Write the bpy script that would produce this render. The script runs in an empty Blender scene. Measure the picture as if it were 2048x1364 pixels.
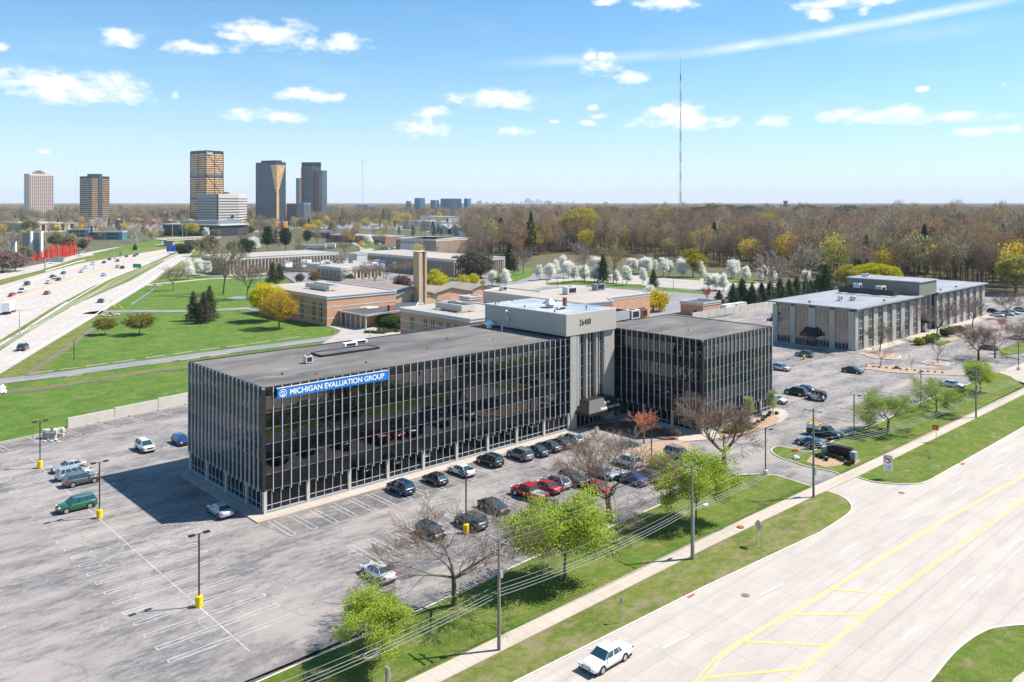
import bpy, bmesh, math, random
import numpy as np
from mathutils import Vector, Matrix
R = math.radians
# ------------------------------------------------------------------ camera
F, HC, HY = 1650.0, 40.0, 405.0          # focal length in px of the 2048 px frame, camera height (m), horizon row
S = bpy.context.scene
cam_d = bpy.data.cameras.new('camera'); cam = bpy.data.objects.new('camera', cam_d)
S.collection.objects.link(cam); S.camera = cam
cam.location = (0, 0, HC); cam.rotation_euler = (R(90), 0, 0)
cam_d.sensor_width = 36; cam_d.lens = F/2048*36; cam_d.shift_y = -(682-HY)/2048
cam_d.clip_start = 0.5; cam_d.clip_end = 90000
# ------------------------------------------------------------------ world: sky + clouds
SUN_EL, SUN_AZ = R(53), R(78)            # azimuth from +Y towards +X
W = bpy.data.worlds.new('World'); S.world = W; W.use_nodes = True
def build_world():
    nt = W.node_tree; N = nt.nodes; L = nt.links; N.clear()
    out = N.new('ShaderNodeOutputWorld'); bg = N.new('ShaderNodeBackground')
    sky = N.new('ShaderNodeTexSky'); sky.sky_type = 'NISHITA'; sky.sun_disc = False
    sky.sun_elevation = SUN_EL; sky.sun_rotation = SUN_AZ
    sky.air_density = 1.0; sky.dust_density = 0.6; sky.ozone_density = 2.0; sky.altitude = 200
    bg.inputs['Strength'].default_value = SKY_STR
    def math_(op, a, b=None, clamp=False):
        n = N.new('ShaderNodeMath'); n.operation = op; n.use_clamp = clamp
        for i, v in enumerate((a, b)):
            if v is None: continue
            if isinstance(v, (int, float)): n.inputs[i].default_value = v
            else: L.new(v, n.inputs[i])
        return n.outputs[0]
    geo = N.new('ShaderNodeTexCoord'); sep = N.new('ShaderNodeSeparateXYZ'); L.new(geo.outputs['Generated'], sep.inputs[0])
    x, y, z = sep.outputs
    az = math_('ARCTAN2', x, y)
    hl = math_('SQRT', math_('ADD', math_('MULTIPLY', x, x), math_('MULTIPLY', y, y)))
    el = math_('DIVIDE', z, hl)
    cmb = N.new('ShaderNodeCombineXYZ'); L.new(az, cmb.inputs[0]); L.new(el, cmb.inputs[1])
    CL = [(540,70,104,34),(470,72,40,10),(390,95,84,14),(240,76,55,19),(695,87,57,20),(150,166,172,30),(120,190,120,20),(230,185,90,26),
          (615,190,72,15),(550,232,98,15),(985,197,90,20),(1030,205,40,18),(865,225,45,13),(845,258,62,19),(1030,264,42,10),(1205,128,46,24),
          (1178,112,18,16),(1265,153,36,14),(1352,222,62,20),(1370,245,120,16),(1542,243,42,14),(1740,232,110,18),(1800,220,70,16),
          (1890,234,110,14),(1960,262,92,11),(1335,6,66,18),(1210,2,28,10),(1700,2,130,14),(1640,28,32,15),(1728,20,15,11),
          (0,92,20,13),(1202,232,22,7),(1186,216,15,7),(1846,178,14,6),(2008,168,10,6),(1112,243,14,5),(350,190,10,9),(90,303,16,6),(1175,246,18,6)]
    d = None
    for cx, cy, rx, ry in CL:
        a = math.atan((cx-1024)/F); sc = 1/math.cos(a); e = (HY-cy)/F/sc
        sa = rx/F/sc/sc; se = ry/F/sc
        s1 = N.new('ShaderNodeVectorMath'); s1.operation = 'SUBTRACT'; L.new(cmb.outputs[0], s1.inputs[0]); s1.inputs[1].default_value = (a, e, 0)
        s2 = N.new('ShaderNodeVectorMath'); s2.operation = 'MULTIPLY'; L.new(s1.outputs[0], s2.inputs[0]); s2.inputs[1].default_value = (1/sa, 1/se, 0)
        s3 = N.new('ShaderNodeVectorMath'); s3.operation = 'LENGTH'; L.new(s2.outputs[0], s3.inputs[0])
        v = math_('SUBTRACT', 1.0, s3.outputs['Value'])
        d = v if d is None else math_('MAXIMUM', d, v)
    def noise(scale, det, rough, sy=2.0, off=0.0):
        mp = N.new('ShaderNodeMapping'); mp.inputs['Scale'].default_value = (1, sy, 1); mp.inputs['Location'].default_value = (off, off, 0)
        L.new(cmb.outputs[0], mp.inputs[0]); n = N.new('ShaderNodeTexNoise'); L.new(mp.outputs[0], n.inputs['Vector'])
        n.inputs['Scale'].default_value = scale; n.inputs['Detail'].default_value = det; n.inputs['Roughness'].default_value = rough
        return n.outputs['Fac']
    n1 = noise(26, 8, 0.62); n2 = noise(70, 5, .6, 1.8, 3.3)
    dens = math_('ADD', d, math_('MULTIPLY', math_('SUBTRACT', n1, 0.50), 3.0))
    dens = math_('ADD', dens, math_('MULTIPLY', math_('SUBTRACT', n2, 0.5), 1.1))
    dens = math_('POWER', math_('MULTIPLY', math_('SUBTRACT', dens, -0.12), 1.05, True), 1.15)
    edge = math_('MULTIPLY', math_('ADD', d, 0.35), 3.0, True)
    dens = math_('MULTIPLY', dens, edge)
    # contrail and thin high streaks
    def trail(x0, y0, x1, y1, w, amp, dep=None):
        pts = []
        for px, py in ((x0, y0), (x1, y1)):
            a = math.atan((px-1024)/F); pts.append((a, (HY-py)/F*math.cos(a)))
        (a0, e0), (a1, e1) = pts; s = (e1-e0)/(a1-a0)
        dist = math_('ABSOLUTE', math_('SUBTRACT', math_('SUBTRACT', el, e0), math_('MULTIPLY', math_('SUBTRACT', az, a0), s)))
        v = math_('SUBTRACT', 1.0, math_('DIVIDE', dist, w/F), True)
        l = math_('MULTIPLY', math_('MULTIPLY', math_('SUBTRACT', az, a0-0.0), 9.0, True), math_('MULTIPLY', math_('SUBTRACT', a1, az), 9.0, True))
        nn = noise(14, 4, .6, 1.0, x0*.01)
        return math_('MULTIPLY', math_('MULTIPLY', math_('MULTIPLY', v, l), math_('ADD', nn, .1)), amp)
    hi = math_('ADD', trail(1330, 116, 2150, -30, 13, .95), trail(940, 130, 1480, 96, 15, .5))
    hi = math_('ADD', hi, math_('ADD', trail(1640, 85, 2100, 40, 24, .3), trail(1000, 175, 1200, 140, 5, .35)))
    wisp = math_('MULTIPLY', math_('SUBTRACT', noise(7, 6, .6, 5.0, 8.0), .54), 1.3, True)
    hi = math_('ADD', hi, math_('MULTIPLY', wisp, .35))
    dens = math_('MAXIMUM', dens, hi, True)
    dens = math_('MULTIPLY', dens, math_('GREATER_THAN', y, 0.02))
    shade = N.new('ShaderNodeMix'); shade.data_type = 'RGBA'
    shade.inputs[6].default_value = (CLOUD*.80, CLOUD*.86, CLOUD*.95, 1); shade.inputs[7].default_value = (CLOUD*1.06, CLOUD*1.06, CLOUD*1.07, 1)
    L.new(math_('MULTIPLY', math_('SUBTRACT', n1, .42), 4.0, True), shade.inputs[0])
    mix = N.new('ShaderNodeMix'); mix.data_type = 'RGBA'
    tint = N.new('ShaderNodeMix'); tint.data_type = 'RGBA'; tint.blend_type = 'MULTIPLY'; tint.inputs[0].default_value = 1
    tint.inputs[7].default_value = SKY_TINT; L.new(sky.outputs[0], tint.inputs[6])
    # pale air near the horizon
    hz = N.new('ShaderNodeMix'); hz.data_type = 'RGBA'; hz.inputs[7].default_value = (5.5, 5.95, 6.5, 1)
    L.new(math_('POWER', 2.71828, math_('MULTIPLY', math_('MAXIMUM', el, 0.0), -11.5)), hz.inputs[0]); L.new(tint.outputs[2], hz.inputs[6])
    L.new(dens, mix.inputs[0]); L.new(hz.outputs[2], mix.inputs[6]); L.new(shade.outputs[2], mix.inputs[7])
    L.new(mix.outputs[2], bg.inputs['Color']); L.new(bg.outputs[0], out.inputs['Surface'])
SKY_STR = 0.11; CLOUD = 6.9; SKY_TINT = (.38, .75, .93, 1)
build_world()
sd = bpy.data.lights.new('sun', 'SUN'); sun = bpy.data.objects.new('sun', sd); S.collection.objects.link(sun)
sd.energy = 5.0; sd.angle = R(0.53); sd.color = (1.0, .94, .86)
sun.rotation_euler = (R(90)-SUN_EL, 0, -SUN_AZ+R(180)) if False else Vector((math.sin(SUN_AZ)*math.cos(SUN_EL), math.cos(SUN_AZ)*math.cos(SUN_EL), math.sin(SUN_EL))).to_track_quat('Z', 'Y').to_euler()
S.view_settings.view_transform = 'Standard'; S.view_settings.look = 'None'; S.view_settings.gamma = 1
S.view_settings.exposure = 0.75
S.render.engine = 'CYCLES'; S.cycles.max_bounces = 5; S.cycles.volume_bounces = 0; S.cycles.diffuse_bounces = 2
S.cycles.glossy_bounces = 3; S.cycles.transmission_bounces = 1; S.cycles.transparent_max_bounces = 4
S.cycles.caustics_reflective = False; S.cycles.caustics_refractive = False
# ------------------------------------------------------------------ helpers
rnd = random.Random(7)
COL = S.collection
AZU = R(46.9)
U = np.array([math.sin(AZU), math.cos(AZU)]); V = np.array([-math.cos(AZU), math.sin(AZU)])
def G(px, py, z=0.0):
    Y = F*(HC-z)/(py-HY); return np.array([(px-1024)/F*Y, Y])
O = G(527, 1031)
def UV(u, v): return O + u*U + v*V
def uvof(p): d = np.asarray(p[:2])-O; return float(d@U), float(d@V)
def tag(o, label=None, cat=None, group=None, kind=None):
    if label: o['label'] = label
    if cat: o['category'] = cat
    if group: o['group'] = group
    if kind: o['kind'] = kind
    return o
def empty(name, loc, rz=0, label=None, cat=None, group=None):
    o = bpy.data.objects.new(name, None); COL.objects.link(o); o.location = (loc[0], loc[1], loc[2] if len(loc) > 2 else 0)
    o.rotation_euler = (0, 0, rz); o.empty_display_size = .3
    return tag(o, label, cat, group)
class MB:
    """collects shapes; build() links them as one mesh object"""
    def __init__(s): s.v = []; s.f = []; s.m = []; s.nv = 0
    def add(s, v, f, m=0):
        s.v.append(np.asarray(v, float).reshape(-1, 3)); n = s.nv
        for q in f: s.f.append([i+n for i in q]); s.m.append(m)
        s.nv += len(s.v[-1]); return s
    def hexa(s, b, t, m=0):   # bottom 4, top 4 points, both counter-clockwise
        s.add(list(b)+list(t), [(3,2,1,0),(4,5,6,7),(0,1,5,4),(1,2,6,5),(2,3,7,6),(3,0,4,7)], m); return s
    def box(s, c, size, ax=None, m=0):   # c = centre, ax = 2D direction of the local x axis
        ax = np.array([1., 0.]) if ax is None else np.asarray(ax, float); ay = np.array([-ax[1], ax[0]])
        x, y, z = [k/2 for k in size]
        P = lambda a, b, h: (c[0]+ax[0]*a+ay[0]*b, c[1]+ax[1]*a+ay[1]*b, c[2]+h)
        return s.hexa([P(-x,-y,-z),P(x,-y,-z),P(x,y,-z),P(-x,y,-z)], [P(-x,-y,z),P(x,-y,z),P(x,y,z),P(-x,y,z)], m)
    def prism(s, poly, z0, z1, m=0, mt=None):   # poly: list of 2D, any winding; caps as n-gons
        poly = [tuple(p[:2]) for p in poly]
        a = sum(poly[i][0]*poly[(i+1) % len(poly)][1]-poly[(i+1) % len(poly)][0]*poly[i][1] for i in range(len(poly)))
        if a < 0: poly = poly[::-1]
        n = len(poly); v = [(p[0], p[1], z0) for p in poly]+[(p[0], p[1], z1) for p in poly]
        s.add(v, [(i, (i+1) % n, n+(i+1) % n, n+i) for i in range(n)]+[tuple(range(n-1, -1, -1))], m)
        s.f.append([s.nv-n+i for i in range(n)]); s.m.append(m if mt is None else mt); return s
    def tube(s, p0, p1, r0, r1=None, n=8, m=0, cap=True):
        r1 = r0 if r1 is None else r1
        p0 = np.array(p0, float); p1 = np.array(p1, float); d = p1-p0; L_ = np.linalg.norm(d)
        if L_ < 1e-6: return s
        d /= L_; a = np.cross(d, (0, 0, 1)) if abs(d[2]) < .95 else np.cross(d, (1, 0, 0)); a /= np.linalg.norm(a); b = np.cross(d, a)
        ang = np.arange(n)*2*math.pi/n
        ring = np.outer(np.cos(ang), a)+np.outer(np.sin(ang), b)
        f = [(i, (i+1) % n, n+(i+1) % n, n+i) for i in range(n)]
        if cap: f += [tuple(range(n-1, -1, -1)), tuple(range(n, 2*n))]
        s.add(np.vstack([p0+ring*r0, p1+ring*r1]), f, m); return s
    def quad(s, a, b, c, d, m=0): s.add([a, b, c, d], [(0,1,2,3)], m); return s
    def ball(s, c, r, sz=1., n=8, k=6, m=0, jit=0):
        v = []; f = []
        for i in range(k+1):
            th = math.pi*i/k
            for j in range(n):
                ph = 2*math.pi*j/n; q = 1+jit*(rnd.random()-.5)
                v.append((c[0]+r*q*math.sin(th)*math.cos(ph), c[1]+r*q*math.sin(th)*math.sin(ph), c[2]+r*sz*q*math.cos(th)))
        for i in range(k):
            for j in range(n): f.append((i*n+j, (i+1)*n+j, (i+1)*n+(j+1) % n, i*n+(j+1) % n))
        s.add(v, f, m); return s
    def mesh(s, name, mats, off=(0, 0, 0), smooth=False):
        v = np.vstack(s.v)-np.array([off[0], off[1], off[2] if len(off) > 2 else 0.])
        me = bpy.data.meshes.new(name); me.from_pydata(v.tolist(), [], s.f)
        for m in (mats if isinstance(mats, (list, tuple)) else [mats]): me.materials.append(m)
        me.polygons.foreach_set('material_index', s.m)
        if smooth: me.polygons.foreach_set('use_smooth', [True]*len(s.f))
        me.update(); return me
    def build(s, name, mats, parent=None, smooth=False, local=False):
        off = (0, 0, 0)
        if parent is not None and not local:
            off = parent.location if parent.parent is None else parent.parent.location
            if parent.parent is None and parent.type == 'MESH' : off = parent.location
        o = bpy.data.objects.new(name, s.mesh(name, mats, off, smooth)); COL.objects.link(o)
        if parent is not None: o.parent = parent
        return o
def npmesh(name, v, f, mats, k=4):
    """fast mesh from numpy arrays, all faces with k corners"""
    me = bpy.data.meshes.new(name); v = np.asarray(v, np.float32); f = np.asarray(f, np.int32)
    me.vertices.add(len(v)); me.vertices.foreach_set('co', v.ravel())
    me.loops.add(f.size); me.loops.foreach_set('vertex_index', f.ravel())
    me.polygons.add(len(f)); me.polygons.foreach_set('loop_start', np.arange(0, f.size, k, dtype=np.int32))
    me.materials.append(mats); me.update(calc_edges=True); return me
def sheet(name, poly, z, m, kind='structure', **kw):
    """a flat surface laid on the ground"""
    from mathutils.geometry import tessellate_polygon
    P_ = [Vector((float(p[0]), float(p[1]), 0.0)) for p in poly]; cx = sum(P_, Vector())/len(P_); tr = tessellate_polygon([[p-cx for p in P_]]); F_ = []
    for t in tr:
        a, b, c = (P_[i] for i in t); cr = (b-a).cross(c-a).z
        if abs(cr) > 1e-6: F_.append(tuple(t) if cr > 0 else tuple(t)[::-1])
    me = bpy.data.meshes.new(name); me.from_pydata([(p.x, p.y, z) for p in P_], [], F_); me.materials.append(m); me.update()
    o = bpy.data.objects.new(name, me); COL.objects.link(o); return tag(o, kind=kind, **kw)
def px(*pts, z=0): return [G(a, b, z) for a, b in pts]
def strip(pts, w, z, h=None, mb=None):
    """ribbon (or kerb when h is given) of width w along a 2D polyline"""
    mb = mb or MB(); pts = [np.asarray(p[:2], float) for p in pts]; n = len(pts); A = []; B = []
    for i in range(n):
        d = pts[min(i+1, n-1)]-pts[max(i-1, 0)]; d /= (np.linalg.norm(d)+1e-9); nn = np.array([-d[1], d[0]])*w/2
        A.append(pts[i]+nn); B.append(pts[i]-nn)
    for i in range(n-1):
        if h is None: mb.quad((*B[i], z), (*B[i+1], z), (*A[i+1], z), (*A[i], z))
        else: mb.hexa([(*B[i], z), (*B[i+1], z), (*A[i+1], z), (*A[i], z)], [(*B[i], z+h), (*B[i+1], z+h), (*A[i+1], z+h), (*A[i], z+h)])
    return mb
def smoothline(pts, n=6):
    """Catmull-Rom through 2D points"""
    P = [np.asarray(p[:2], float) for p in pts]; P = [2*P[0]-P[1]]+P+[2*P[-1]-P[-2]]; out = []
    for i in range(1, len(P)-2):
        for t in np.arange(n)/n:
            out.append(.5*((2*P[i])+(-P[i-1]+P[i+1])*t+(2*P[i-1]-5*P[i]+4*P[i+1]-P[i+2])*t*t+(-P[i-1]+3*P[i]-3*P[i+1]+P[i+2])*t**3))
    out.append(P[-2]); return out
def copy_tree(o, parent=None, keep=None):
    c = o.copy(); COL.objects.link(c)
    if parent is not None: c.parent = parent
    for ch in KIDS.get(o, ()):
        if keep is None or ch.name.split('.')[0] in keep: copy_tree(ch, c, keep)
    return c
KIDS = {}
def note_kids(o):
    KIDS[o] = [c for c in o.children]
    for c in KIDS[o]: note_kids(c)
# ------------------------------------------------------------------ materials
def newmat(name):
    m = bpy.data.materials.new(name); m.use_nodes = True; nt = m.node_tree
    return m, nt, nt.nodes['Principled BSDF']
def plain(name, c, rough=.7, metal=0, ior=1.45, coat=0, var=0, vs=1.0, bump=0, emit=0):
    m, nt, b = newmat(name); b.inputs['Base Color'].default_value = (*c, 1)
    b.inputs['Roughness'].default_value = rough; b.inputs['Metallic'].default_value = metal; b.inputs['IOR'].default_value = ior
    if coat: b.inputs['Coat Weight'].default_value = coat; b.inputs['Coat Roughness'].default_value = .05
    if var:
        g = nt.nodes.new('ShaderNodeNewGeometry'); n = nt.nodes.new('ShaderNodeTexNoise'); n.inputs['Scale'].default_value = vs; n.inputs['Detail'].default_value = 5
        n.inputs['Roughness'].default_value = .65
        nt.links.new(g.outputs['Position'], n.inputs['Vector'])
        r = nt.nodes.new('ShaderNodeMapRange'); r.inputs[1].default_value = .3; r.inputs[2].default_value = .7; r.inputs[3].default_value = 1-var; r.inputs[4].default_value = 1+var
        nt.links.new(n.outputs['Fac'], r.inputs[0])
        mx = nt.nodes.new('ShaderNodeVectorMath'); mx.operation = 'SCALE'; mx.inputs[0].default_value = c; nt.links.new(r.outputs[0], mx.inputs['Scale'])
        nt.links.new(mx.outputs[0], b.inputs['Base Color'])
        if bump:
            bp = nt.nodes.new('ShaderNodeBump'); bp.inputs['Strength'].default_value = bump; bp.inputs['Distance'].default_value = .1
            nt.links.new(n.outputs['Fac'], bp.inputs['Height']); nt.links.new(bp.outputs[0], b.inputs['Normal'])
    return m
class NT:
    """tiny node builder working in building-aligned ground coordinates"""
    def __init__(s, name):
        s.m, s.nt, s.b = newmat(name); g = s.nt.nodes.new('ShaderNodeNewGeometry'); s.geo = g
        mp = s.nt.nodes.new('ShaderNodeMapping'); mp.vector_type = 'POINT'; mp.inputs['Rotation'].default_value = (0, 0, -(math.pi/2-AZU))
        s.nt.links.new(g.outputs['Position'], mp.inputs[0]); s.co = mp.outputs[0]
    def map(s, scale=(1, 1, 1), loc=(0, 0, 0), src=None):
        mp = s.nt.nodes.new('ShaderNodeMapping'); mp.inputs['Scale'].default_value = scale; mp.inputs['Location'].default_value = loc
        s.nt.links.new(src or s.co, mp.inputs[0]); return mp.outputs[0]
    def noise(s, scale, det=4, rough=.6, stretch=(1, 1, 1), loc=(0, 0, 0), dist=0):
        n = s.nt.nodes.new('ShaderNodeTexNoise'); s.nt.links.new(s.map(stretch, loc), n.inputs['Vector'])
        n.inputs['Scale'].default_value = scale; n.inputs['Detail'].default_value = det; n.inputs['Roughness'].default_value = rough; n.inputs['Distortion'].default_value = dist
        return n.outputs['Fac']
    def cracks(s, scale, width, warp=.4, stretch=(1, 1, 1), loc=(0, 0, 0)):
        n = s.nt.nodes.new('ShaderNodeTexNoise'); n.inputs['Scale'].default_value = scale*2.2; n.inputs['Detail'].default_value = 5; n.inputs['Roughness'].default_value = .65
        c = s.map(stretch, loc); s.nt.links.new(c, n.inputs['Vector'])
        sc = s.nt.nodes.new('ShaderNodeVectorMath'); sc.operation = 'SCALE'; sc.inputs['Scale'].default_value = warp/scale; s.nt.links.new(n.outputs['Color'], sc.inputs[0])
        ad = s.nt.nodes.new('ShaderNodeVectorMath'); ad.operation = 'ADD'; s.nt.links.new(c, ad.inputs[0]); s.nt.links.new(sc.outputs[0], ad.inputs[1])
        v = s.nt.nodes.new('ShaderNodeTexVoronoi'); v.feature = 'DISTANCE_TO_EDGE'; v.inputs['Scale'].default_value = scale; s.nt.links.new(ad.outputs[0], v.inputs['Vector'])
        return s.ramp(v.outputs['Distance'], 0, width*scale, 1, 0)
    def ramp(s, src, a, b, c=0., d=1.):
        r = s.nt.nodes.new('ShaderNodeMapRange'); r.inputs[1].default_value = a; r.inputs[2].default_value = b; r.inputs[3].default_value = c; r.inputs[4].default_value = d
        s.nt.links.new(src, r.inputs[0]); return r.outputs[0]
    def mul(s, a, b, op='MULTIPLY'):
        n = s.nt.nodes.new('ShaderNodeMath'); n.operation = op; n.use_clamp = True
        for i, v in enumerate((a, b)):
            if isinstance(v, (int, float)): n.inputs[i].default_value = v
            else: s.nt.links.new(v, n.inputs[i])
        return n.outputs[0]
    def mix(s, fac, a, b, mode='MIX'):
        n = s.nt.nodes.new('ShaderNodeMix'); n.data_type = 'RGBA'; n.blend_type = mode
        for i, v in ((0, fac), (6, a), (7, b)):
            if isinstance(v, tuple): n.inputs[i].default_value = (*v, 1)
            elif isinstance(v, (int, float)): n.inputs[i].default_value = v
            else: s.nt.links.new(v, n.inputs[i])
        return n.outputs[2]
    def bump(s, h, st=.3, dist=.05):
        bp = s.nt.nodes.new('ShaderNodeBump'); bp.inputs['Strength'].default_value = st; bp.inputs['Distance'].default_value = dist
        s.nt.links.new(h, bp.inputs['Height']); s.nt.links.new(bp.outputs[0], s.b.inputs['Normal'])
    def done(s, col, rough=.85, ior=1.3):
        s.nt.links.new(col, s.b.inputs['Base Color']); s.b.inputs['IOR'].default_value = ior
        if isinstance(rough, (int, float)): s.b.inputs['Roughness'].default_value = rough
        else: s.nt.links.new(rough, s.b.inputs['Roughness'])
        return s.m
def asphalt(name, light=(.325,.285,.258), dark=(.120,.116,.120), amt=.62, crack=1.0):
    t = NT(name)
    a = t.noise(.16, 8, .66, (.55, 1.25, 1)); b = t.noise(.9, 6, .7, (.6, 1.6, 1), (9, 4, 0))
    f = t.mul(t.ramp(a, .40, .60), t.ramp(b, .30, .62)); f = t.mul(f, amt*1.7)
    col = t.mix(f, light, dark)
    col = t.mix(t.mul(t.ramp(t.noise(5, 4, .7), .45, .75), .35), col, (.42,.40,.385))
    sp = t.noise(30, 2, .8); col = t.mix(t.ramp(sp, .35, .65, 0, .22), col, (.11,.11,.12))
    if crack:
        c1 = t.mul(t.cracks(.085, .055, .35), crack*.6); col = t.mix(c1, col, (.075,.072,.072))
        m = t.ramp(t.noise(.08, 3, .5, (1, 1, 1), (50, 20, 0)), .50, .62)
        c2 = t.mul(t.mul(t.cracks(.6, .04, .5, (.6, 1.2, 1)), m), crack*.65); col = t.mix(c2, col, (.50,.47,.44))
        c3 = t.mul(t.mul(t.cracks(.23, .035, .35, (1, 1, 1), (7, 7, 0)), t.ramp(a, .47, .6)), crack*.4); col = t.mix(c3, col, (.09,.088,.09))
    t.bump(sp, .25, .03); return t.done(col, .86)
def concrete_road(name, base=(.475,.42,.37), slab=(4.6, 3.65), off=(0, 0)):
    t = NT(name); col = t.mix(t.ramp(t.noise(.35, 7, .65, (.12, 1.1, 1)), .38, .64), base, tuple(c*.86 for c in base))
    col = t.mix(t.ramp(t.noise(.6, 6, .6, (.3, 1, 1), (3, 8, 0)), .45, .72, 0, .75), col, tuple(c*.76 for c in base)); tr = t.noise(.9, 5, .6, (.035, 1.3, 1), (2, 5, 0)); col = t.mix(t.ramp(tr, .52, .72, 0, .5), col, tuple(c*.66 for c in base))
    br = t.nt.nodes.new('ShaderNodeTexBrick'); t.nt.links.new(t.map((1, 1, 1), (off[0], off[1], 0)), br.inputs['Vector'])
    br.offset = 0; br.inputs['Scale'].default_value = 1; br.inputs['Mortar Size'].default_value = .028; br.inputs['Brick Width'].default_value = slab[0]; br.inputs['Row Height'].default_value = slab[1]
    br.inputs['Color1'].default_value = (0, 0, 0, 1); br.inputs['Color2'].default_value = (.25, .25, .25, 1); br.inputs['Mortar'].default_value = (1, 1, 1, 1); br.inputs['Mortar Smooth'].default_value = .1
    sep = t.nt.nodes.new('ShaderNodeSeparateColor'); t.nt.links.new(br.outputs['Color'], sep.inputs[0])
    col = t.mix(t.mul(t.ramp(sep.outputs[0], .3, .9), .8), col, (.24,.22,.20)); col = t.mix(t.mul(t.ramp(sep.outputs[0], 0, .25), .16), col, tuple(c*.72 for c in base))
    col = t.mix(t.mul(t.cracks(.1, .05, .5), .22), col, (.2,.19,.18))
    fine = t.noise(9, 4, .7); col = t.mix(t.ramp(fine, .4, .7, 0, .14), col, (.36,.34,.32)); t.bump(fine, .12, .02)
    return t.done(col, .8)
def grass(name, green=(.085,.185,.020), dry=(.27,.235,.085), bare=(.33,.25,.17), dryamt=.5, bareamt=0., dand=0.):
    t = NT(name)
    a = t.noise(.12, 7, .68); b = t.noise(1.3, 6, .72); c = t.noise(7, 5, .75)
    col = t.mix(t.ramp(a, .38, .62), green, tuple(k*.72 for k in green))
    if dryamt:
        f = t.mul(t.ramp(t.noise(.28, 7, .7, (1, 1, 1), (11, 3, 0)), .55-.14*dryamt, .72-.10*dryamt), t.ramp(b, .30, .60)); col = t.mix(t.mul(f, .85), col, dry)
    if bareamt:
        f = t.mul(t.ramp(t.noise(.45, 6, .7, (.6, 1, 1), (30, 3, 0)), .60-.1*bareamt, .68-.06*bareamt), t.ramp(c, .30, .55)); col = t.mix(f, col, bare)
    col = t.mix(t.ramp(c, .38, .68, 0, .5), col, tuple(k*.45 for k in green)); col = t.mix(t.ramp(b, .48, .72, 0, .45), col, tuple(min(1, k*1.5) for k in green))
    if dand:
        v = t.nt.nodes.new('ShaderNodeTexVoronoi'); v.inputs['Scale'].default_value = 2.2; t.nt.links.new(t.co, v.inputs['Vector'])
        f = t.mul(t.ramp(v.outputs['Distance'], .07, .11, 1, 0), t.ramp(t.noise(.5, 4, .6, (1, 1, 1), (77, 0, 0)), .52, .60)); col = t.mix(t.mul(f, dand), col, (.75,.56,.01))
    t.bump(c, .9, .18); return t.done(col, .95, 1.2)
def objcol(name, rough=.8, var=.25, twoside=False, bump=0):
    """colour comes from the object's own colour, with noise variation: foliage, paint"""
    m, nt, b = newmat(name); oi = nt.nodes.new('ShaderNodeObjectInfo'); g = nt.nodes.new('ShaderNodeNewGeometry')
    n = nt.nodes.new('ShaderNodeTexNoise'); n.inputs['Scale'].default_value = 2.2; n.inputs['Detail'].default_value = 6; n.inputs['Roughness'].default_value = .8; nt.links.new(g.outputs['Position'], n.inputs['Vector'])
    r = nt.nodes.new('ShaderNodeMapRange'); r.inputs[1].default_value = .3; r.inputs[2].default_value = .7; r.inputs[3].default_value = 1-var; r.inputs[4].default_value = 1+var
    nt.links.new(n.outputs['Fac'], r.inputs[0]); s = nt.nodes.new('ShaderNodeVectorMath'); s.operation = 'SCALE'
    nt.links.new(oi.outputs['Color'], s.inputs[0]); nt.links.new(r.outputs[0], s.inputs['Scale']); nt.links.new(s.outputs[0], b.inputs['Base Color'])
    b.inputs['Roughness'].default_value = rough; b.inputs['IOR'].default_value = 1.3
    if twoside: leafy(nt, b, s.outputs[0], twoside)
    return m
def leafy(nt, b, col, f):
    t = nt.nodes.new('ShaderNodeBsdfTranslucent'); nt.links.new(col, t.inputs['Color']); mx = nt.nodes.new('ShaderNodeMixShader'); mx.inputs[0].default_value = f
    out = nt.nodes['Material Output']; nt.links.new(b.outputs[0], mx.inputs[1]); nt.links.new(t.outputs[0], mx.inputs[2]); nt.links.new(mx.outputs[0], out.inputs['Surface'])
M = {}
M['lot'] = asphalt('worn_asphalt', amt=.78)
M['lot_bay'] = asphalt('stall_asphalt', (.25,.23,.22), (.125,.125,.137), .7, .9)
def patchy(m):
    nt = m.node_tree; g = nt.nodes.new('ShaderNodeNewGeometry'); n = nt.nodes.new('ShaderNodeTexNoise'); n.inputs['Scale'].default_value = .45; n.inputs['Detail'].default_value = 8; n.inputs['Roughness'].default_value = .7
    nt.links.new(g.outputs['Position'], n.inputs['Vector']); r = nt.nodes.new('ShaderNodeMapRange'); r.inputs[1].default_value = .40; r.inputs[2].default_value = .62; r.inputs[3].default_value = 0; r.inputs[4].default_value = .95; nt.links.new(n.outputs['Fac'], r.inputs[0]); nt.links.new(r.outputs[0], nt.nodes['Principled BSDF'].inputs['Alpha'])
patchy(M['lot_bay'])
M['lot_dark'] = asphalt('asphalt_dark', (.27,.26,.26), (.15,.15,.165), .6, .5)
M['lot_far'] = asphalt('asphalt_far', (.25,.24,.245), (.17,.17,.18), .5, .3)
M['pave_tan'] = asphalt('old_paving_tan', (.44,.385,.34), (.30,.27,.25), .5, .3)
M['road'] = concrete_road('concrete_road')
M['freeway'] = concrete_road('freeway_concrete', (.50,.445,.40), (6, 3.7))
M['walk'] = concrete_road('sidewalk_concrete', (.50,.425,.35), (1.52, 20))
M['kerb'] = plain('kerb_concrete', (.58,.53,.47), .85, var=.15, vs=2)
M['lawn'] = grass('lawn_grass', (.095,.195,.028), dryamt=.8)
M['verge'] = grass('verge_grass', (.125,.195,.028), dryamt=.9, bareamt=.25, dand=.9)
M['verge2'] = grass('verge_grass_dry', (.14,.20,.033), dryamt=1.5, bareamt=1.1, dand=.9)
M['bank'] = grass('bank_grass', (.11,.17,.03), (.33,.28,.11), dryamt=1.3, bareamt=.2)
M['mulch'] = plain('mulch_bed', (.36,.25,.17), .95, var=.4, vs=3)
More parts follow.
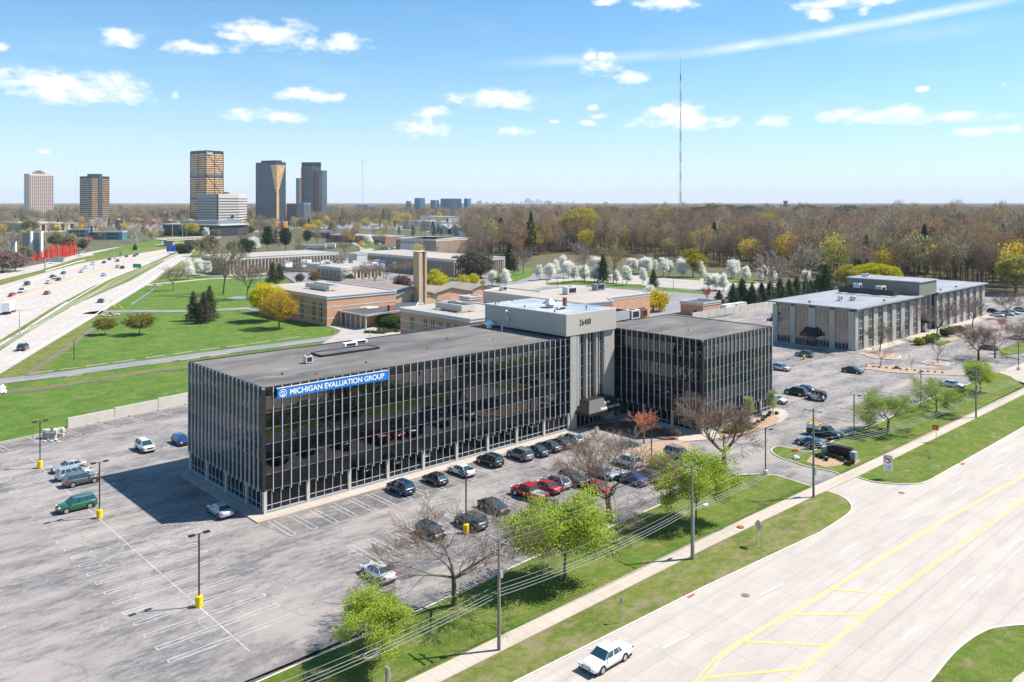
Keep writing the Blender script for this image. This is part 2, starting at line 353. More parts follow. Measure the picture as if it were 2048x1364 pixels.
M['mulch_dark'] = plain('dark_mulch', (.12,.085,.06), .95, var=.4, vs=4)
M['paint_w'] = plain('road_paint_white', (.78,.77,.74), .7, var=.18, vs=3)
def wornpaint(name, lo, hi, c=(.56,.54,.51)):
    m = plain(name, c, .8, var=.1, vs=2); nt = m.node_tree; g = nt.nodes.new('ShaderNodeNewGeometry'); n = nt.nodes.new('ShaderNodeTexNoise'); n.inputs['Scale'].default_value = .5; n.inputs['Detail'].default_value = 9; n.inputs['Roughness'].default_value = .75
    nt.links.new(g.outputs['Position'], n.inputs['Vector']); r = nt.nodes.new('ShaderNodeMapRange'); r.inputs[1].default_value = .36; r.inputs[2].default_value = .62; r.inputs[3].default_value = lo; r.inputs[4].default_value = hi; nt.links.new(n.outputs['Fac'], r.inputs[0]); nt.links.new(r.outputs[0], nt.nodes['Principled BSDF'].inputs['Alpha']); return m
M['paint_y'] = wornpaint('road_paint_yellow', .15, .85, (.70,.53,.20)); M['paint_worn'] = wornpaint('worn_stall_paint', .45, 1.0); M['paint_faint'] = wornpaint('faint_stall_paint', .42, 1.0)
M['paint_y'] = plain('road_paint_yellow', (.80,.60,.13), .7, var=.2, vs=2)
M['water'] = plain('ditch_water', (.07,.11,.16), .05)
M['alum'] = plain('aluminium_fin', (.62,.66,.71), .4, .15)
M['darkmetal'] = plain('dark_metal', (.035,.035,.038), .45, .4)
M['bronze'] = plain('bronze_pole_paint', (.05,.035,.04), .5, .3)
M['core'] = plain('core_concrete', (.40,.375,.33), .85, var=.08, vs=.6)
M['steel'] = plain('galvanised_steel', (.45,.47,.49), .45, .6)
M['yellow'] = plain('yellow_base_paint', (.83,.55,.008), .6, var=.08, vs=3)
M['wood'] = plain('weathered_pole_wood', (.26,.225,.19), .9, var=.25, vs=4)
M['wood_green'] = plain('treated_pole_wood', (.20,.21,.13), .9, var=.25, vs=4)
M['wire'] = plain('wire_metal', (.30,.30,.31), .6, .2)
M['black'] = plain('black_plastic', (.015,.015,.016), .5)
M['white'] = plain('white_paint', (.78,.78,.77), .6, var=.06, vs=1)
M['precast'] = plain('precast_panel', (.53,.495,.44), .85, var=.08, vs=.6)
M['precast_grey'] = plain('grey_aggregate_panel', (.46,.42,.36), .9, var=.16, vs=8)
M['transom'] = plain('grey_transom', (.24,.255,.27), .45, .3)
M['plinth'] = plain('grey_plinth', (.30,.33,.34), .7, var=.15, vs=2)
M['dark_wall'] = plain('dark_core_wall', (.012,.012,.013), .5)
M['fascia'] = plain('black_fascia', (.02,.019,.018), .35)
def roofmat(name, c1, c2, c3):
    t = NT(name); col = t.mix(t.ramp(t.noise(.14, 7, .62, (.45, 1.4, 1)), .38, .62), c1, c2)
    col = t.mix(t.ramp(t.noise(.35, 6, .6, (.5, 1.2, 1), (8, 2, 0)), .55, .8, 0, .75), col, c3)
    g = t.noise(14, 3, .8); col = t.mix(t.ramp(g, .35, .7, 0, .4), col, tuple(k*.55 for k in c1)); t.bump(g, .3, .04); return t.done(col, .9)
M['roof_tar'] = roofmat('gravel_tar_roof', (.20,.18,.165), (.10,.095,.095), (.33,.29,.26))
M['roof_membrane'] = roofmat('grey_membrane_roof', (.33,.34,.365), (.255,.265,.29), (.41,.41,.42))
M['roof_tan'] = roofmat('tan_gravel_roof', (.44,.385,.33), (.36,.31,.27), (.52,.46,.41))
M['roof_shingle'] = roofmat('brown_shingle_roof', (.34,.29,.25), (.28,.235,.205), (.40,.34,.30))
M['roof_dark'] = roofmat('dark_flat_roof', (.105,.105,.115), (.075,.075,.085), (.17,.165,.165))
def pentroof():
    t = NT('ponding_membrane_roof'); a = t.noise(.22, 6, .6, (1, 1, 1), (4, 9, 0))
    col = t.mix(t.ramp(a, .42, .60), (.40,.41,.42), (.25,.28,.32)); t.b.inputs['Specular IOR Level'].default_value = .6
    return t.done(col, t.ramp(a, .44, .58, .75, .08), 1.4)
M['roof_pond'] = pentroof()
def brick(name, c1, c2, mort, w=.22, h=.075):
    m, nt, b = newmat(name); g = nt.nodes.new('ShaderNodeNewGeometry'); sp = nt.nodes.new('ShaderNodeSeparateXYZ'); nt.links.new(g.outputs['Position'], sp.inputs[0])
    ad = nt.nodes.new('ShaderNodeMath'); nt.links.new(sp.outputs[0], ad.inputs[0]); nt.links.new(sp.outputs[1], ad.inputs[1])
    cb = nt.nodes.new('ShaderNodeCombineXYZ'); nt.links.new(ad.outputs[0], cb.inputs[0]); nt.links.new(sp.outputs[2], cb.inputs[1])
    br = nt.nodes.new('ShaderNodeTexBrick'); nt.links.new(cb.outputs[0], br.inputs['Vector']); br.inputs['Scale'].default_value = 1
    br.inputs['Brick Width'].default_value = w*2; br.inputs['Row Height'].default_value = h*2; br.inputs['Mortar Size'].default_value = .015
    br.inputs['Color1'].default_value = (*c1, 1); br.inputs['Color2'].default_value = (*c2, 1); br.inputs['Mortar'].default_value = (*mort, 1)
    n = nt.nodes.new('ShaderNodeTexNoise'); n.inputs['Scale'].default_value = .8; n.inputs['Detail'].default_value = 6; nt.links.new(g.outputs['Position'], n.inputs['Vector'])
    mx = nt.nodes.new('ShaderNodeMix'); mx.data_type = 'RGBA'; mx.blend_type = 'MULTIPLY'; mx.inputs[0].default_value = .35
    nt.links.new(br.outputs['Color'], mx.inputs[6]); nt.links.new(n.outputs['Fac'], mx.inputs[7]); nt.links.new(mx.outputs[2], b.inputs['Base Color']); b.inputs['Roughness'].default_value = .9
    return m
M['brick'] = brick('orange_brick', (.72,.33,.17), (.80,.41,.23), (.5,.42,.34))
M['brick_tan'] = brick('tan_brick', (.66,.43,.22), (.76,.54,.32), (.5,.42,.34))
M['brick_red'] = brick('red_brick', (.34,.13,.08), (.40,.17,.10), (.4,.3,.25))
M['beige'] = plain('beige_precast', (.62,.48,.35), .9, var=.1, vs=.4)
M['trim'] = plain('pale_fascia_trim', (.58,.58,.56), .6, var=.06, vs=1)
M['glass_dark'] = plain('dark_window_glass', (.03,.04,.045), .06, ior=1.7)
M['glass_blue'] = plain('blue_tinted_glass', (.07,.22,.31), .3, ior=1.7)
def wavy(name, c, metal, ior, st, rough=.012):
    m, nt, b = newmat(name); b.inputs['Base Color'].default_value = (*c, 1); b.inputs['Metallic'].default_value = metal; b.inputs['IOR'].default_value = ior; b.inputs['Roughness'].default_value = rough
    g = nt.nodes.new('ShaderNodeNewGeometry'); n = nt.nodes.new('ShaderNodeTexNoise'); n.inputs['Scale'].default_value = .55; n.inputs['Detail'].default_value = 1.5; nt.links.new(g.outputs['Position'], n.inputs['Vector'])
    bp = nt.nodes.new('ShaderNodeBump'); bp.inputs['Strength'].default_value = 1; bp.inputs['Distance'].default_value = st; nt.links.new(n.outputs['Fac'], bp.inputs['Height']); nt.links.new(bp.outputs[0], b.inputs['Normal'])
    return m
M['vision'] = wavy('bronze_mirror_glass', (.115,.108,.10), 1, 1.5, .018)
M['spandrel'] = wavy('black_spandrel_glass', (.004,.004,.005), 0, 1.42, .03)
M['mirror'] = wavy('silver_mirror_glass', (.20,.195,.18), 1, 1.5, .04)
M['gold'] = plain('gold_tower_glass', (.95,.55,.25), .3, .25, var=.3, vs=.12)
M['tower_dark'] = plain('dark_tower_frame', (.035,.04,.055), .4)
M['tower_glass'] = plain('slate_tower_glass', (.10,.12,.16), .15, .3)
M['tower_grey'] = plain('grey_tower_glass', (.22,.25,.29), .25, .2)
M['red_steel'] = plain('red_painted_steel', (.72,.03,.015), .5)
M['foliage'] = objcol('foliage', .75, .3, .38); M['blossom'] = objcol('blossom', .7, .06, .5); M['bark'] = objcol('bark', .9, .25)
M['carpaint'] = None
def forestmat(name, cols):
    m, nt, b = newmat(name); oi = nt.nodes.new('ShaderNodeObjectInfo'); r = nt.nodes.new('ShaderNodeValToRGB'); e = r.color_ramp
    e.interpolation = 'CONSTANT'
    for i, c in enumerate(cols):
        p = i/(len(cols)-1)
        el = e.elements[0] if i == 0 else e.elements.new(p*.995)
        el.color = (*c, 1)
    e.elements.remove(e.elements[-1])
    at_ = nt.nodes.new('ShaderNodeAttribute'); at_.attribute_type = 'INSTANCER'; at_.attribute_name = 'tint'; ad = nt.nodes.new('ShaderNodeMath'); nt.links.new(oi.outputs['Random'], ad.inputs[0]); nt.links.new(at_.outputs['Fac'], ad.inputs[1]); fr = nt.nodes.new('ShaderNodeMath'); fr.operation = 'FRACT'; nt.links.new(ad.outputs[0], fr.inputs[0]); nt.links.new(fr.outputs[0], r.inputs[0]); nt.links.new(r.outputs[0], b.inputs['Base Color']); b.inputs['Roughness'].default_value = .9; b.inputs['IOR'].default_value = 1.2; leafy(nt, b, r.outputs[0], .35)
    return m
M['wood_brown'] = forestmat('bare_twigs', [(.17,.13,.095),(.40,.29,.19),(.24,.185,.145),(.45,.35,.23),(.33,.225,.15),(.43,.25,.155),(.32,.28,.235),(.40,.36,.16),(.22,.18,.15),(.47,.41,.31),(.35,.255,.18),(.27,.23,.19)])
M['wood_trunk'] = plain('forest_bark', (.16,.13,.11), .95)
M['wood_green'+'s'] = forestmat('spring_foliage', [(.66,.50,.05),(.46,.42,.12),(.68,.50,.06),(.36,.34,.16),(.55,.37,.10)])
M['wood_pine'] = forestmat('pine_foliage', [(.03,.07,.028),(.045,.085,.04),(.035,.065,.035)])
# ------------------------------------------------------------------ the ground and its surfaces
M['floor'] = grass('forest_floor', (.13,.115,.06), (.20,.16,.10), (.24,.18,.12), dryamt=1, bareamt=.8)
M['far_ground'] = grass('far_ground', (.12,.125,.07), (.19,.16,.11), (.30,.27,.23), dryamt=.8, bareamt=.3)
sheet('ground', [(-30000,-400),(30000,-400),(30000,42000),(-30000,42000)], -.30, M['far_ground'])
sheet('forest_floor', px((950,528),(1310,532),(1560,556),(1640,585),(1720,596),(2048,600),(2900,640),(2900,428),(950,428)), -.20, M['floor'])
# big lawns and banks to the north and west
sheet('lawn', [*px((-900,1010),(-300,890),(0,745),(196,625),(300,562),(345,530),(380,512),(440,528),(480,548),(560,556),(640,600),(660,640),(700,680)), UV(60,66), UV(17,66), UV(-8,62), UV(-90,48)], -.10, M['lawn'])
sheet('ditch_bank', [*px((-60,800),(60,745),(140,690),(190,640),(215,620),(196,628),(92,690),(0,745),(-200,865))], -.05, M['bank'])
def ribbon(name, pts, w, z, m, kind='structure', sm=6):
    o = strip(smoothline(pts, sm), w, z).build(name, m); return tag(o, kind=kind)
M['ditch'] = grass('ditch_weeds', (.13,.15,.03), (.30,.23,.11), (.26,.18,.10), dryamt=1.6, bareamt=1.2)
ribbon('creek_bank', px((-200,838),(0,784),(77,777),(185,759),(277,745),(376,732),(470,722)), 4.5, -.06, M['ditch'])
ribbon('creek', px((-200,845),(0,787),(77,779.5),(185,762),(277,748),(376,734),(470,724)), .55, -.03, M['water'])
ribbon('drainage_ditch', px((52,750),(86,726),(138,692),(175,664),(188,655)), 3.0, -.045, M['ditch']); ribbon('drainage_ditch', px((52,750),(86,726),(138,692),(175,664),(188,655)), .4, -.03, M['water'])
ribbon('drainage_ditch', px((262,609),(285,594),(308,578)), .8, -.03, M['water'])
tag(sheet('puddle', smoothline(px((450,597),(470,593),(500,594),(478,598),(450,597)), 5), -.05, M['water']))
# asphalt lot round the buildings
lot = [UV(-170,-33.4), UV(45,-32.9), UV(66,-43), UV(76,-43), UV(76,-33), UV(140,-36.5), UV(330,-40), *px((2400,600),(1900,585),(1640,600),(1385,641)), UV(96,66), UV(60,72), UV(17,66), UV(-8,62), UV(-90,48), UV(-170,36)]
sheet('parking_lot', lot, 0.0, M['lot'])
# concrete road, its side street and apron
sheet('road', [UV(-170,-41), UV(45,-42.5), UV(78,-43.4), UV(146,-44), UV(430,-46), UV(430,-150), UV(-170,-150)], .004, M['road'])
sheet('driveway_apron', px((1560,1008),(1652,965),(1700,934),(1760,918),(1790,950),(1700,985),(1660,1010)), .012, M['road'])
sheet('driveway', px((1500,935),(1545,948),(1628,976),(1662,988),(1718,957),(1700,935),(1600,905),(1545,895)), .002, M['lot'])
drive = smoothline(px((1345,1000),(1400,968),(1440,955),(1500,950),(1545,951),(1580,960),(1628,976)), 4)
# grass strips beside the road (raised behind kerbs)
def raised(name, poly, kerb, m, z=.12, kw=.18):
    o = MB().prism(poly, -.2, z).build(name, m); tag(o, kind='structure')
    if kerb is not None:
        k = strip(kerb, kw, 0, z+.02).build('kerb', M['kerb']); tag(k, kind='structure')
    return o
near_edge = [UV(-170,-33.4), *px((520,1364),(700,1285),(900,1194.5),(1060,1120),(1240,1047)), *drive]
raised('grass_strip', near_edge+[UV(58,-42.7), UV(35,-42.6), UV(-170,-42.4)], near_edge, M['verge'])
isl = smoothline(px((1681,951),(1665,944),(1623,936),(1592,926.5),(1563,917),(1548,909),(1543,901),(1550,895),(1563,894),(1612,904),(1632,900),(1653,891),(1671,880),(1706,864.5),(1751,850),(1841,806),(1900,783),(1960,760),(1995,745)), 4)
raised('grass_strip', isl+px((2022,754),(2047,772))+[UV(120,-43.8), UV(78,-43.6)], isl, M['verge'])
v1 = [UV(-170,-46.9), UV(-60,-47.9), UV(-1.6,-48.7), UV(24.5,-49.8), *smoothline(px((1641,1066),(1690,1034),(1704,1018),(1697,1003),(1680,992),(1657,984)), 5)]
raised('road_verge', v1+[UV(60,-45.0), UV(33,-44.6), UV(-170,-44.4)], v1, M['verge2'])
v2 = [*smoothline(px((1716,955),(1743,963.5),(1780,968),(1822,969),(1853.6,964),(1898,940),(2048,855)), 4), UV(420,-56)]
raised('road_verge', v2+[UV(420,-49), UV(146,-46.3), UV(74,-45.5)], v2, M['verge'])
sw = [UV(-170,-43.45), UV(33,-43.5), UV(58,-43.9), UV(72,-44.4), UV(110,-44.8), UV(150,-45.2), UV(430,-47.5)]
tag(strip(sw, 2.0, -.1, .235).build('sidewalk', M['walk']), kind='structure')
gc = smoothline(px((1790,1440),(1862,1362),(1905,1310),(1938,1282),(1965,1266),(1991,1257),(2048,1251),(2130,1250)), 4)
raised('grass_corner', gc+px((2300,1340),(2300,1600),(1790,1600)), gc, M['verge'])
tag(strip(px((2010,1440),(2048,1368),(2100,1330)), 1.5, .1, .05).build('sidewalk', M['walk']), kind='structure')
gut = [UV(-60,-70.4), UV(15,-72.0), UV(48,-72.7), UV(110,-75.0), UV(300,-80)]
# ---- building walks
tag(MB().prism([UV(-1.8,-2.0), UV(58.2,-2.0), UV(58.2,.2), UV(.0,.2), UV(-.2,24), UV(-1.8,22.6)], -.1, .14).build('building_walk', M['walk']), kind='structure')
walk2 = [UV(58.2,-2.0), *px((1180,858),(1240,858),(1300,872),(1370,884),(1420,880),(1500,868),(1560,846),(1577,833),(1572,822),(1552,817)), UV(97,5), UV(95.2,4), UV(95.2,-17.4), UV(72.4,-17.4), UV(72.2,.6), UV(57.6,.6)]
tag(MB().prism(walk2, -.1, .14).build('entrance_walk', M['walk']), kind='structure')
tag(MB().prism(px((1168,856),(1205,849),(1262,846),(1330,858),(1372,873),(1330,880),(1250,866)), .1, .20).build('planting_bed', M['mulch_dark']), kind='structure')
tag(MB().prism(px((1440,868),(1500,852),(1545,832),(1560,838),(1553,849),(1500,868),(1440,880)), .1, .22).build('planting_bed', M['mulch']), kind='structure')
tag(MB().prism(smoothline(px((1250,905),(1300,888),(1350,882),(1380,890),(1375,903),(1330,925),(1290,935),(1262,925),(1250,905)), 4), -.1, .16).build('planting_island', M['mulch']), kind='structure')
# beds right of the driveway
tag(sheet('gravel_bed', px((1612,925),(1627,908),(1645,905),(1690,921),(1722,921),(1712,930),(1680,932),(1650,936)), .135, M['mulch']))
# islands in the east lot
def island(pts, m, z=.15):
    P = smoothline(px(*pts), 4); tag(MB().prism(P, -.1, z).build('planting_island', m), kind='structure'); tag(strip(P, .25, 0, z+.03).build('kerb', M['kerb']), kind='structure')
island([(1730,738),(1745,731),(1800,737),(1880,743),(1935,748),(1925,751),(1850,749),(1780,745),(1730,738)], M['mulch'])
island([(1843,726),(1855,722),(1880,724),(1897,729),(1885,732),(1860,730),(1843,726)], M['mulch'])
island([(1728,708),(1745,706),(1790,709),(1801,714),(1785,719),(1745,716),(1728,708)], M['mulch'])
tag(MB().prism([UV(169,-3.6), UV(275,-3.6), UV(275,0), UV(169.5,0), UV(169,26), UV(166.8,26), UV(166.8,-3.6)], -.1, .13).build('building_walk', M['walk']), kind='structure')
tag(MB().prism(px((1850,690),(1870,684),(1940,668),(2000,655),(1990,662),(1930,676),(1880,690)), -.1, .2).build('planting_bed', M['mulch']), kind='structure')
tag(MB().prism(px((1925,668),(1955,662),(1970,664),(1945,672)), .15, .24).build('lawn_patch', M['lawn']), kind='structure')
tag(MB().prism(px((1868,688),(1895,682),(1903,684),(1880,692)), .15, .24).build('lawn_patch', M['lawn']), kind='structure')
sheet('access_road', px((1995,745),(2040,728),(2300,640),(2300,760),(2120,790),(2018,756)), .03, M['walk'])
tag(MB().prism(px((1998,700),(2048,680),(2300,600),(2300,630),(2048,706),(2005,712)), -.1, .1).build('grass_strip', M['verge']), kind='structure')
# darker, less worn asphalt where cars stand
def bay(*c): sheet('parking_bay', [UV(*p) for p in c], .006, M['lot_bay'])
bay((-1.8,-2.0),(58,-2.0),(58,-8.1),(-1.0,-8.4)); bay((6,-15.6),(60,-15.3),(60,-27),(2,-27.2)); 
sheet('parking_bay', [UV(-60,50.2), UV(-8,60.2), UV(60,70.5), UV(60,65), UV(-8,55), UV(-60,45)], .006, M['lot_bay']); bay((98,-32.5),(142,-34.5),(142,-26),(98,-25)); bay((100,1.5),(162,1.5),(162,8),(100,8)); bay((175,-4),(219,-4),(219,-9.5),(175,-9.5))
sheet('parking_lane', [UV(-170,-33.5), UV(45,-33.0), UV(45,-30), UV(-170,-30.2)], .007, M['lot_bay'])
# ---- painted stall lines
def hairpins(name, starts, d, ln, gap, mb=None, w=.11, z=.014, m='paint_worn'):
    mb = MB(); e = np.array([-d[1], d[0]])
    for s in starts:
        for k in (-1, 1):
            a = s+e*gap/2*k; b = a+d*ln; strip([a, b], w, z, mb=mb)
        strip([s-e*gap/2+d*ln, s+e*gap/2+d*ln], w, z+.004, mb=mb)
    return tag(mb.build(name, M[m]), kind='structure')
hairpins('stall_markings', [UV(-.2+2.87*k, -2.4) for k in range(21)], -V, 5.9, .75)
hairpins('stall_markings', [UV(3+2.87*k, -21.3) for k in range(19)], V, 5.8, .75, m='paint_faint')
hairpins('stall_markings', [UV(-15.7, 46-2.87*k) for k in range(26)], U, 5.9, .6, m='paint_faint')
hairpins('stall_markings', [UV(-15.7, 46-2.87*k) for k in range(26)], -U, 5.9, .6, m='paint_faint')
c0 = strip([UV(-15.7,48), UV(-15.7,-29)], .11, .02); tag(c0.build('stall_markings', M['paint_faint']), kind='structure')
hairpins('stall_markings', [UV(-47, 30-2.87*k) for k in range(21)], U, 11, .6, m='paint_faint')
wa, wb = UV(-8.4,60.6), UV(17,64.6); wd = (wb-wa)/np.linalg.norm(wb-wa); wn = np.array([wd[1], -wd[0]])
hairpins('stall_markings', [wa+wd*(5.6*k+1.3) for k in range(-6, 7)], wn, 5.2, .75)
hairpins('stall_markings', [UV(100+2.87*k, -30.5) for k in range(14)], V, 5.2, .5)
hairpins('stall_markings', [UV(176+2.87*k, -4) for k in range(15)], -V, 5.2, .12)
hairpins('stall_markings', [UV(102+2.87*k, 2) for k in range(20)], V, 5.4, .4, m='paint_faint')
wheelstops = [wa+wd*(5.6*k-1.5) for k in range(-5, 7)]
mbk = MB()
for p in wheelstops: mbk.box((*(p-wn*.1), .14), (4.9, .3, .26), wd)
tag(mbk.build('kerb', M['walk']), kind='structure')
# ---- road paint
def paint(name, segs, w, m, z=.02):
    mb = MB()
    for s in segs: strip(px(*s), w, z, mb=mb)
    return tag(mb.build(name, m), kind='structure')
paint('lane_line', [((1325,1296),(1380,1269)),((1521,1190),(1566,1167)),((1678,1106),(1711,1088)),((1802,1038),(1830,1025)),((1904,985),(1927,972.6)),((1986,939),(2004,929.6)),
      ((1802,1280),(1836,1252)),((1923,1176),(1950,1154)),((2013,1099),(2036,1081)),((1080,1418),(1140,1388))], .13, M['paint_w'])
paint('centre_line', [((2260,838),(2048,950),(1900,1032),(1747,1124),(1663,1176),(1570,1229),(1477,1283),(1441,1306),(1388,1364),(1330,1430)),
      ((2048,953),(1900,1036),(1747,1128),(1668,1178),(1480,1287),(1452,1304),(1404,1364),(1346,1430))], .12, M['paint_y'])
paint('centre_line', [((2260,866),(2048,995),(2008,1023),(1783,1187),(1654,1290),(1570,1364),(1500,1430)),((2048,1000),(2009,1030),(1790,1188),(1663,1290),(1583,1364),(1513,1430))], .12, M['paint_y'])
paint('hatch_line', [((1663,1178.5),(1783,1188.5)),((1579,1228.6),(1730,1230)),((1484,1283.5),(1654,1290.6)),((1411,1356),(1594,1338))], .26, M['paint_y'], .026)
M['cover'] = plain('iron_manhole_cover', (.20,.16,.14), .7, .3, var=.3, vs=8)
M['rust'] = plain('rusty_drain_cover', (.30,.11,.05), .8, var=.3, vs=8)
for (a, b, m, lab) in ((1491,1191,'cover','round iron manhole cover in the near lane of the concrete road'), (1803,986,'cover','round manhole cover at the mouth of the driveway'), (1481,1057,'rust','rusty round manhole cover set in the sidewalk')):
    p = G(a, b); mb = MB().tube((*p, .0), (*p, .045 if m == 'cover' else .262), .42, n=20); tag(mb.build('manhole_cover', M[m]), lab, 'manhole cover')
for (a, b, lab) in ((1380,1191,'rusty storm drain at the kerb below the pole with the street light'), (1925,928,'small rusty storm drain at the kerb past the driveway')):
    p = G(a, b); o = empty('storm_drain', (*p, 0), AZU*-1+R(90), lab, 'storm drain'); MB().box((0,0,.01), (1.1,.55,.05)).build('grate', M['rust'], o, local=True); MB().box((0,.36,.12), (1.1,.12,.16)).build('hood', M['rust'], o, local=True)
# ---- park drives, lanes, freeway
ribbon('park_drive', px((180,628),(211,623),(360,622),(446,619),(502,617),(540,625),(569,634),(640,645),(690,656),(700,664),(682,672),(639,679),(580,687),(512,695.5),(400,710),(262,729),(111,750),(55,756),(-40,768)), 6.2, .0, M['lot_dark'])
mbs = MB()
for a, b in [((60,747.5),(110,741)),((118,740),(158,735.5)),((170,733.5),(215,727)),((225,725.8),(270,719.5)),((290,716.5),(330,711)),((345,709),(385,703)),((400,701),(440,696)),((452,694.5),(490,689.5)),((500,688),(540,682)),((550,680.5),(600,674)),((130,754),(165,750)),((300,729),(345,723)),((360,721),(400,715.5)),((420,713),(460,707))]:
    strip(px(a, b), .3, -.05, .2, mb=mbs)
tag(mbs.build('kerb', M['walk']), kind='structure')
sheet('forecourt', px((640,645),(690,640),(790,645),(830,668),(800,685),(700,700),(640,690),(683,662)), .02, M['pave_tan'])
ribbon('park_drive', px((288,570),(340,565),(428,557),(520,556),(560,545)), 5, -.02, M['pave_tan'])
ribbon('park_drive', px((340,546),(382,546),(440,551),(520,548),(600,545)), 7, -.03, M['pave_tan'])
sheet('service_road', px((-200,800),(0,702),(74,652),(165,603),(264,560),(330,522),(352,510),(372,500),(392,497),(380,512),(360,524),(302,565),(197,629),(92,692),(0,748),(-200,880)), .0, M['freeway'])
sheet('freeway', px((-300,868),(33,660),(105,615),(185,573),(246,548.5),(299,527),(334,511.5),(352,503.5),(372,494),(352,496),(325,499),(229,515),(158,527),(90,545),(0,571),(-300,672)), .0, M['freeway'])
sheet('frontage_road', px((-300,600),(0,544),(90,526),(155,508),(229,495),(281,487.5),(360,479),(360,484.5),(274,494),(229,502.7),(155,516),(79,541),(0,559.5),(-300,640)), .0, M['freeway'])
sheet('freeway_bank', px((-300,610),(0,556),(79,538),(155,513),(229,500),(360,482),(410,480),(410,520),(300,560),(200,620),(0,740),(-300,880)), -.08, M['bank'])
paint('edge_line', [((-100,735),(0,686),(123,627),(229,560),(300,529)),((-100,650),(0,608.5),(123,566.5),(229,534.5),(320,509)),((-100,645),(0,603),(123,562),(229,530.5),(320,506))], .35, M['paint_y'], .03)
paint('edge_line', [((-60,722),(0,690),(132,608),(220,556),(300,524)),((20,728),(92,686),(190,629),(296,563),(350,524)),((0,583),(90,552),(158,532),(229,519),(320,503)),((60,652),(134,604))], .45, M['paint_w'], .03)
mbd = MB()
for q0, q1 in (((0,640),(330,507)),((-40,672),(300,519)),((0,593),(320,504)),((10,622),(320,510)),((-20,740),(330,526))):
    A_, B_ = G(*q0), G(*q1); n_ = int(np.linalg.norm(B_-A_)/12)
    for k in range(n_): a = A_+(B_-A_)*k/n_; strip([a, a+(B_-A_)/np.linalg.norm(B_-A_)*4.5], .35, .03, mb=mbd)
tag(mbd.build('lane_line', M['paint_w']), kind='structure')
sheet('church_lot', px((560,545),(700,515),(950,505),(1020,548),(1180,545),(1310,556),(1660,582),(1660,597),(1562,607),(1452,632),(1395,640),(1250,700),(900,700),(830,668),(790,645),(720,640),(640,600)), .0, M['lot_far'])
sheet('church_lot', px((900,588),(1000,572),(1075,562),(1180,548),(1330,553),(1500,562),(1640,577),(1640,589),(1440,580),(1225,570),(1090,574),(960,600)), .02, M['pave_tan'])
sheet('lawn_strip', px((1090,566),(1160,560),(1290,571),(1410,583),(1420,589),(1260,577),(1150,569),(1100,571)), .05, M['lawn'])
sheet('lawn_strip', px((1290,550),(1400,557),(1400,561),(1290,554)), .05, M['lawn'])
sheet('lawn_strip', px((1450,560),(1510,563),(1512,568),(1458,566)), .05, M['lawn'])
sheet('lawn_strip', px((1005,556),(1050,536),(1066,536),(1063,552),(1035,562),(1000,569)), .05, M['lawn'])
sheet('lawn_strip', px((1470,614),(1550,602),(1600,595),(1645,590),(1645,596),(1562,612),(1490,622),(1460,624)), .05, M['lawn'])
sheet('service_lane', px((1430,600),(1500,588),(1640,572),(1645,578),(1560,598),(1480,610),(1440,614)), .04, M['pave_tan'])
sheet('lawn_strip', px((845,590),(880,584),(960,590),(950,596),(850,594)), .05, M['lawn'])
hairpins('stall_markings', [UV(150+2.87*k, 78) for k in range(30)], V, 5.6, .3, w=.25, z=.03)
hairpins('stall_markings', [UV(150+2.87*k, 95) for k in range(30)], V, 5.6, .3, w=.25, z=.03)
hairpins('stall_markings', [UV(158+2.87*k, 112) for k in range(26)], V, 5.6, .3, w=.25, z=.03)
ribbon('park_drive', px((700,540),(735,500),(720,488),(700,478)), 12, .02, M['pave_tan'])
sheet('lawn_patch', px((720,492),(745,483),(760,490),(752,496),(728,498)), .04, M['lawn'])
sheet('town_paving', px((640,457),(780,458),(860,464),(905,462),(880,450),(740,447),(640,448)), -.15, M['lot_far'])
sheet('town_paving', px((150,452),(330,455),(330,447),(150,445)), -.15, M['lot_far'])
sheet('lawn_patch', px((185,507),(270,487),(330,478),(430,468),(430,478),(330,486),(190,511)), .02, M['lawn'])
sheet('lawn_patch', px((320,480),(440,473),(430,466),(330,472)), .03, M['lawn'])
ribbon('ramp_road', px((330,479),(415,474),(463,466),(520,462),(600,455)), 14, .05, M['freeway'])
# ------------------------------------------------------------------ main office building
OFF = empty('office_building', (*O, 0), 0, 'long four storey black glass office block with white metal fins and a grey rooftop box', 'office building')
ZT = 16.2; Z0 = 3.1; LV = [15.03,13.05,11.05,9.0,7.05,5.12,3.1]
KUV = lambda u, v: tuple(UV(u, v))
def P3(u, v, z): p = UV(u, v); return (p[0], p[1], z)
# opaque cores behind the glass
c = MB(); c.prism([UV(.35,.35), UV(57.4,.35), UV(57.4,23.6), UV(.35,23.6)], .0, ZT-.12)
c.prism([UV(72.4,-17.1), UV(94.9,-17.1), UV(94.9,6.2), UV(72.4,6.2)], .0, ZT-.12); c.prism([UV(57.42,1.6), UV(72.38,1.6), UV(72.38,21), UV(57.42,21)], 0, ZT-.12)
c.prism([UV(72.42,6.3), UV(84,6.3), UV(84,21), UV(72.42,21)], 0, ZT-.2)
c.build('wall', M['dark_wall'], OFF)
def roof_slab(poly, z, m, parent, lip=.14, name='roof', edge='fascia', th=.25):
    r = MB().prism(poly, z-th, z, 0).build(name, m, parent)
    k = MB(); n = len(poly)
    for i in range(n): strip([poly[i], poly[(i+1) % n]], .22, z-th-.02, th+lip, mb=k)
    k.build('parapet', M[edge], parent); return r
roof_slab([UV(.05,.05), UV(57.4,.05), UV(57.4,23.9), UV(.05,23.9)], ZT, M['roof_tar'], OFF)
roof_slab([UV(72.1,-17.4), UV(95.2,-17.4), UV(95.2,6.5), UV(84,6.5), UV(84,21), UV(69.8,21), UV(69.8,1.7), UV(72.1,1.7)], ZT, M['roof_tar'], OFF)
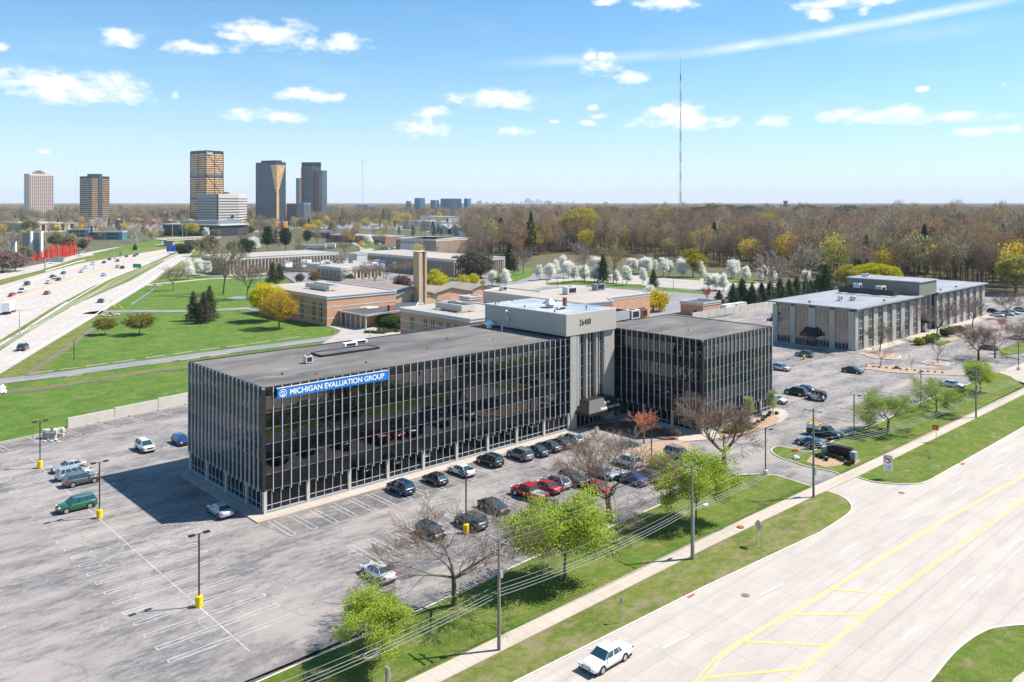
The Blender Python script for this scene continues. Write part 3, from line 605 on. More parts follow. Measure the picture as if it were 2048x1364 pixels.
def facade(parent, o, d, n, bw, nrm, fins=True, first=0, last=None):
    """curtain wall: o = start (2D), d = run direction, nrm = outward direction"""
    rr = random.Random(int(o[0]*7+o[1]*13+n)); last = n if last is None else last
    pt = lambda s, out, z: (o[0]+d[0]*s+nrm[0]*out, o[1]+d[1]*s+nrm[1]*out, z)
    flip = (d[0]*nrm[1]-d[1]*nrm[0]) > 0
    def quad(mb, s0, s1, z0, z1, o1, o2, m=0):
        q = [pt(s0, o1, z0), pt(s1, o2, z0), pt(s1, o2, z1), pt(s0, o1, z1)]
        mb.quad(*(q if not flip else q[::-1]), m=m)
    lv = [ZT-.02]+LV
    for i in range(n):
        a, b = i*bw, (i+1)*bw; tw = rr.uniform(-.004, .004); mb = MB()
        for k in range(len(lv)-1):
            t1 = tw+rr.uniform(-.0015, .0015)
            quad(mb, a, b, lv[k+1], lv[k], .02-t1, .02+t1, 0 if k in (1, 3, 5) else 1)
        mb.build('window', [M['vision'], M['spandrel']], parent)
        g = MB(); tw = rr.uniform(-.003, .003)
        quad(g, a, b, .42, Z0, -.28-tw, -.28+tw); g.build('ground_window', M['spandrel'], parent)
    for z in LV:
        t = MB(); A_, B_ = pt(0, 0, z), pt(n*bw, 0, z); strip([A_, B_], .11, z-.025, .05, mb=t); t.build('transom', M['transom'], parent)
    tt = MB(); strip([pt(0, -.26, 0), pt(n*bw, -.26, 0)], .07, 1.02, .05, mb=tt)
    for i in range(n+1): tt.box((*pt(i*bw, -.25, 0)[:2], 1.75), (.055, .08, 2.7), d)
    strip([pt(0, -.25, 0), pt(n*bw, -.25, 0)], .1, 3.03, .05, mb=tt); tt.build('mullion', M['alum'], parent)
    MB().hexa([pt(0, 0, 0), pt(n*bw, 0, 0), pt(n*bw, -.5, 0), pt(0, -.5, 0)][::1 if not flip else -1], [pt(0, 0, .42), pt(n*bw, 0, .42), pt(n*bw, -.5, .42), pt(0, -.5, .42)][::1 if not flip else -1]).build('plinth', M['plinth'], parent)
    if fins:
        for i in range(n+1):
            f = MB(); f.box((*pt(i*bw, .11, 0)[:2], (2.75+ZT+.1)/2), (.08, .17, ZT+.1-2.75), d); f.build('fin', M['alum'], parent)
    for i in range(0, n+1, 5):
        f = MB(); f.box((*pt(min(max(i*bw, .25), n*bw-.25), -.14, 0)[:2], 1.55), (.42, .36, 3.08), d); f.build('pier', M['precast'], parent)
nA = 45; bw = 57.4/nA
facade(OFF, UV(0,0), U, nA, bw, -V)
facade(OFF, UV(0,23.9), -V, 19, 23.9/19, -U)
facade(OFF, UV(72.1,1.7), -V, 15, 19.1/15, -U)
facade(OFF, UV(72.1,-17.4), U, 18, 23.1/18, -V)
for (u, v) in ((.0,.0), (72.1,-17.4)):
    m = MB(); m.box((*UV(u-.02, v-.02), 9.55), (.42,.42,13.0), U); m.build('corner_post', M['darkmetal'], OFF)
# core: two pale piers, glazed bays between
def block(u0, u1, v0, v1, z0, z1, name, m, parent=OFF): return MB().prism([UV(u0,v0), UV(u1,v0), UV(u1,v1), UV(u0,v1)], z0, z1).build(name, m, parent)
block(57.55, 59.0, -.15, 1.5, 0, 16.6, 'wall', M['core'])
block(59.15, 59.75, -.1, 1.5, 4, 16.6, 'wall', M['core'])
block(66.9, 69.75, .25, 1.5, 0, 16.6, 'wall', M['core'])
for i, (u0, u1) in enumerate(((59.9, 61.6), (62.6, 64.3), (65.2, 66.8))):
    w = MB()
    for k in range(7):
        z1 = 16.6-k*1.95
        w.prism([UV(u0,.9), UV(u1,.9), UV(u1,1.1), UV(u0,1.1)], z1-1.9, z1)
    w.build('window', M['spandrel'], OFF)
    f = MB(); f.prism([UV(u0-.1,.8), UV(u1+.1,.8), UV(u1+.1,.89), UV(u0-.1,.89)], 3.0, 3.06)
    for k in range(8): f.prism([UV(u0-.05,.74), UV(u1+.05,.74), UV(u1+.05,.88), UV(u0-.05,.88)], 16.6-k*1.95-.08, 16.6-k*1.95)
    um = (u0+u1)/2; f.prism([UV(um-.06,.55), UV(um+.06,.55), UV(um+.06,.87), UV(um-.06,.87)], 3, 16.6); f.build('mullion', M['alum'], OFF)
for u0 in (61.9, 64.6): block(u0, u0+.42, .2, 1.2, 3.2, 16.6, 'wall', M['core'])
g = MB(); g.prism([UV(69.9,1.5), UV(72.1,1.5), UV(72.1,1.59), UV(69.9,1.59)], .4, 16.1); g.build('ground_window', M['spandrel'], OFF)
# entrance doors below the canopy
d = MB(); d.prism([UV(59.9,.95), UV(66.8,.95), UV(66.8,1.2), UV(59.9,1.2)], 0.14, 3.0); dd = d.build('door', M['spandrel'], OFF)
dm = MB()
for u in np.linspace(60, 66.7, 7): dm.prism([UV(u-.05,.85), UV(u+.05,.85), UV(u+.05,.94), UV(u-.05,.94)], .14, 2.9)
dm.prism([UV(60,.84), UV(66.7,.84), UV(66.7,.935), UV(60,.935)], 2.3, 2.4); dm.build('door_frame', M['alum'], OFF)
# rooftop box
pb = MB().prism([UV(56.2,-.25), UV(69.7,-.25), UV(69.7,21.2), UV(56.2,21.2)], 16.65, 20.35); PENT = pb.build('penthouse', M['precast_grey'], OFF)
roof_slab([UV(56.3,-.15), UV(69.6,-.15), UV(69.6,21.1), UV(56.3,21.1)], 20.42, M['roof_pond'], OFF, .10, 'roof', 'trim', .12)
def text3(name, s, size, p, ux, ext, mat, parent, up=(0, 0, 1), align='LEFT', bold=0., sx=1., spacing=1.):
    cu = bpy.data.curves.new(name, 'FONT'); cu.body = s; cu.size = size; cu.extrude = ext; cu.align_x = align; cu.offset = bold; cu.space_character = spacing
    cu.materials.append(mat); o = bpy.data.objects.new(name, cu); COL.objects.link(o)
    X = Vector((ux[0], ux[1], 0)).normalized(); Yv = Vector(up).normalized(); Z = X.cross(Yv)
    mt = Matrix(((X.x, Yv.x, Z.x), (X.y, Yv.y, Z.y), (X.z, Yv.z, Z.z))).to_4x4() @ Matrix.Diagonal((sx, 1, 1, 1))
    off = parent.location if parent.parent is None else parent.parent.location
    mt.translation = Vector(p)-off; o.matrix_basis = mt
    o.parent = parent; bpy.context.view_layer.update(); me = bpy.data.meshes.new_from_object(o.evaluated_get(bpy.context.evaluated_depsgraph_get()))
    q = bpy.data.objects.new(name, me); COL.objects.link(q); q.parent = parent; q.matrix_basis = mt; bpy.data.objects.remove(o); return q
p = UV(59.6,-.29); text3('lettering', '26400', 1.5, (*p, 18.25), U, .02, M['darkmetal'], OFF, bold=0, spacing=1.16, sx=.72)
# entrance canopy with house number
cn = MB(); a0, a1, v0, v1 = 58.6, 68.3, -3.4, .8
def cpt(u, v, z): p = UV(u, v); return (p[0], p[1], z)
e1, e2 = [cpt(a0,v0,2.75), cpt(a1,v0,2.75), cpt(a1,v1,2.75), cpt(a0,v1,2.75)], [cpt(a0,v0,3.25), cpt(a1,v0,3.25), cpt(a1,v1,3.25), cpt(a0,v1,3.25)]
cn.hexa(e1, e2); cn.hexa(e2, [cpt(a0+2.2,v0+1.9,4.9), cpt(a1-1.4,v0+1.9,4.9), cpt(a1-1.4,v1,4.9), cpt(a0+2.2,v1,4.9)])
M['canvas'] = plain('black_canvas', (.010,.010,.011), .6)
cn.build('entrance_canopy', M['canvas'], OFF)
sl = (np.array(cpt(62,v0+1.9,4.9))-np.array(cpt(62,v0,3.25))); sl /= np.linalg.norm(sl)
text3('lettering', '26400', .62, (*(UV(64.6,v0+.86)), 4.12), U, .01, M['white'], OFF, up=sl, align='CENTER', bold=.008)
text3('lettering', 'Lahser Center One', .66, (*(UV(64.6,v0+.12)), 3.46), U, .01, M['white'], OFF, up=sl, align='CENTER', bold=.008)
for u in (59.0, 67.9): MB().tube((*UV(u,v0+.2), .1), (*UV(u,v0+.2), 2.8), .06, n=8).build('canopy_post', M['darkmetal'], OFF)
# sign on the facade
SG = empty('office_sign', (*UV(1.6,-.5), 14.2), 0, 'long blue sign reading MICHIGAN EVALUATION GROUP hung across the fins', 'sign')
M['sign_blue'] = plain('sign_blue', (.0,.19,.62), .35, coat=.3); M['sign_cream'] = plain('sign_cream', (.85,.82,.70), .5)
MB().prism([UV(1.67,-.55), UV(18.7,-.55), UV(18.7,-.30), UV(1.67,-.30)], 14.72, 16.0).build('panel', M['sign_blue'], SG)
k = MB(); strip([UV(1.6,-.43), UV(18.77,-.43)], .32, 16.01, .06, mb=k); k.build('trim', M['trim'], SG)
text3('lettering', 'MICHIGAN EVALUATION GROUP', 1.0, (*UV(3.35,-.57), 15.02), U, .02, M['sign_cream'], SG, bold=.022, sx=1.0, spacing=.98)
def sign_ring():
    mb = MB(); cc = UV(2.42,-.575); n = 28
    P = lambda a, r: (cc[0]+U[0]*math.cos(a)*r, cc[1]+U[1]*math.cos(a)*r, 15.36+math.sin(a)*r)
    for i in range(n):
        a, b = 2*math.pi*i/n, 2*math.pi*(i+1)/n
        if 2.3 < a < 2.75: continue
        mb.quad(P(a, .42), P(b, .42), P(b, .52), P(a, .52))
    for pts in ([(-.55,.12),(-.2,.36),(.1,.36),(.28,.12),(.3,-.1),(.1,.1),(-.15,.18),(-.5,.02)], [(-.3,-.52),(-.22,-.2),(-.05,-.05),(.1,-.2),(.02,-.4),(.12,-.6)], [(.12,-.15),(.25,-.05),(.34,-.3),(.3,-.5),(.18,-.55),(.2,-.3)]):
        v = [(cc[0]+U[0]*a*.75, cc[1]+U[1]*a*.75, 15.36+b*.75) for a, b in pts]; mb.add(v, [tuple(range(len(v)))])
    o = mb.build('emblem', M['sign_cream'], SG); 
sign_ring()
# rooftop equipment (each unit a thing)
def rtu(u, v, z, sx, sy, sz, label, m='white', fan=True, base=OFF, ang=U):
    p = UV(u, v); o = empty('rooftop_unit', (p[0], p[1], z), 0, label, 'air conditioner')
    MB().box((p[0], p[1], z+.12+sz/2), (sx, sy, sz), ang).build('housing', M[m], o)
    MB().box((p[0], p[1], z+.06), (sx*.8, sy*.8, .12), ang).build('base', M['darkmetal'], o)
    n = (-V[0], -V[1]); pp = UV(u-.0, v)-V*(sy/2+.012); MB().box((pp[0], pp[1], z+.12+sz*.5), (sx*.7, .03, sz*.65), ang).build('louvre', M['darkmetal'], o)
    if fan: MB().tube((p[0], p[1], z+.12+sz), (p[0], p[1], z+.2+sz), min(sx, sy)*.33, n=14).build('fan', M['darkmetal'], o)
    return o
rtu(12.6, 11.2, ZT, 1.1, .9, 1.0, 'small grey condenser standing alone on the dark roof left of the roof hatch', 'trim')
o = rtu(24, 18.0, ZT+.25, 2.4, .9, .55, 'low white rooftop unit beside the black curb near the far roof edge', 'white', False)
o = rtu(27.5, 20.6, ZT, 2.6, 1.0, .5, 'flat white rooftop unit closest to the back parapet by a vent pipe', 'white', False)
hb = UV(21,15.8); h = empty('roof_hatch_curb', (*hb, ZT), 0, 'low black framed rectangular curb on the long dark roof', 'roof curb'); k = MB(); rc = [UV(16.5,14.0), UV(27,14.0), UV(27,17.2), UV(16.5,17.2)]
for i in range(4): strip([rc[i], rc[(i+1) % 4]], .25, ZT, .32, mb=k)
k.build('frame', M['fascia'], h); MB().prism(rc, ZT+.01, ZT+.24).build('cap', M['roof_tar'], h)
vp = UV(29, 20.5); MB()
def vent(u, v, z, h_, r, label, m='steel', cap=True):
    p = UV(u, v); o = empty('roof_vent', (p[0], p[1], z), 0, label, 'roof vent'); MB().tube((*p, z), (*p, z+h_), r).build('pipe', M[m], o)
    if cap: MB().tube((*p, z+h_), (*p, z+h_+r*1.2), r*1.9, r*.5, n=10).build('cap', M[m], o)
vent(29.2, 20.0, ZT, 2.2, .06, 'tall thin vent pipe by the flat white unit at the back of the roof')
vent(54.9, 18.5, ZT, .8, .55, 'white mushroom shaped fan at the foot of the grey rooftop box', 'white')
for i, (u, v) in enumerate(((6,6.5),(9.5,3.2),(19,5.5),(33,9),(41,14),(47,8.5),(80,-9),(88,-3))):
    p = UV(u, v); tag(MB().tube((*p, ZT), (*p, ZT+.22), .16, .12, n=10).build('roof_drain', M['rust'] if i % 2 else M['darkmetal']), 'small dark drain strainer on the flat tar roof', 'roof drain', 'drain strainers on the dark roof')
vent(61.5, 9.0, 20.45, .7, .75, 'large silver hooded fan on the grey rooftop box', 'steel', True)
vent(64.4, 7.8, 20.45, 1.7, .42, 'rusty brown stack standing in the puddle on the rooftop box', 'rust', False)
rtu(61.0, 5.6, 20.45, 2.0, .8, .35, 'low flat exhaust box in front of the silver fan', 'trim', False)
for i, (u, v) in enumerate(((57.2,3.5),(57.0,19),(59,20.3),(62.5,20.3),(66,3.8),(68.5,14),(58,12))):
    p = UV(u, v); tag(MB().tube((*p, 20.42), (*p, 20.85), .1, .13, n=8).build('vent_stub', M['darkmetal']), 'short dark vent stub on the grey rooftop box', 'vent pipe', 'vent stubs on the rooftop box')
cp = UV(56.05, 14.5); ca = empty('camera_mast', (*cp, 17.2), 0, 'white security camera mast fixed to the side of the rooftop box', 'camera mast')
MB().tube((*(cp-U*.25), 16.3), (*(cp-U*.25), 19.6), .05).build('pole', M['steel'], ca); k = MB(); k.ball((*(cp-U*.45), 19.7), .26); k.ball((*(cp-U*.1-V*.4), 19.6), .2); k.build('dome', M['white'], ca); MB().box((*(cp-U*.25-V*.25), 18.4), (.25,.35,.7), U).build('box', M['trim'], ca)
tank = UV(53.5, 15); tag(MB().tube((*UV(53.6,13.5), ZT), (*UV(53.6,13.5), ZT+1.3), .12, n=10).build('vent_stub', M['steel']), 'pale steel pipe standing on the tar roof below the camera mast', 'vent pipe')
# louvred screen and big units behind it
scn = empty('equipment_screen', (*UV(72,6.6), ZT), 0, 'pale corrugated metal screen on the roof beside the grey box', 'screen wall')
for (ua, ub) in ((70.2,76.0),(76.1,82.0)):
    mb = MB()
    for k in range(18):
        a = ua+(ub-ua)*k/18; mb.prism([UV(a,6.5), UV(a+(ub-ua)/18*.55,6.42), UV(a+(ub-ua)/18,6.5), UV(a+(ub-ua)/18,6.56), UV(a,6.56)], ZT+.35, ZT+2.2)
    mb.build('panel', M['trim'], scn)
mb = MB(); mb.prism([UV(81.95,6.6), UV(82.05,6.6), UV(82.05,17), UV(81.95,17)], ZT+.35, ZT+2.1); mb.prism([UV(70.2,17), UV(82,17), UV(82,17.1), UV(70.2,17.1)], ZT+.35, ZT+2.2); mb.build('panel', M['darkmetal'], scn)
tag(rtu(74.5, 11.5, ZT, 5.5, 2.6, 1.7, 'rust stained rooftop unit inside the pale metal screen', 'rust', True))
rtu(84.6, 7.9, ZT, 2.8, 2.0, 1.75, 'weathered beige rooftop unit with peeling paint beside the screen', 'precast', True)
rtu(88.0, 8.2, ZT, 1.9, 1.8, 1.6, 'rusty open framed rooftop unit right of the beige one', 'rust', True)
tb = UV(63.0, -4.1); o = empty('trash_bin', (*UV(59.6,-3.9), .14), 0, 'pale cylindrical trash bin left of the entrance canopy', 'trash bin'); MB().tube((*UV(59.6,-4.2), .14), (*UV(59.6,-4.2), 1.15), .33, .33, n=14).build('body', M['precast'], o); MB().tube((*UV(59.6,-4.2), 1.15), (*UV(59.6,-4.2), 1.25), .35, .2, n=14).build('lid', M['darkmetal'], o)
# ------------------------------------------------------------------ second office building
B2 = UV(169.5, .2); OB = empty('pilaster_office_building', (*B2, 0), 0, 'three storey office block with grey pilasters, mirror glass and thin overhanging flat roof', 'office building')
def Q(u, v): return B2+u*U+v*V
MB().prism([Q(.5,.5), Q(44.3,.5), Q(44.3,23.3), Q(.5,23.3)], 0, 11.2).build('wall', M['dark_wall'], OB)
MB().prism([Q(44.31,1.5), Q(57.6,1.5), Q(57.6,23), Q(44.31,23)], 0, 11.2).build('wall', M['dark_wall'], OB)
MB().prism([Q(57.61,.5), Q(102,.5), Q(102,23.3), Q(57.61,23.3)], 0, 11.2).build('wall', M['dark_wall'], OB)
for (a, b) in ((-1.1, 44.8), (57.2, 103.4)):
    MB().prism([Q(a,-1.1), Q(b,-1.1), Q(b,24.9), Q(a,24.9)], 11.32, 11.62, 1, 0).build('roof', [M['roof_membrane'], M['trim']], OB)
    k = MB(); rc = [Q(a-.02,-1.12), Q(b+.02,-1.12), Q(b+.02,24.9), Q(a-.02,24.9)]
    for i in range(4): strip([rc[i], rc[(i+1) % 4]], .16, 11.28, .40, mb=k)
    k.build('parapet', M['plinth'], OB)
pt = MB().prism([Q(43.9,-.2), Q(57.8,-.2), Q(57.8,22.2), Q(43.9,22.2)], 11.3, 15.6); M['green_grey'] = plain('dark_grey_green_panel', (.20,.205,.175), .85, var=.15, vs=5); pt.build('penthouse', M['green_grey'], OB)
MB().prism([Q(43.6,-.5), Q(58.1,-.5), Q(58.1,22.5), Q(43.6,22.5)], 15.62, 15.85, 1, 0).build('roof', [M['roof_membrane'], M['trim']], OB)
k = MB()
rc = [Q(33,20), Q(33,3.2), Q(37.5,3.2)]
for i in range(2): strip([rc[i], rc[i+1]], .12, 12.0, 1.7, mb=k)
strip([Q(33,20), Q(43.8,20)], .12, 12.0, 1.7, mb=k); k.build('equipment_screen', M['darkmetal'], OB)
def q_rtu(u, v, z, sx, sy, sz, label, m='white'): a = uvof(Q(u, v)); return rtu(a[0], a[1], z, sx, sy, sz, label, m)
q_rtu(38, 9, 12, 3.4, 2, 2.2, 'large air handler behind the dark screen on the second office roof', 'precast')
q_rtu(37.5, 16, 12, 2.0, 2, 2.6, 'bright galvanised duct hood rising over the dark roof screen', 'alum')
q_rtu(14, 10.5, 11.62, 1.3, .9, 1.4, 'narrow white condenser, left of the pair on the grey roof', 'white')
q_rtu(17, 8.2, 11.62, 1.5, 1.1, 1.1, 'brownish condenser, right of the pair on the grey roof', 'trim')
q_rtu(50, 19, 15.85, 2.0, 1.4, .9, 'silver fan unit at the back of the upper penthouse roof', 'alum')
q_rtu(60, 19, 11.62, 2.4, 1.6, 1.6, 'dark unit on the far roof just behind the penthouse', 'darkmetal')
q_rtu(78, 10, 11.62, 3, 1.5, .35, 'flat low unit in the middle of the far grey roof', 'trim')
for i, (u, v) in enumerate(((-.4, 12.5), (18, -.4), (42, -.4), (60.5,-.4), (74,-.4))):
    p = Q(u, v); o = empty('roof_floodlight', (*p, 11.6), 0, 'small black floodlight on the roof edge of the pilaster office', 'floodlight', 'floodlights along the pilaster office roof edge'); MB().tube((*p, 11.6), (*p, 12.2), .05).build('stand', M['darkmetal'], o); MB().box((*p, 12.35), (.6,.5,.35), U).build('lamp_head', M['black'], o)
def pil_facade(o, d, nrm, spans, mir, zt=11.3):
    """spans: list of (start, end) windows along d; the rest is pilaster"""
    pt = lambda s, out, z: (o[0]+d[0]*s+nrm[0]*out, o[1]+d[1]*s+nrm[1]*out, z); flip = (d[0]*nrm[1]-d[1]*nrm[0]) > 0
    for (a, b, nsub) in spans:
        g = MB(); nz = 6; st = (b-a)/nsub; h_ = (zt-.35)/nz
        for i in range(nsub):
            for j in range(nz):
                t_ = rnd.uniform(-.004, .004); z0 = .35+j*h_
                qd = [pt(a+i*st, .02-t_, z0), pt(a+(i+1)*st, .02+t_, z0), pt(a+(i+1)*st, .02+t_, z0+h_), pt(a+i*st, .02-t_, z0+h_)]
                g.quad(*(qd if not flip else qd[::-1]), m=0 if j > 0 else 1)
        w = g.build('window', [mir, M['glass_dark']], OB)
        f = MB()
        for i in range(nsub+1): f.box((*pt(a+i*st, .05, 0)[:2], zt/2+.17), (.07, .1, zt-.35), d)
        for j in range(nz+1): 
            if mir is not M['mirror'] or j < 2: strip([pt(a, .05, 0), pt(b, .05, 0)], .09, .35+j*h_-.03, .06, mb=f)
        fr = f.build('frame', M['alum'], OB)
    return pt
front = [(1.6,5.3,4),(6.4,10.8,4),(13.6,17.6,4),(18.9,22.4,4)]
pil_facade(Q(0,23.8), -V, -U, [(23.8-b, 23.8-a, n) for a, b, n in []] or [(1.4,5.4,4),(6.9,10.9,4),(12.9,17.0,4),(18.4,22.3,4)], M['mirror'])
edges = [0,1.4,5.4,6.9,10.9,12.9,17.0,18.4,22.3,23.8]
for a, b in ((0,1.4),(5.4,6.9),(10.9,12.9),(17.0,18.4),(22.3,23.8)):
    z0 = 3.2 if a == 10.9 else 0
    MB().prism([Q(-.32,23.8-a), Q(-.32,23.8-b), Q(.5,23.8-b), Q(.5,23.8-a)], z0, 10.7).build('pilaster', M['precast_grey'], OB)
M['vision2'] = wavy('grey_window_glass', (.22,.22,.23), 1, 1.6, .02)
sp = [(.9+6.2*i+.9, .9+6.2*i+4.4, 3) for i in range(7)]; pil_facade(Q(0,0), U, -V, sp, M['vision2'])
sp2 = [(58.0+6.2*i+1.2, 58.0+6.2*i+4.6, 3) for i in range(7)]; pil_facade(Q(0,0), U, -V, sp2, M['vision2'])
for i in range(8):
    a, b = (0 if i == 0 else .9+6.2*(i-1)+4.4), (.9+6.2*i+.9 if i < 7 else 44.6)
    MB().prism([Q(a,-.3), Q(b,-.3), Q(b,.5), Q(a,.5)], 0, 10.7).build('pilaster', M['core'], OB)
    a, b = (57.7 if i == 0 else 58.0+6.2*(i-1)+4.6), (58.0+6.2*i+1.2 if i < 7 else 102.4)
    MB().prism([Q(a,-.3), Q(b,-.3), Q(b,.5), Q(a,.5)], 0, 10.7).build('pilaster', M['core'], OB)
pil_facade(Q(44.8,1.4), U, -V, [(1.0,3.2,3),(4.2,7.4,3),(8.6,11.4,3)], M['vision2'])
for a, b in ((44.8,45.6),(48.2,48.9),(52.3,53.3),(56.3,57.6)): MB().prism([Q(a,1.2), Q(b,1.2), Q(b,1.6), Q(a,1.6)], 0, 11.2).build('pilaster', M['core'], OB)
# awnings of the second building
for (p, d, n_, w_) in ((Q(-.35,11.9), -V, -U, 4.6), (Q(50.5,1.0), U, -V, 5.0)):
    a = MB(); f = lambda s, o_, z: (p[0]+d[0]*s+n_[0]*o_, p[1]+d[1]*s+n_[1]*o_, z); h_ = w_/2
    b_ = [f(-h_,0,2.9), f(h_,0,2.9), f(h_,2.6,2.9), f(-h_,2.6,2.9)]; t_ = [f(-h_*.75,0,5.2), f(h_*.75,0,5.2), f(h_*.62,1.0,5.2), f(-h_*.62,1.0,5.2)]
    a.hexa(b_[::-1], [f(-h_,0,3.35), f(h_,0,3.35), f(h_,2.6,3.35), f(-h_,2.6,3.35)][::-1]); a.hexa([f(-h_,0,3.36), f(h_,0,3.36), f(h_,2.6,3.36), f(-h_,2.6,3.36)][::-1], t_[::-1]); a.build('awning', M['canvas'], OB)
    dr = MB(); dr.hexa([f(-1,.04,.1), f(1,.04,.1), f(1,.12,.1), f(-1,.12,.1)], [f(-1,.04,2.8), f(1,.04,2.8), f(1,.12,2.8), f(-1,.12,2.8)]); dr.build('door', M['glass_dark'], OB)
    for s in (-h_+.1, h_-.1): MB().tube(f(s, 2.4, .1), f(s, 2.4, 2.9), .05).build('awning_post', M['darkmetal'], OB)
# ------------------------------------------------------------------ brick school and church
def bbox_wall(parent, poly, z, m, name='wall'): return MB().prism(poly, -.3, z).build(name, m, parent)
def along(a, b, s, out, z):   # point on segment a-b, pushed outwards (to the right of a->b)
    a = np.asarray(a, float); b = np.asarray(b, float); d = (b-a)/np.linalg.norm(b-a); n = np.array([d[1], -d[0]]); p = a+d*s+n*out; return (p[0], p[1], z)
def win(parent, a, b, s0, s1, z0, z1, m='glass_dark', frame='white', cross=True, name='window'):
    w = MB(); w.hexa([along(a,b,s0,-.1,z0), along(a,b,s0,.04,z0), along(a,b,s1,.04,z0), along(a,b,s1,-.1,z0)], [along(a,b,s0,-.1,z1), along(a,b,s0,.04,z1), along(a,b,s1,.04,z1), along(a,b,s1,-.1,z1)]); o = w.build(name, M[m], parent)
    if frame:
        f = MB(); 
        for s in ((s0+s1)/2,) if cross else (s0, s1): f.hexa([along(a,b,s-.05,.0,z0), along(a,b,s-.05,.1,z0), along(a,b,s+.05,.1,z0), along(a,b,s+.05,.0,z0)], [along(a,b,s-.05,.0,z1), along(a,b,s-.05,.1,z1), along(a,b,s+.05,.1,z1), along(a,b,s+.05,.0,z1)])
        zz = z0+(z1-z0)*.55; f.hexa([along(a,b,s0,.0,zz), along(a,b,s0,.09,zz), along(a,b,s1,.09,zz), along(a,b,s1,.0,zz)], [along(a,b,s0,.0,zz+.1), along(a,b,s0,.09,zz+.1), along(a,b,s1,.09,zz+.1), along(a,b,s1,.0,zz+.1)]); f.build('frame', M[frame], o)
    return o
def flat_building(name, poly, h, wall, roofm, label, cat='building', trim='trim', lip=.35, th=.8, over=.25):
    cx = sum(p[0] for p in poly)/len(poly); cy = sum(p[1] for p in poly)/len(poly)
    o = empty(name, (cx, cy, 0), 0, label, cat); bbox_wall(o, poly, h-th, M[wall])
    big = [np.array([cx, cy])+(np.asarray(p)-[cx, cy])*(1+over/np.linalg.norm(np.asarray(p)-[cx, cy])) for p in poly]
    MB().prism(big, h-th, h, 1, 0).build('roof', [M[roofm], M[trim]], o)
    k = MB(); n = len(big)
    for i in range(n): strip([big[i], big[(i+1) % n]], .35, h-.02, lip, mb=k)
    k.build('parapet', M[trim], o); return o
def rect(a, d, w, l):   # a = corner, d = direction of w, left normal = l
    a = np.asarray(a, float); d = np.asarray(d, float); n = np.array([-d[1], d[0]]); return [a, a+d*w, a+d*w+n*l, a+n*l]
def top(px_, py_, z): return G(px_, py_, z)
# left brick block: near corner (654,656) top (654,593)
LA = G(654,652); HL = HC-(596-HY)*LA[1]/F
LBk = [LA, LA+U*27, LA+U*27+V*46, LA+V*46]
o = flat_building('brick_school_wing', LBk, HL+.3, 'brick', 'roof_tan', 'two storey brick block with tall paired windows left of the canopy'); BW1 = o
for s in (3, 7.5, 15.5, 21.5, 28, 35, 41): win(BW1, LA+V*46, LA, 46-s-1.6, 46-s, 1.0, HL-2.0)
for z in (2.2, HL-3.2): k = MB(); strip([LA+V*46.0-U*.03, LA-U*.03-V*.03, LA+U*27-V*.03], .1, z, .28, mb=k); k.build('stone_band', M['trim'], BW1)
def screen_on(p, w, l, z, h, parent_label, d=U):
    o = empty('roof_screen', (p[0], p[1], z), 0, parent_label, 'screen wall'); R_ = rect(p, d, w, l); k = MB()
    for i in range(4): strip([R_[i], R_[(i+1) % 4]], .15, z+.4, h, mb=k)
    k.build('panel', M['precast'], o); k = MB()
    for q in R_: k.tube((*q, z), (*q, z+.5), .08, n=6)
    k.build('leg', M['steel'], o); MB().box((*(R_[0]+d*w/2+np.array([-d[1], d[0]])*l/2), z+.8), (w*.8, l*.7, 1.4), d).build('fan', M['steel'], o)
screen_on(LA+U*9+V*14, 3.6, 16, HL+.3, 1.6, 'beige louvred screen on the roof of the brick block with tall windows')
# gabled hall behind it
GA = LA+U*27.2+V*4.0
def gable(name, a, d, w, l, he, hr, wall, roofm, label, over=.6):
    o = empty(name, (a[0], a[1], 0), 0, label, 'building'); n = np.array([-d[1], d[0]]); R_ = rect(a, d, w, l)
    MB().prism(R_, -.3, he).build('wall', M[wall], o)
    for s in (.02, l-.02): 
        b = a+n*s; MB().add([(*b, he), (*(b+d*w), he), (*(b+d*w/2), hr)], [(0,1,2)]).build('gable_wall', M[wall], o); r = MB(); ah = (hr-he)/(w/2); lo = he-ah*over
    e = lambda s, t, z: (*(a+d*s+n*t), z)
    for s0, s1, z0, z1 in ((-over, w/2, lo, hr), (w/2, w+over, hr, lo)):
        r.hexa([e(s0,-over,z0), e(s1,-over,z1), e(s1,l+over,z1), e(s0,l+over,z0)], [e(s0,-over,z0+.25), e(s1,-over,z1+.25), e(s1,l+over,z1+.25), e(s0,l+over,z0+.25)])
    r.build('roof', M[roofm], o); return o
gb = gable('church_hall', GA+U*0, U, 21, 44, 6.0, 9.6, 'brick_tan', 'roof_shingle', 'tan brick hall with a broad brown gabled roof and arched front window')
win(gb, GA, GA+U*21, 9.0, 12.0, .6, 7.2, 'tower_grey', 'white')
flat_building('church_annex', rect(GA+U*1-V*6, U, 9, 5.8), 4.2, 'brick', 'roof_dark', 'low brick annex tucked in front of the gabled hall')
flat_building('church_annex', rect(GA+U*21.2-V*3, U, 6, 14), 4.0, 'brick', 'roof_dark', 'low brick annex right of the hall with the arched window')
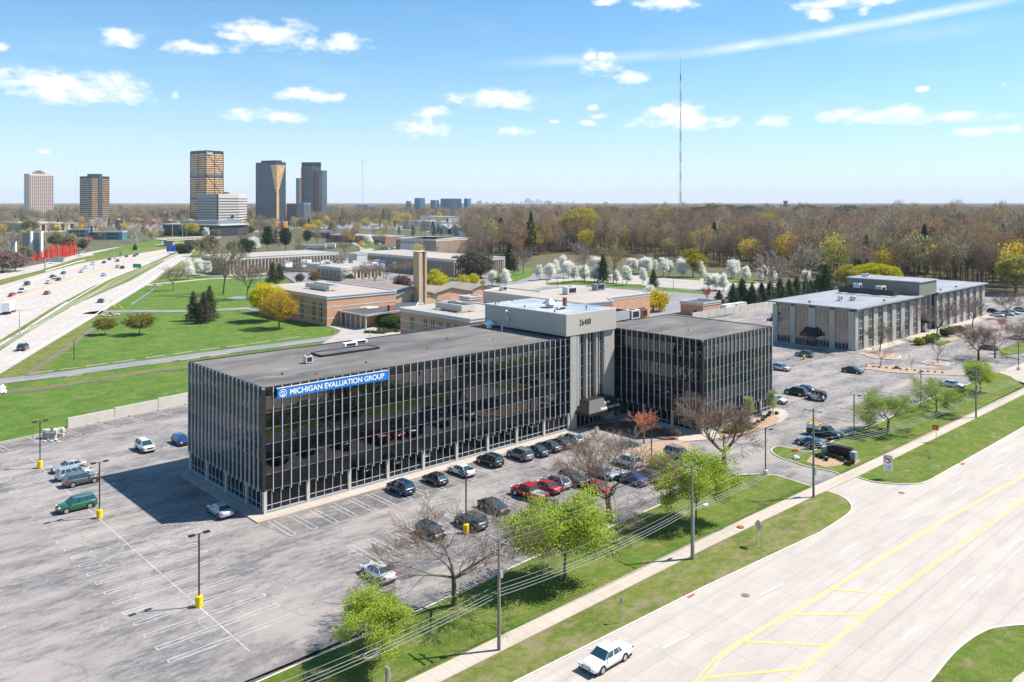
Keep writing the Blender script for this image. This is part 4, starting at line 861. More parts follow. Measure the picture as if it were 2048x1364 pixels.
# flat roofed link with colonnade
CA = G(740,645); 
cb = empty('entry_colonnade', (*CA, 0), 0, 'flat dark roofed entrance link with a row of pale columns', 'building')
zc = 4.6
A1, A2, A3, A4 = top(648,614,zc), top(735,627,zc), top(832,606,zc), top(770,596,zc)
Cq = [top(646,616,zc), top(732,630.5,zc), top(760,626,zc), top(830,617,zc), top(840,598,zc), top(700,600,zc)]
MB().prism(Cq, zc-.45, zc, 1, 0).build('roof', [M['roof_dark'], M['trim']], cb)
k = MB(); 
for i in range(6): strip([Cq[i], Cq[(i+1) % 6]], .3, zc-.02, .12, mb=k)
k.build('parapet', M['trim'], cb)
for i in range(10):
    p = Cq[0]*(1-i/9)+Cq[1]*i/9+V*.8+U*.4; MB().tube((*p, 0), (*p, zc-.45), .28, n=10).build('column', M['precast'], cb)
MB().prism([p+V*5.5+U*2 for p in (Cq[0], Cq[1])]+[Cq[3]+V*1, Cq[4], Cq[5]], 0, zc-.46).build('wall', M['brick'], cb)
k = MB()
for i in range(5):
    p = top(688+i*14, 611.5+i*1.3, zc)
    k.box((*p, zc+.25), (4.5, 1.2, .35), U)
k.build('skylight', M['white'], cb)
ch = top(781,622,zc); tag(MB().box((*ch, zc+1.0), (1.5,1.5,2.0), U).build('brick_chimney', M['brick_red']), 'short square brick chimney on the dark colonnade roof', 'chimney')
# bell tower
TW = G(840,628); th_ = HC-(503-HY)*TW[1]/F
tw = empty('bell_tower', (*TW, 0), 0, 'tall slim tan brick tower with a slotted face', 'tower'); wT = 3.5
R_ = rect(TW+np.array([-wT*.30, -wT*.3]), U, wT, wT*.9)
MB().prism([TW-U*wT/2-V*wT*.5, TW-U*wT*.05-V*wT*.5, TW-U*wT*.05+V*wT/2, TW-U*wT/2+V*wT/2], 0, th_).build('wall', M['brick_tan'], tw)
MB().prism([TW+U*wT*.28-V*wT*.5, TW+U*wT/2-V*wT*.5, TW+U*wT/2+V*wT/2, TW+U*wT*.28+V*wT/2], 0, th_).build('wall', M['brick_tan'], tw)
MB().prism([TW-U*wT*.049-V*wT*.2, TW+U*wT*.279-V*wT*.2, TW+U*wT*.279+V*wT*.5, TW-U*wT*.049+V*wT*.5], 0, th_-.3).build('recess', M['brick_red'], tw)
for s in (-V*wT*.35,): MB().prism([TW+U*wT*.04+s, TW+U*wT*.18+s, TW+U*wT*.18+s+V*.3, TW+U*wT*.04+s+V*.3], 0, th_*.62).build('mullion', M['trim'], tw)
k = MB(); k.prism([TW-U*wT*.54-V*wT*.54, TW+U*wT*.54-V*wT*.54, TW+U*wT*.54+V*wT*.54, TW-U*wT*.54+V*wT*.54], th_, th_+.15); k.build('cap', M['trim'], tw)
# right brick block in front, with tan shingled hall behind
RH = 8.4; RA = top(801,617,RH); RB = RA+U*1.0
RBk = [RA-V*21, RA-V*21+U*26, RA+U*26, RA]
RBk = [RA, RA-V*32, RA-V*32+U*24, RA+U*24]
o = flat_building('brick_classroom_block', RBk, RH, 'brick', 'roof_tan', 'brick block with tall white framed windows just behind the black glass office'); BR = o
for s in (5, 11.5, 15, 18.5, 22, 25.5, 29): win(BR, RA, RA-V*32, s, s+1.5, 1.4, RH-1.9)
for z in (2.4, RH-3.4): k = MB(); strip([RA-U*.03, RA-V*32-U*.03], .1, z, .25, mb=k); k.build('stone_band', M['trim'], BR)
screen_on(RA+U*7-V*20, 5, 12, RH, 1.7, 'long beige louvred screen on the nearer brick block roof')
gable('nave_roof', top(845,590,6.5)+U*2, U, 22, 16, 6.0, 8.2, 'brick', 'roof_shingle', 'low brown shingled hall right of the brick tower')
# gym / long tan block
GH = 8.6; ga = top(967,578.5,GH); gbp = top(1190,605,GH); gd = (gbp-ga)/np.linalg.norm(gbp-ga); 
pts = [top(967,583,GH), top(1168,608,GH), top(1226,603,GH), top(1215,597,GH), top(1300,586.5,GH), top(1283,581,GH), top(1172,572.5,GH), top(1080,584,GH), top(1003,575,GH)]
GY = flat_building('school_gymnasium', pts, GH, 'brick', 'roof_tan', 'broad low brick gymnasium with a tan gravel roof and white parapet', over=.1)
k = MB(); strip([pts[0], pts[1]], .3, -.2, GH-.5, mb=k); k.build('side_wall', M['precast'], GY)
for (a, b, s0, s1, z0, z1) in ((pts[1], pts[2], 3, 6, 3, 5.2), (pts[1], pts[2], 10, 13, 2.2, 4.6), (pts[3], pts[4], 4, 9, .5, 4.2), (pts[3], pts[4], 16, 20, .5, 4)): win(GY, a, b, s0, s1, z0, z1)
win(GY, pts[0], pts[1], 8, 10, 3.5, 5.5)
def unit_at(px_, py_, z, sx, sy, sz, label, m='trim'): a = uvof(top(px_, py_, z)); return rtu(a[0], a[1], z, sx, sy, sz, label, m)
unit_at(1140,588,GH,5,2.4,2.4,'green grey rooftop unit in the middle of the gymnasium roof')
unit_at(1197,580,GH,4.5,2.4,2.2,'dark sided rooftop unit toward the far edge of the gymnasium roof','tower_grey')
unit_at(1007,581,GH,2.4,1.6,1.4,'small pale unit at the left end of the gymnasium roof')
flat_building('brick_stair_block', rect(top(935,595,8.8)-V*1, U, 5, 5), 8.8, 'brick', 'roof_tan', 'small cubic brick and white stair block left of the gymnasium')
gable('side_chapel', top(938,584,6)+V*2, U, 16, 18, 5.6, 8.0, 'brick', 'roof_shingle', 'brown shingle roofed chapel at the left end of the gymnasium')
SB = G(1412,632); sb = flat_building('brick_shed', [G(1406,632), G(1406,632)+U*11, G(1406,632)+U*11+V*9.5, G(1406,632)+V*9.5], 4.3, 'brick', 'roof_dark', 'small square brick shed beside the concrete fence wall')
win(sb, G(1406,632)+V*9.5, G(1406,632), 5.5, 7, 0.2, 1.8, frame=None, name='door')
# concrete fence wall with panels and posts
def panel_wall(name, a, b, h, n, label, m='precast', th=.2, steps=None):
    a = np.asarray(a); b = np.asarray(b); d = (b-a)/n; o = empty(name, (a[0], a[1], 0), 0, label, 'wall'); L_ = np.linalg.norm(d)
    for i in range(n):
        c = a+d*(i+.5); h_ = h if steps is None else steps[i] if i < len(steps) else h
        MB().box((c[0], c[1], h_/2), (L_-.28, th, h_), d/L_).build('panel', M[m], o); MB().box((*(a+d*i), h_/2+.03), (.26, th+.12, h_+.06), d/L_).build('post', M[m], o)
    return o
panel_wall('concrete_fence_wall', G(1385,641), G(1640,600), 2.6, 18, 'long panelled beige concrete wall behind the east parking lot')
panel_wall('retaining_wall', UV(-6.2,62.4), UV(60,72), 1.9, 8, 'low pale concrete retaining wall between the lot and the lawn', 'precast', .3, [1.7,1.9,2.1,2.1,2.1,2.1,2.1,2.1])
# dumpsters and trailer behind the wall
for i, (a, b, m, lab) in enumerate(((1457,621,'white','low white container behind the concrete wall by the brick shed'), (1478,618,'trim','pale grey container between the white one and the pines'))):
    p = G(a, b); o = empty('waste_container', (*p, 0), 0, lab, 'container'); MB().box((*p, 1.3), (7, 2.4, 2.0), U).build('body', M[m], o); MB().box((*p, 2.36), (7.1, 2.5, .1), U).build('lid', M['trim'], o); MB().box((*p, .2), (6, 2, .3), U).build('base', M['darkmetal'], o)
p = G(1441,622); MB().box((*p, .8), (1.6,1.2,1.4), U).build('tarp_bin', M['sign_blue']); tag(bpy.data.objects['tarp_bin'], 'small bright blue bin at the end of the brick shed', 'bin')
# ------------------------------------------------------------------ middle distance buildings
def fin_building(a, d, w, l, h, label, wall='beige', finm='beige', n=40, roofm='roof_tan', sides=(0, 1, 2, 3), glassm='glass_dark', z0=.8, name='campus_building'):
    """flat building with a band of slender fins and slot windows round it"""
    R_ = rect(a, d, w, l); o = flat_building(name, R_, h, wall, roofm, label, trim='trim', lip=.25, th=1.2, over=.5)
    for s in sides:
        p, q = R_[s], R_[(s+1) % 4]; L_ = np.linalg.norm(q-p); m = max(3, int(n*L_/max(w, l))); st = L_/m; f = MB(); g = MB()
        for i in range(m):
            b = i*st; g.hexa([along(p,q,b+st*.3,0,z0), along(p,q,b+st*.3,.06,z0), along(p,q,b+st*.62,.06,z0), along(p,q,b+st*.62,0,z0)], [along(p,q,b+st*.3,0,h-1.6), along(p,q,b+st*.3,.06,h-1.6), along(p,q,b+st*.62,.06,h-1.6), along(p,q,b+st*.62,0,h-1.6)])
            f.hexa([along(p,q,b-.15,0,0), along(p,q,b-.15,.5,0), along(p,q,b+.15,.5,0), along(p,q,b+.15,0,0)], [along(p,q,b-.15,0,h-1.2), along(p,q,b-.15,.5,h-1.2), along(p,q,b+.15,.5,h-1.2), along(p,q,b+.15,0,h-1.2)])
        g.build('window', M[glassm], o); f.build('fin', M[finm], o)
    return o
def facing(pxl, pxr, pyl, pyr, z):   # roof edge seen from pixel (pxl,pyl) to (pxr,pyr) at height z
    a = top(pxl, pyl, z); b = top(pxr, pyr, z); d = b-a; L_ = np.linalg.norm(d); return a, d/L_, L_
# long beige campus building (left wing runs towards us, right wing beyond)
hC = 9.5
a, d, w = facing(452, 676, 516, 505, hC); fin_building(a, d, w, 34, hC, 'long beige campus wing with dark vertical slots left of centre', n=34)
a, d, w = facing(712, 908, 504, 520, hC); fin_building(a, d, w, 36, hC, 'long beige campus wing with small slots behind the brick tower', n=60)
a, d, w = facing(868, 926, 516, 514, hC-1); fin_building(a, d, w, 20, hC-1, 'end of the beige campus building with closely spaced fins', n=16)
hM = 6.5; a, d, w = facing(636, 682, 531, 536, hM); fin_building(a, d, w*1.0, 26, hM, 'low tan block with tall dark slots among bare trees', n=7)
a, d, w = facing(560, 640, 527, 529, 4.5); flat_building('campus_building', rect(a, d, w, 40), 4.5, 'beige', 'roof_membrane', 'low plant covered roof in front of the long beige wing')
a, d, w = facing(700, 830, 519, 525, 5.5); flat_building('campus_building', rect(a, d, w, 30), 5.5, 'beige', 'roof_tan', 'low tan roofed link between the campus wings')
a, d, w = facing(697, 714, 507, 508, 10); flat_building('plant_room', rect(a, d, w, 8), 10, 'precast', 'roof_tan', 'small pale cubic plant room in the campus courtyard')
# litter of roof plant on the campus roofs: individual small units
for i in range(34):
    x = rnd.uniform(560, 790); z = 6.5; y = 527+rnd.uniform(-4, 8)
    p = top(x, y, 5.2); k = MB().box((*p, 5.2+.7), (rnd.uniform(1.5,4), rnd.uniform(1.2,2.4), rnd.uniform(.8,1.8)), U); o = k.build('rooftop_unit', M[rnd.choice(['white','trim','steel','sign_blue' if i % 17 == 0 else 'white','plinth'])])
    tag(o, 'small pale unit among the roof plant of the campus courtyard', 'air conditioner', 'roof plant in the campus courtyard')
# trailers parked behind the long building
for i, (x0, x1, y) in enumerate(((606,652,500),(650,671,498))):
    a = G(x0, y); b = G(x1, y); c = (a+b)/2; L_ = np.linalg.norm(b-a); o = empty('semi_trailer', (*c, 0), 0, ('long' if i == 0 else 'shorter')+' white trailer parked behind the campus wing', 'trailer')
    MB().box((*c, 2.9), (L_, 2.6, 3.0)).build('body', M['white'], o); MB().box((*c, .9), (L_*.7, 2.2, .9)).build('chassis', M['darkmetal'], o)
# white topped office with arched slots
hW = 13; a, d, w = facing(793, 872, 476, 479, hW); o = fin_building(a, d, w, 40, hW, 'long white topped office with arched window slots over dark glass floors', wall='precast', n=44, roofm='roof_tan', z0=9.2)
a2, d2, w2 = facing(872, 914, 478.6, 475, hW); fin_building(a2, d2, w2, 30, hW, 'bright end wing of the white topped office', wall='white', n=16, roofm='roof_tan', z0=9.2)
for (x0, x1, y0, y1, h, l, wl, rf, lab) in (
    (612,720,462,470,6,30,'brick_red','roof_dark','long low dark red brick building behind bare trees'),
    (660,770,469,473,7,26,'brick_red','roof_tan','red brick building by the white blossom tree'),
    (805,884,441,445,12,60,'white','roof_membrane','large white industrial building in the middle distance'),
    (840,884,432,434,16,40,'white','roof_membrane','white upper block with blue roof behind the industrial building'),
    (905,985,441,443,12,60,'trim','roof_tan','grey industrial hall behind the saw tooth roofs'),
    (918,942,462,463,8,20,'white','roof_membrane','small white block with three dark windows'),
    (940,980,470,475,6,30,'brick_red','roof_tan','low dark building at the edge of the wood'),
    (684,716,417,416,18,30,'trim','roof_membrane','pale low office beside the blue glass office')):
    a, d, w = facing(x0, x1, y0, y1, h); flat_building('industrial_building', rect(a, d, w, l), h, wl, rf, lab)
# saw tooth glass roofs
for i in range(5):
    a = top(872+i*24, 458, 6); gable('greenhouse', a, np.array([1., 0.]), 19, 30, 5, 11, 'precast', 'roof_membrane', 'pale ridged glass roof beyond the white topped office', over=.2)['group'] = 'row of ridged pale roofs'
# ---------------------------------------------------------------- towers on the skyline
def at(px_, Y): return np.array([(px_-1024)/F*Y, Y])
def tower_floors(o, poly, h, n, glass, wall, frac=.55, z0=6, name='window', out=.25):
    """dark body with one glazed ring per floor"""
    MB().prism(poly, 0, h).build('wall', wall, o); cx = np.mean([p[0] for p in poly]); cy = np.mean([p[1] for p in poly]); fh = (h-z0-3)/n
    for k in range(n):
        mb = MB(); big = [np.array([cx, cy])+(np.asarray(p)-[cx, cy])*(1+out/np.linalg.norm(np.asarray(p)-[cx, cy])) for p in poly]
        z = z0+k*fh; nn = len(big)
        for i in range(nn): mb.quad((*big[i], z), (*big[(i+1) % nn], z), (*big[(i+1) % nn], z+fh*frac), (*big[i], z+fh*frac))
        mb.build(name, glass, o)
def tpoly(xl, xm, xr, Y, dep=None):
    """tower footprint from three visible corners (left, near, right)"""
    m = at(xm, Y); wl = (xm-xl)/F*Y; wr = (xr-xm)/F*Y
    if dep is None:
        l = np.array([m[0]-wl*1.0, m[1]+wl*.95]); r = np.array([m[0]+wr*1.0, m[1]+wr*.95])
        l = at(xl, l[1]); r = at(xr, r[1]); return [m, r, l+r-m, l]
    return None
T = empty('apartment_tower', (*at(81,1886), 0), 0, 'pale beige apartment tower, farthest left on the skyline', 'tower')
hT = 106; tn, te = at(59,1886), at(107.5,1886+36); tl = at(54,1892); P_ = [tn, te, te+(tl-tn)*2.2, tn+(tl-tn)*2.2]; tL = np.linalg.norm(te-tn)
MB().prism(P_, 0, hT).build('wall', plain('pale_pink_concrete', (.88,.66,.56), .9), T)
nf = 30; 
M['tw_win'] = plain('tower_window', (.08,.07,.075), .3)
for k in range(nf):
    z = 5+k*(hT-8)/nf; mb = MB()
    for i in range(12):
        s0 = (i+.2)*tL/12; s1 = s0+tL/12*.6; mb.hexa([along(tn,te,s0,0,z), along(tn,te,s0,.3,z), along(tn,te,s1,.3,z), along(tn,te,s1,0,z)], [along(tn,te,s0,0,z+1.9), along(tn,te,s0,.3,z+1.9), along(tn,te,s1,.3,z+1.9), along(tn,te,s1,0,z+1.9)])
    mb.build('window', M['tw_win'], T)
MB().prism([at(64,1910), at(90,1910), at(90,1920), at(64,1920)], hT, hT+4).build('roof', M['pave_tan'], T); MB().prism([at(70,1912), at(84,1912), at(84,1920), at(70,1920)], hT+4, hT+8).build('penthouse', M['pave_tan'], T)
T = empty('office_tower', (*at(190,1650), 0), 0, 'dark banded office tower with a recessed slot, second from the left', 'tower')
P_ = tpoly(159.5, 184, 219, 1650); tower_floors(T, P_, 93, 22, M['gold'], M['tower_dark'], .26)
a, b = P_[0], P_[1]; MB().hexa([along(a,b,14,0,0), along(a,b,14,1.2,0), along(a,b,22,1.2,0), along(a,b,22,0,0)], [along(a,b,14,0,93), along(a,b,14,1.2,93), along(a,b,22,1.2,93), along(a,b,22,0,93)]).build('shaft', M['tower_glass'], T)
lf = MB()
for k in range(22): z = 6+k*(84/22); lf.hexa([along(P_[3],P_[0],.5,.3,z), along(P_[3],P_[0],.5,.6,z), along(P_[3],P_[0],34,.6,z), along(P_[3],P_[0],34,.3,z)], [along(P_[3],P_[0],.5,.3,z+1.7), along(P_[3],P_[0],.5,.6,z+1.7), along(P_[3],P_[0],34,.6,z+1.7), along(P_[3],P_[0],34,.3,z+1.7)])
lf.build('spandrel_band', M['beige'], T)
c_ = sum(P_)/4; MB().prism([c_+(p-c_)*.5 for p in P_], 93, 98).build('penthouse', M['tower_dark'], T)
# tall gold tower with cross bracing
T = empty('gold_tower', (*at(410,1737), 0), 0, 'tallest gold glass tower with dark crossed bracing on its faces', 'tower')
P_ = tpoly(381, 412, 446.5, 1737); hT = 148; tower_floors(T, P_, hT, 30, M['gold'], M['tower_dark'], .54)
def bar(p, q, r): return MB().tube(p, q, r, n=4)
for fi, (a, b) in enumerate(((P_[3], P_[0]), (P_[0], P_[1]))):
    L_ = np.linalg.norm(b-a); k = MB()
    for z0, z1 in ((5, 52), (52, 100), (100, 146)):
        k.tube(along(a,b,0,.7,z0), along(a,b,L_,.7,z1), .3, n=4); k.tube(along(a,b,0,.7,z1), along(a,b,L_,.7,z0), .3, n=4)
    for s in (0, L_/2, L_): k.tube(along(a,b,s,.6,0), along(a,b,s,.6,hT), .5, n=4)
    k.build('bracing', M['tower_dark'], T)
for z in (45, 94): MB().prism([c for c in [np.array(p)+(np.array(p)-sum(P_)/4)*.012 for p in P_]], z, z+6).build('plant_floor', M['tower_glass'], T)
MB().prism([np.array(p)+(np.array(p)-sum(P_)/4)*.01 for p in P_], hT, hT+2).build('roof', M['tower_dark'], T)
lt = text3('lettering', 'Aon', 8.5, along(P_[0],P_[1],1,1.2,hT-6.2), (P_[1]-P_[0])/np.linalg.norm(P_[1]-P_[0]), .2, M['white'], T, bold=.15)
for k in range(4): p = sum(P_)/4+np.array([rnd.uniform(-9,9), rnd.uniform(-9,9)]); MB().tube((*p, hT+2), (*p, hT+14), .12, n=4).build('antenna', M['steel'], T)
# white striped office
T = empty('striped_office_building', (*at(436,1138), 0), 0, 'pale office block with thin dark window stripes in front of the tallest gold tower', 'building')
hT = 51.5; L0, Mm, Rr = at(394.5, 1175), at(437, 1138), at(477, 1172)
P_ = [Mm, Rr, Rr+[-4,50], L0+[8,30], L0]
tower_floors(T, P_, hT, 12, M['tower_glass'], plain('pale_stone_cladding', (.50,.45,.40), .8), .34, z0=3, out=.3)
a, b = L0, Mm; MB().hexa([along(a,b,np.linalg.norm(b-a)-3.2,0,0), along(a,b,np.linalg.norm(b-a)-3.2,.7,0), (*(Mm+[0,-.7]), 0), (*Mm, 0)], [along(a,b,np.linalg.norm(b-a)-3.2,0,hT), along(a,b,np.linalg.norm(b-a)-3.2,.7,hT), (*(Mm+[0,-.7]), hT), (*Mm, hT)]).build('corner_glass', M['tower_dark'], T)
MB().prism([p for p in P_], hT+.01, hT+.6).build('roof', M['trim'], T)
bpy_d = MB().ball((*at(452, 1165), hT), 7, .5, n=14, k=6); bpy_d.build('dome', M['tower_dark'], T)
fp = G(460, 476); o = empty('flagpole', (*at(468,1090), 0), 0, 'tall flagpole flying a stars and stripes flag before the pale striped office', 'flagpole'); q = at(468.5,1090)
MB().tube((*q, 0), (*q, 26), .25, n=6).build('pole', M['white'], o)
M['flag'] = plain('flag_red_white', (.75,.40,.42), .8); M['flag_b'] = plain('flag_blue', (.10,.12,.30), .8)
fl = MB()
for k in range(7):
    z = 16+k*1.1
    fl.hexa([(q[0]-.1,q[1],z),(q[0]-10,q[1]+1.5,z-3),(q[0]-10,q[1]+1.6,z-3),(q[0]-.1,q[1]+.1,z)], [(q[0]-.1,q[1],z+.55),(q[0]-10,q[1]+1.5,z-2.45),(q[0]-10,q[1]+1.6,z-2.45),(q[0]-.1,q[1]+.1,z+.55)], 0)
fl.hexa([(q[0]-.1,q[1]-.1,19.5),(q[0]-4.5,q[1]+.5,18.2),(q[0]-4.5,q[1]+.6,18.2),(q[0]-.1,q[1],19.5)], [(q[0]-.1,q[1]-.1,23.9),(q[0]-4.5,q[1]+.5,22.6),(q[0]-4.5,q[1]+.6,22.6),(q[0]-.1,q[1],23.9)], 1)
fl.build('flag', [M['flag'], M['flag_b']], o)
# dark tower with gold inverted funnel
T = empty('funnel_tower', (*at(541,1650), 0), 0, 'dark glass tower with a gold funnel shaped inset on its right face', 'tower')
hT = 121; P_ = [at(511.5,1680), at(553,1650), at(571.5,1662), at(571.5,1700), at(525,1725)]
tower_floors(T, P_, hT, 32, M['tower_glass'], plain('slate_spandrel', (.05,.065,.10), .3), .55)
a, b = P_[0], P_[1]; L1 = np.linalg.norm(b-a); g = MB()
c, d_ = P_[1], P_[2]; L2 = np.linalg.norm(d_-c)
steps = 9
for k in range(steps):
    z1 = hT-6-k*6; z0 = z1-6; f = (1-k/steps)
    g.hexa([along(a,b,L1-14*f-.5,.35,z0), along(a,b,L1-14*f-.5,.9,z0), along(a,b,L1,.9,z0), along(a,b,L1,.35,z0)], [along(a,b,L1-14*f-.5,.35,z1), along(a,b,L1-14*f-.5,.9,z1), along(a,b,L1,.9,z1), along(a,b,L1,.35,z1)])
    g.hexa([along(c,d_,0,.35,z0), along(c,d_,0,.9,z0), along(c,d_,3+(L2-5)*f,.9,z0), along(c,d_,3+(L2-5)*f,.35,z0)], [along(c,d_,0,.35,z1), along(c,d_,0,.9,z1), along(c,d_,3+(L2-5)*f,.9,z1), along(c,d_,3+(L2-5)*f,.35,z1)])
g.hexa([along(c,d_,0,.35,2), along(c,d_,0,.9,2), along(c,d_,5,.9,2), along(c,d_,5,.35,2)], [along(c,d_,0,.35,hT-60), along(c,d_,0,.9,hT-60), along(c,d_,5,.9,hT-60), along(c,d_,5,.35,hT-60)])
g.build('gold_inset', M['gold'], T); c_ = sum(P_)/5; MB().prism([c_+(p-c_)*.7 for p in P_], hT, hT+4).build('penthouse', M['tower_dark'], T)
# stepped dark tower
T = empty('stepped_tower', (*at(625,1941), 0), 0, 'stepped slate glass tower with copper coloured vertical strips, right of the skyline group', 'tower')
hT = 130; segs = [((592,604), 99, 1990), ((603,642), hT, 1941), ((634,654), 115, 1925)]
for (x0, x1), h, Y in segs:
    P_ = [at(x0,Y+8), at((x0+x1)/2,Y), at(x1,Y+8), at(x1,Y+45), at(x0,Y+45)]; MB().prism(P_, 0, h).build('wall', M['tower_glass'] if h != hT else M['tower_dark'], T)
for k in range(30):
    z = 8+k*3.95; mb = MB()
    for (x0, x1), h, Y in segs:
        if z < h-4:
            xm = (x0+x1)/2; mb.quad((*(at(x0,Y+8)-[0,.5]), z), (*(at(xm,Y)-[0,.5]), z), (*(at(xm,Y)-[0,.5]), z+2.1), (*(at(x0,Y+8)-[0,.5]), z+2.1)); mb.quad((*(at(xm,Y)-[0,.5]), z), (*(at(x1,Y+8)-[0,.5]), z), (*(at(x1,Y+8)-[0,.5]), z+2.1), (*(at(xm,Y)-[0,.5]), z+2.1))
    mb.build('window', M['tower_grey'], T)
M['copper'] = plain('copper_strip', (.62,.20,.08), .35, .5)
for x, y0 in ((602.5,1948),(632.5,1934)): q = at(x+1, y0-3); MB().box((*q, 62), (3.2,2.5,118)).build('copper_strip', M['copper'], T)
MB().prism([at(603,1946), at(642,1946), at(642,1980), at(603,1980)], hT, hT+5).build('penthouse', plain('blue_black_cap', (.02,.05,.09), .3), T)
T = empty('maroon_office_block', (*at(590,1500), 0), 0, 'maroon and grey mid rise office in front of the stepped tower', 'building')
P_ = [at(574,1510), at(593,1495), at(593,1530), at(574,1530)]; tower_floors(T, P_, 38, 9, M['glass_dark'], plain('maroon_glass', (.13,.045,.055), .3), .45, z0=3)
P2 = [at(593.2,1494), at(608,1480), at(622,1490), at(622,1530), at(593.2,1530)]; tower_floors(T, P2, 40, 9, M['tower_glass'], M['tower_grey'], .4, z0=3)
for (x0, x1, yt, yb, c, gl, lab) in (
   (715,753,409,431,'trim','glass_blue','white framed office with tall blue windows under the thin mast'),
   (829,850,396,414,'glass_blue','glass_blue','teal glass block, leftmost of the distant blue group'),
   (861,878,400,415,'glass_blue','glass_blue','short dark blue block between two wider ones far off'),
   (881,923,397,414,'glass_blue','glass_blue','wide blue grey apartment slab in the distant group'),
   (928,942,397,414,'glass_blue','glass_blue','narrow dark blue block at the right of the distant group'),
   (908,942,412,428,'white','glass_dark','white distant block with rows of small windows below the blue ones'),
   (812,822,402,412,'tower_grey','glass_dark','tiny grey block left of the distant teal block'),
   (0,8,446,458,'beige','glass_dark','low parking deck at the far left edge')):
    Y = 66000/(yb-HY) if yb > 425 else 66000/26; h = HC+(HY-yt)*Y/F; T = empty('distant_block', (*at((x0+x1)/2, Y), 0), 0, lab, 'building')
    P_ = [at(x0,Y+10), at(x0+(x1-x0)*.55,Y), at(x1,Y+10), at(x1,Y+40), at(x0,Y+40)]; tower_floors(T, P_, h, max(4, int(h/4.2)), M[gl], M[c], .45, z0=3)
# low buildings on the left
a, d, w = facing(0, 58, 444, 447, 12); fin_building(a, d, w, 60, 12, 'long concrete parking deck at the left edge below the pale apartment tower', n=12, glassm='glass_dark', z0=2, name='parking_deck')
a, d, w = facing(78, 175, 447, 452, 9)
T = flat_building('training_centre', rect(top(133,459,9), np.array([.97,.24]), 24, 22), 9, 'tower_grey', 'roof_membrane', 'modern slate blue two storey building with pale canopy near the freeway')
tp = rect(top(133,459,9), np.array([.97,.24]), 24, 22)
for s in (2, 8, 14): win(T, tp[0], tp[1], s, s+5, 1, 3.6, 'glass_dark', None); win(T, tp[0], tp[1], s, s+5, 5, 7.6, 'glass_dark', None)
T = flat_building('training_centre', rect(top(176,464,8.5), np.array([.98,.2]), 34, 20), 8.5, 'glass_blue', 'roof_membrane', 'teal panelled right wing of the modern building near the freeway')
tp = rect(top(176,464,8.5), np.array([.98,.2]), 34, 20)
for s in (3, 18): win(T, tp[0], tp[1], s, s+12, 1, 3.4, 'glass_dark', None); win(T, tp[0], tp[1], s, s+13, 4.6, 7.2, 'glass_dark', None)
T = empty('gate_monument', (*G(73,510), 0), 0, 'blank grey slab wall with white end piers behind the red poles', 'monument')
a, b = G(47,512), G(84,514); dd_ = (b-a)/np.linalg.norm(b-a); c = (a+b)/2; hm = HC+(HY-465)*c[1]/F
MB().box((*c, hm/2), (np.linalg.norm(b-a), 1.5, hm), dd_).build('wall', M['tower_grey'], T)
for x in (62.5, 83): p = G(x, 514); MB().box((*p, hm/2+.5), (1.8, 1.7, hm+1), dd_).build('pier', M['white'], T)
p = G(28,516); tag(MB().box((*p, 6.5), (3,1.5,13)).build('concrete_pier', M['white']), 'separate white concrete pier among bare trees left of the red poles', 'pier')
# red pole sculpture
RS = empty('red_pole_sculpture', (*G(110,512), 0), 0, 'field of tall bright red steel poles beside the frontage road', 'sculpture')
for i in range(100):
    t = (i+.5)/100; x = 62+t*92+rnd.uniform(-1.5,1.5); y = 523-13*t+rnd.uniform(-2.5,1.5)
    if i % 9 in (7,): continue
    p = G(x, y); h = (4+6*min(1, t*2.2))*rnd.uniform(.5,1.1); MB().tube((*p, 0), (*p, h), .16 if i % 3 else .34, n=5).build('pole', M['red_steel'], RS)
T = empty('long_low_hall', (*G(420,466), 0), 0, 'long dark low hall with thin pale roof edge in front of the gold tower', 'building')
a, d, w = facing(325, 437, 447.5, 449, 14); R_ = rect(a, d, w, 50); MB().prism(R_, 0, 12.6).build('wall', M['tower_dark'], T); MB().prism([R_[0]-d*3, R_[1]+d*2, R_[2]+d*2, R_[3]-d*3], 12.6, 14).build('roof', M['trim'], T)
MB().prism(rect(top(360,441,18), d, 60, 40), 13.9, 18).build('penthouse', M['tower_grey'], T)
k = MB(); 
for i in range(30): k.hexa([along(R_[0],R_[1],w*.45+i*1.4,.05,3), along(R_[0],R_[1],w*.45+i*1.4,.2,3), along(R_[0],R_[1],w*.45+i*1.4+.5,.2,3), along(R_[0],R_[1],w*.45+i*1.4+.5,.05,3)], [along(R_[0],R_[1],w*.45+i*1.4,.05,6), along(R_[0],R_[1],w*.45+i*1.4,.2,6), along(R_[0],R_[1],w*.45+i*1.4+.5,.2,6), along(R_[0],R_[1],w*.45+i*1.4+.5,.05,6)])
k.build('window', M['trim'], T)
a, d, w = facing(476, 548, 444, 444.5, 10); M['amber_wall'] = plain('amber_glass_wall', (.70,.26,.04), .4, .4, var=.2, vs=.2)
T = flat_building('amber_hall', rect(a, d, w, 40), 10, 'amber_wall', 'roof_dark', 'low amber glass fronted hall between the striped office and the funnel tower', lip=.3, th=.6)
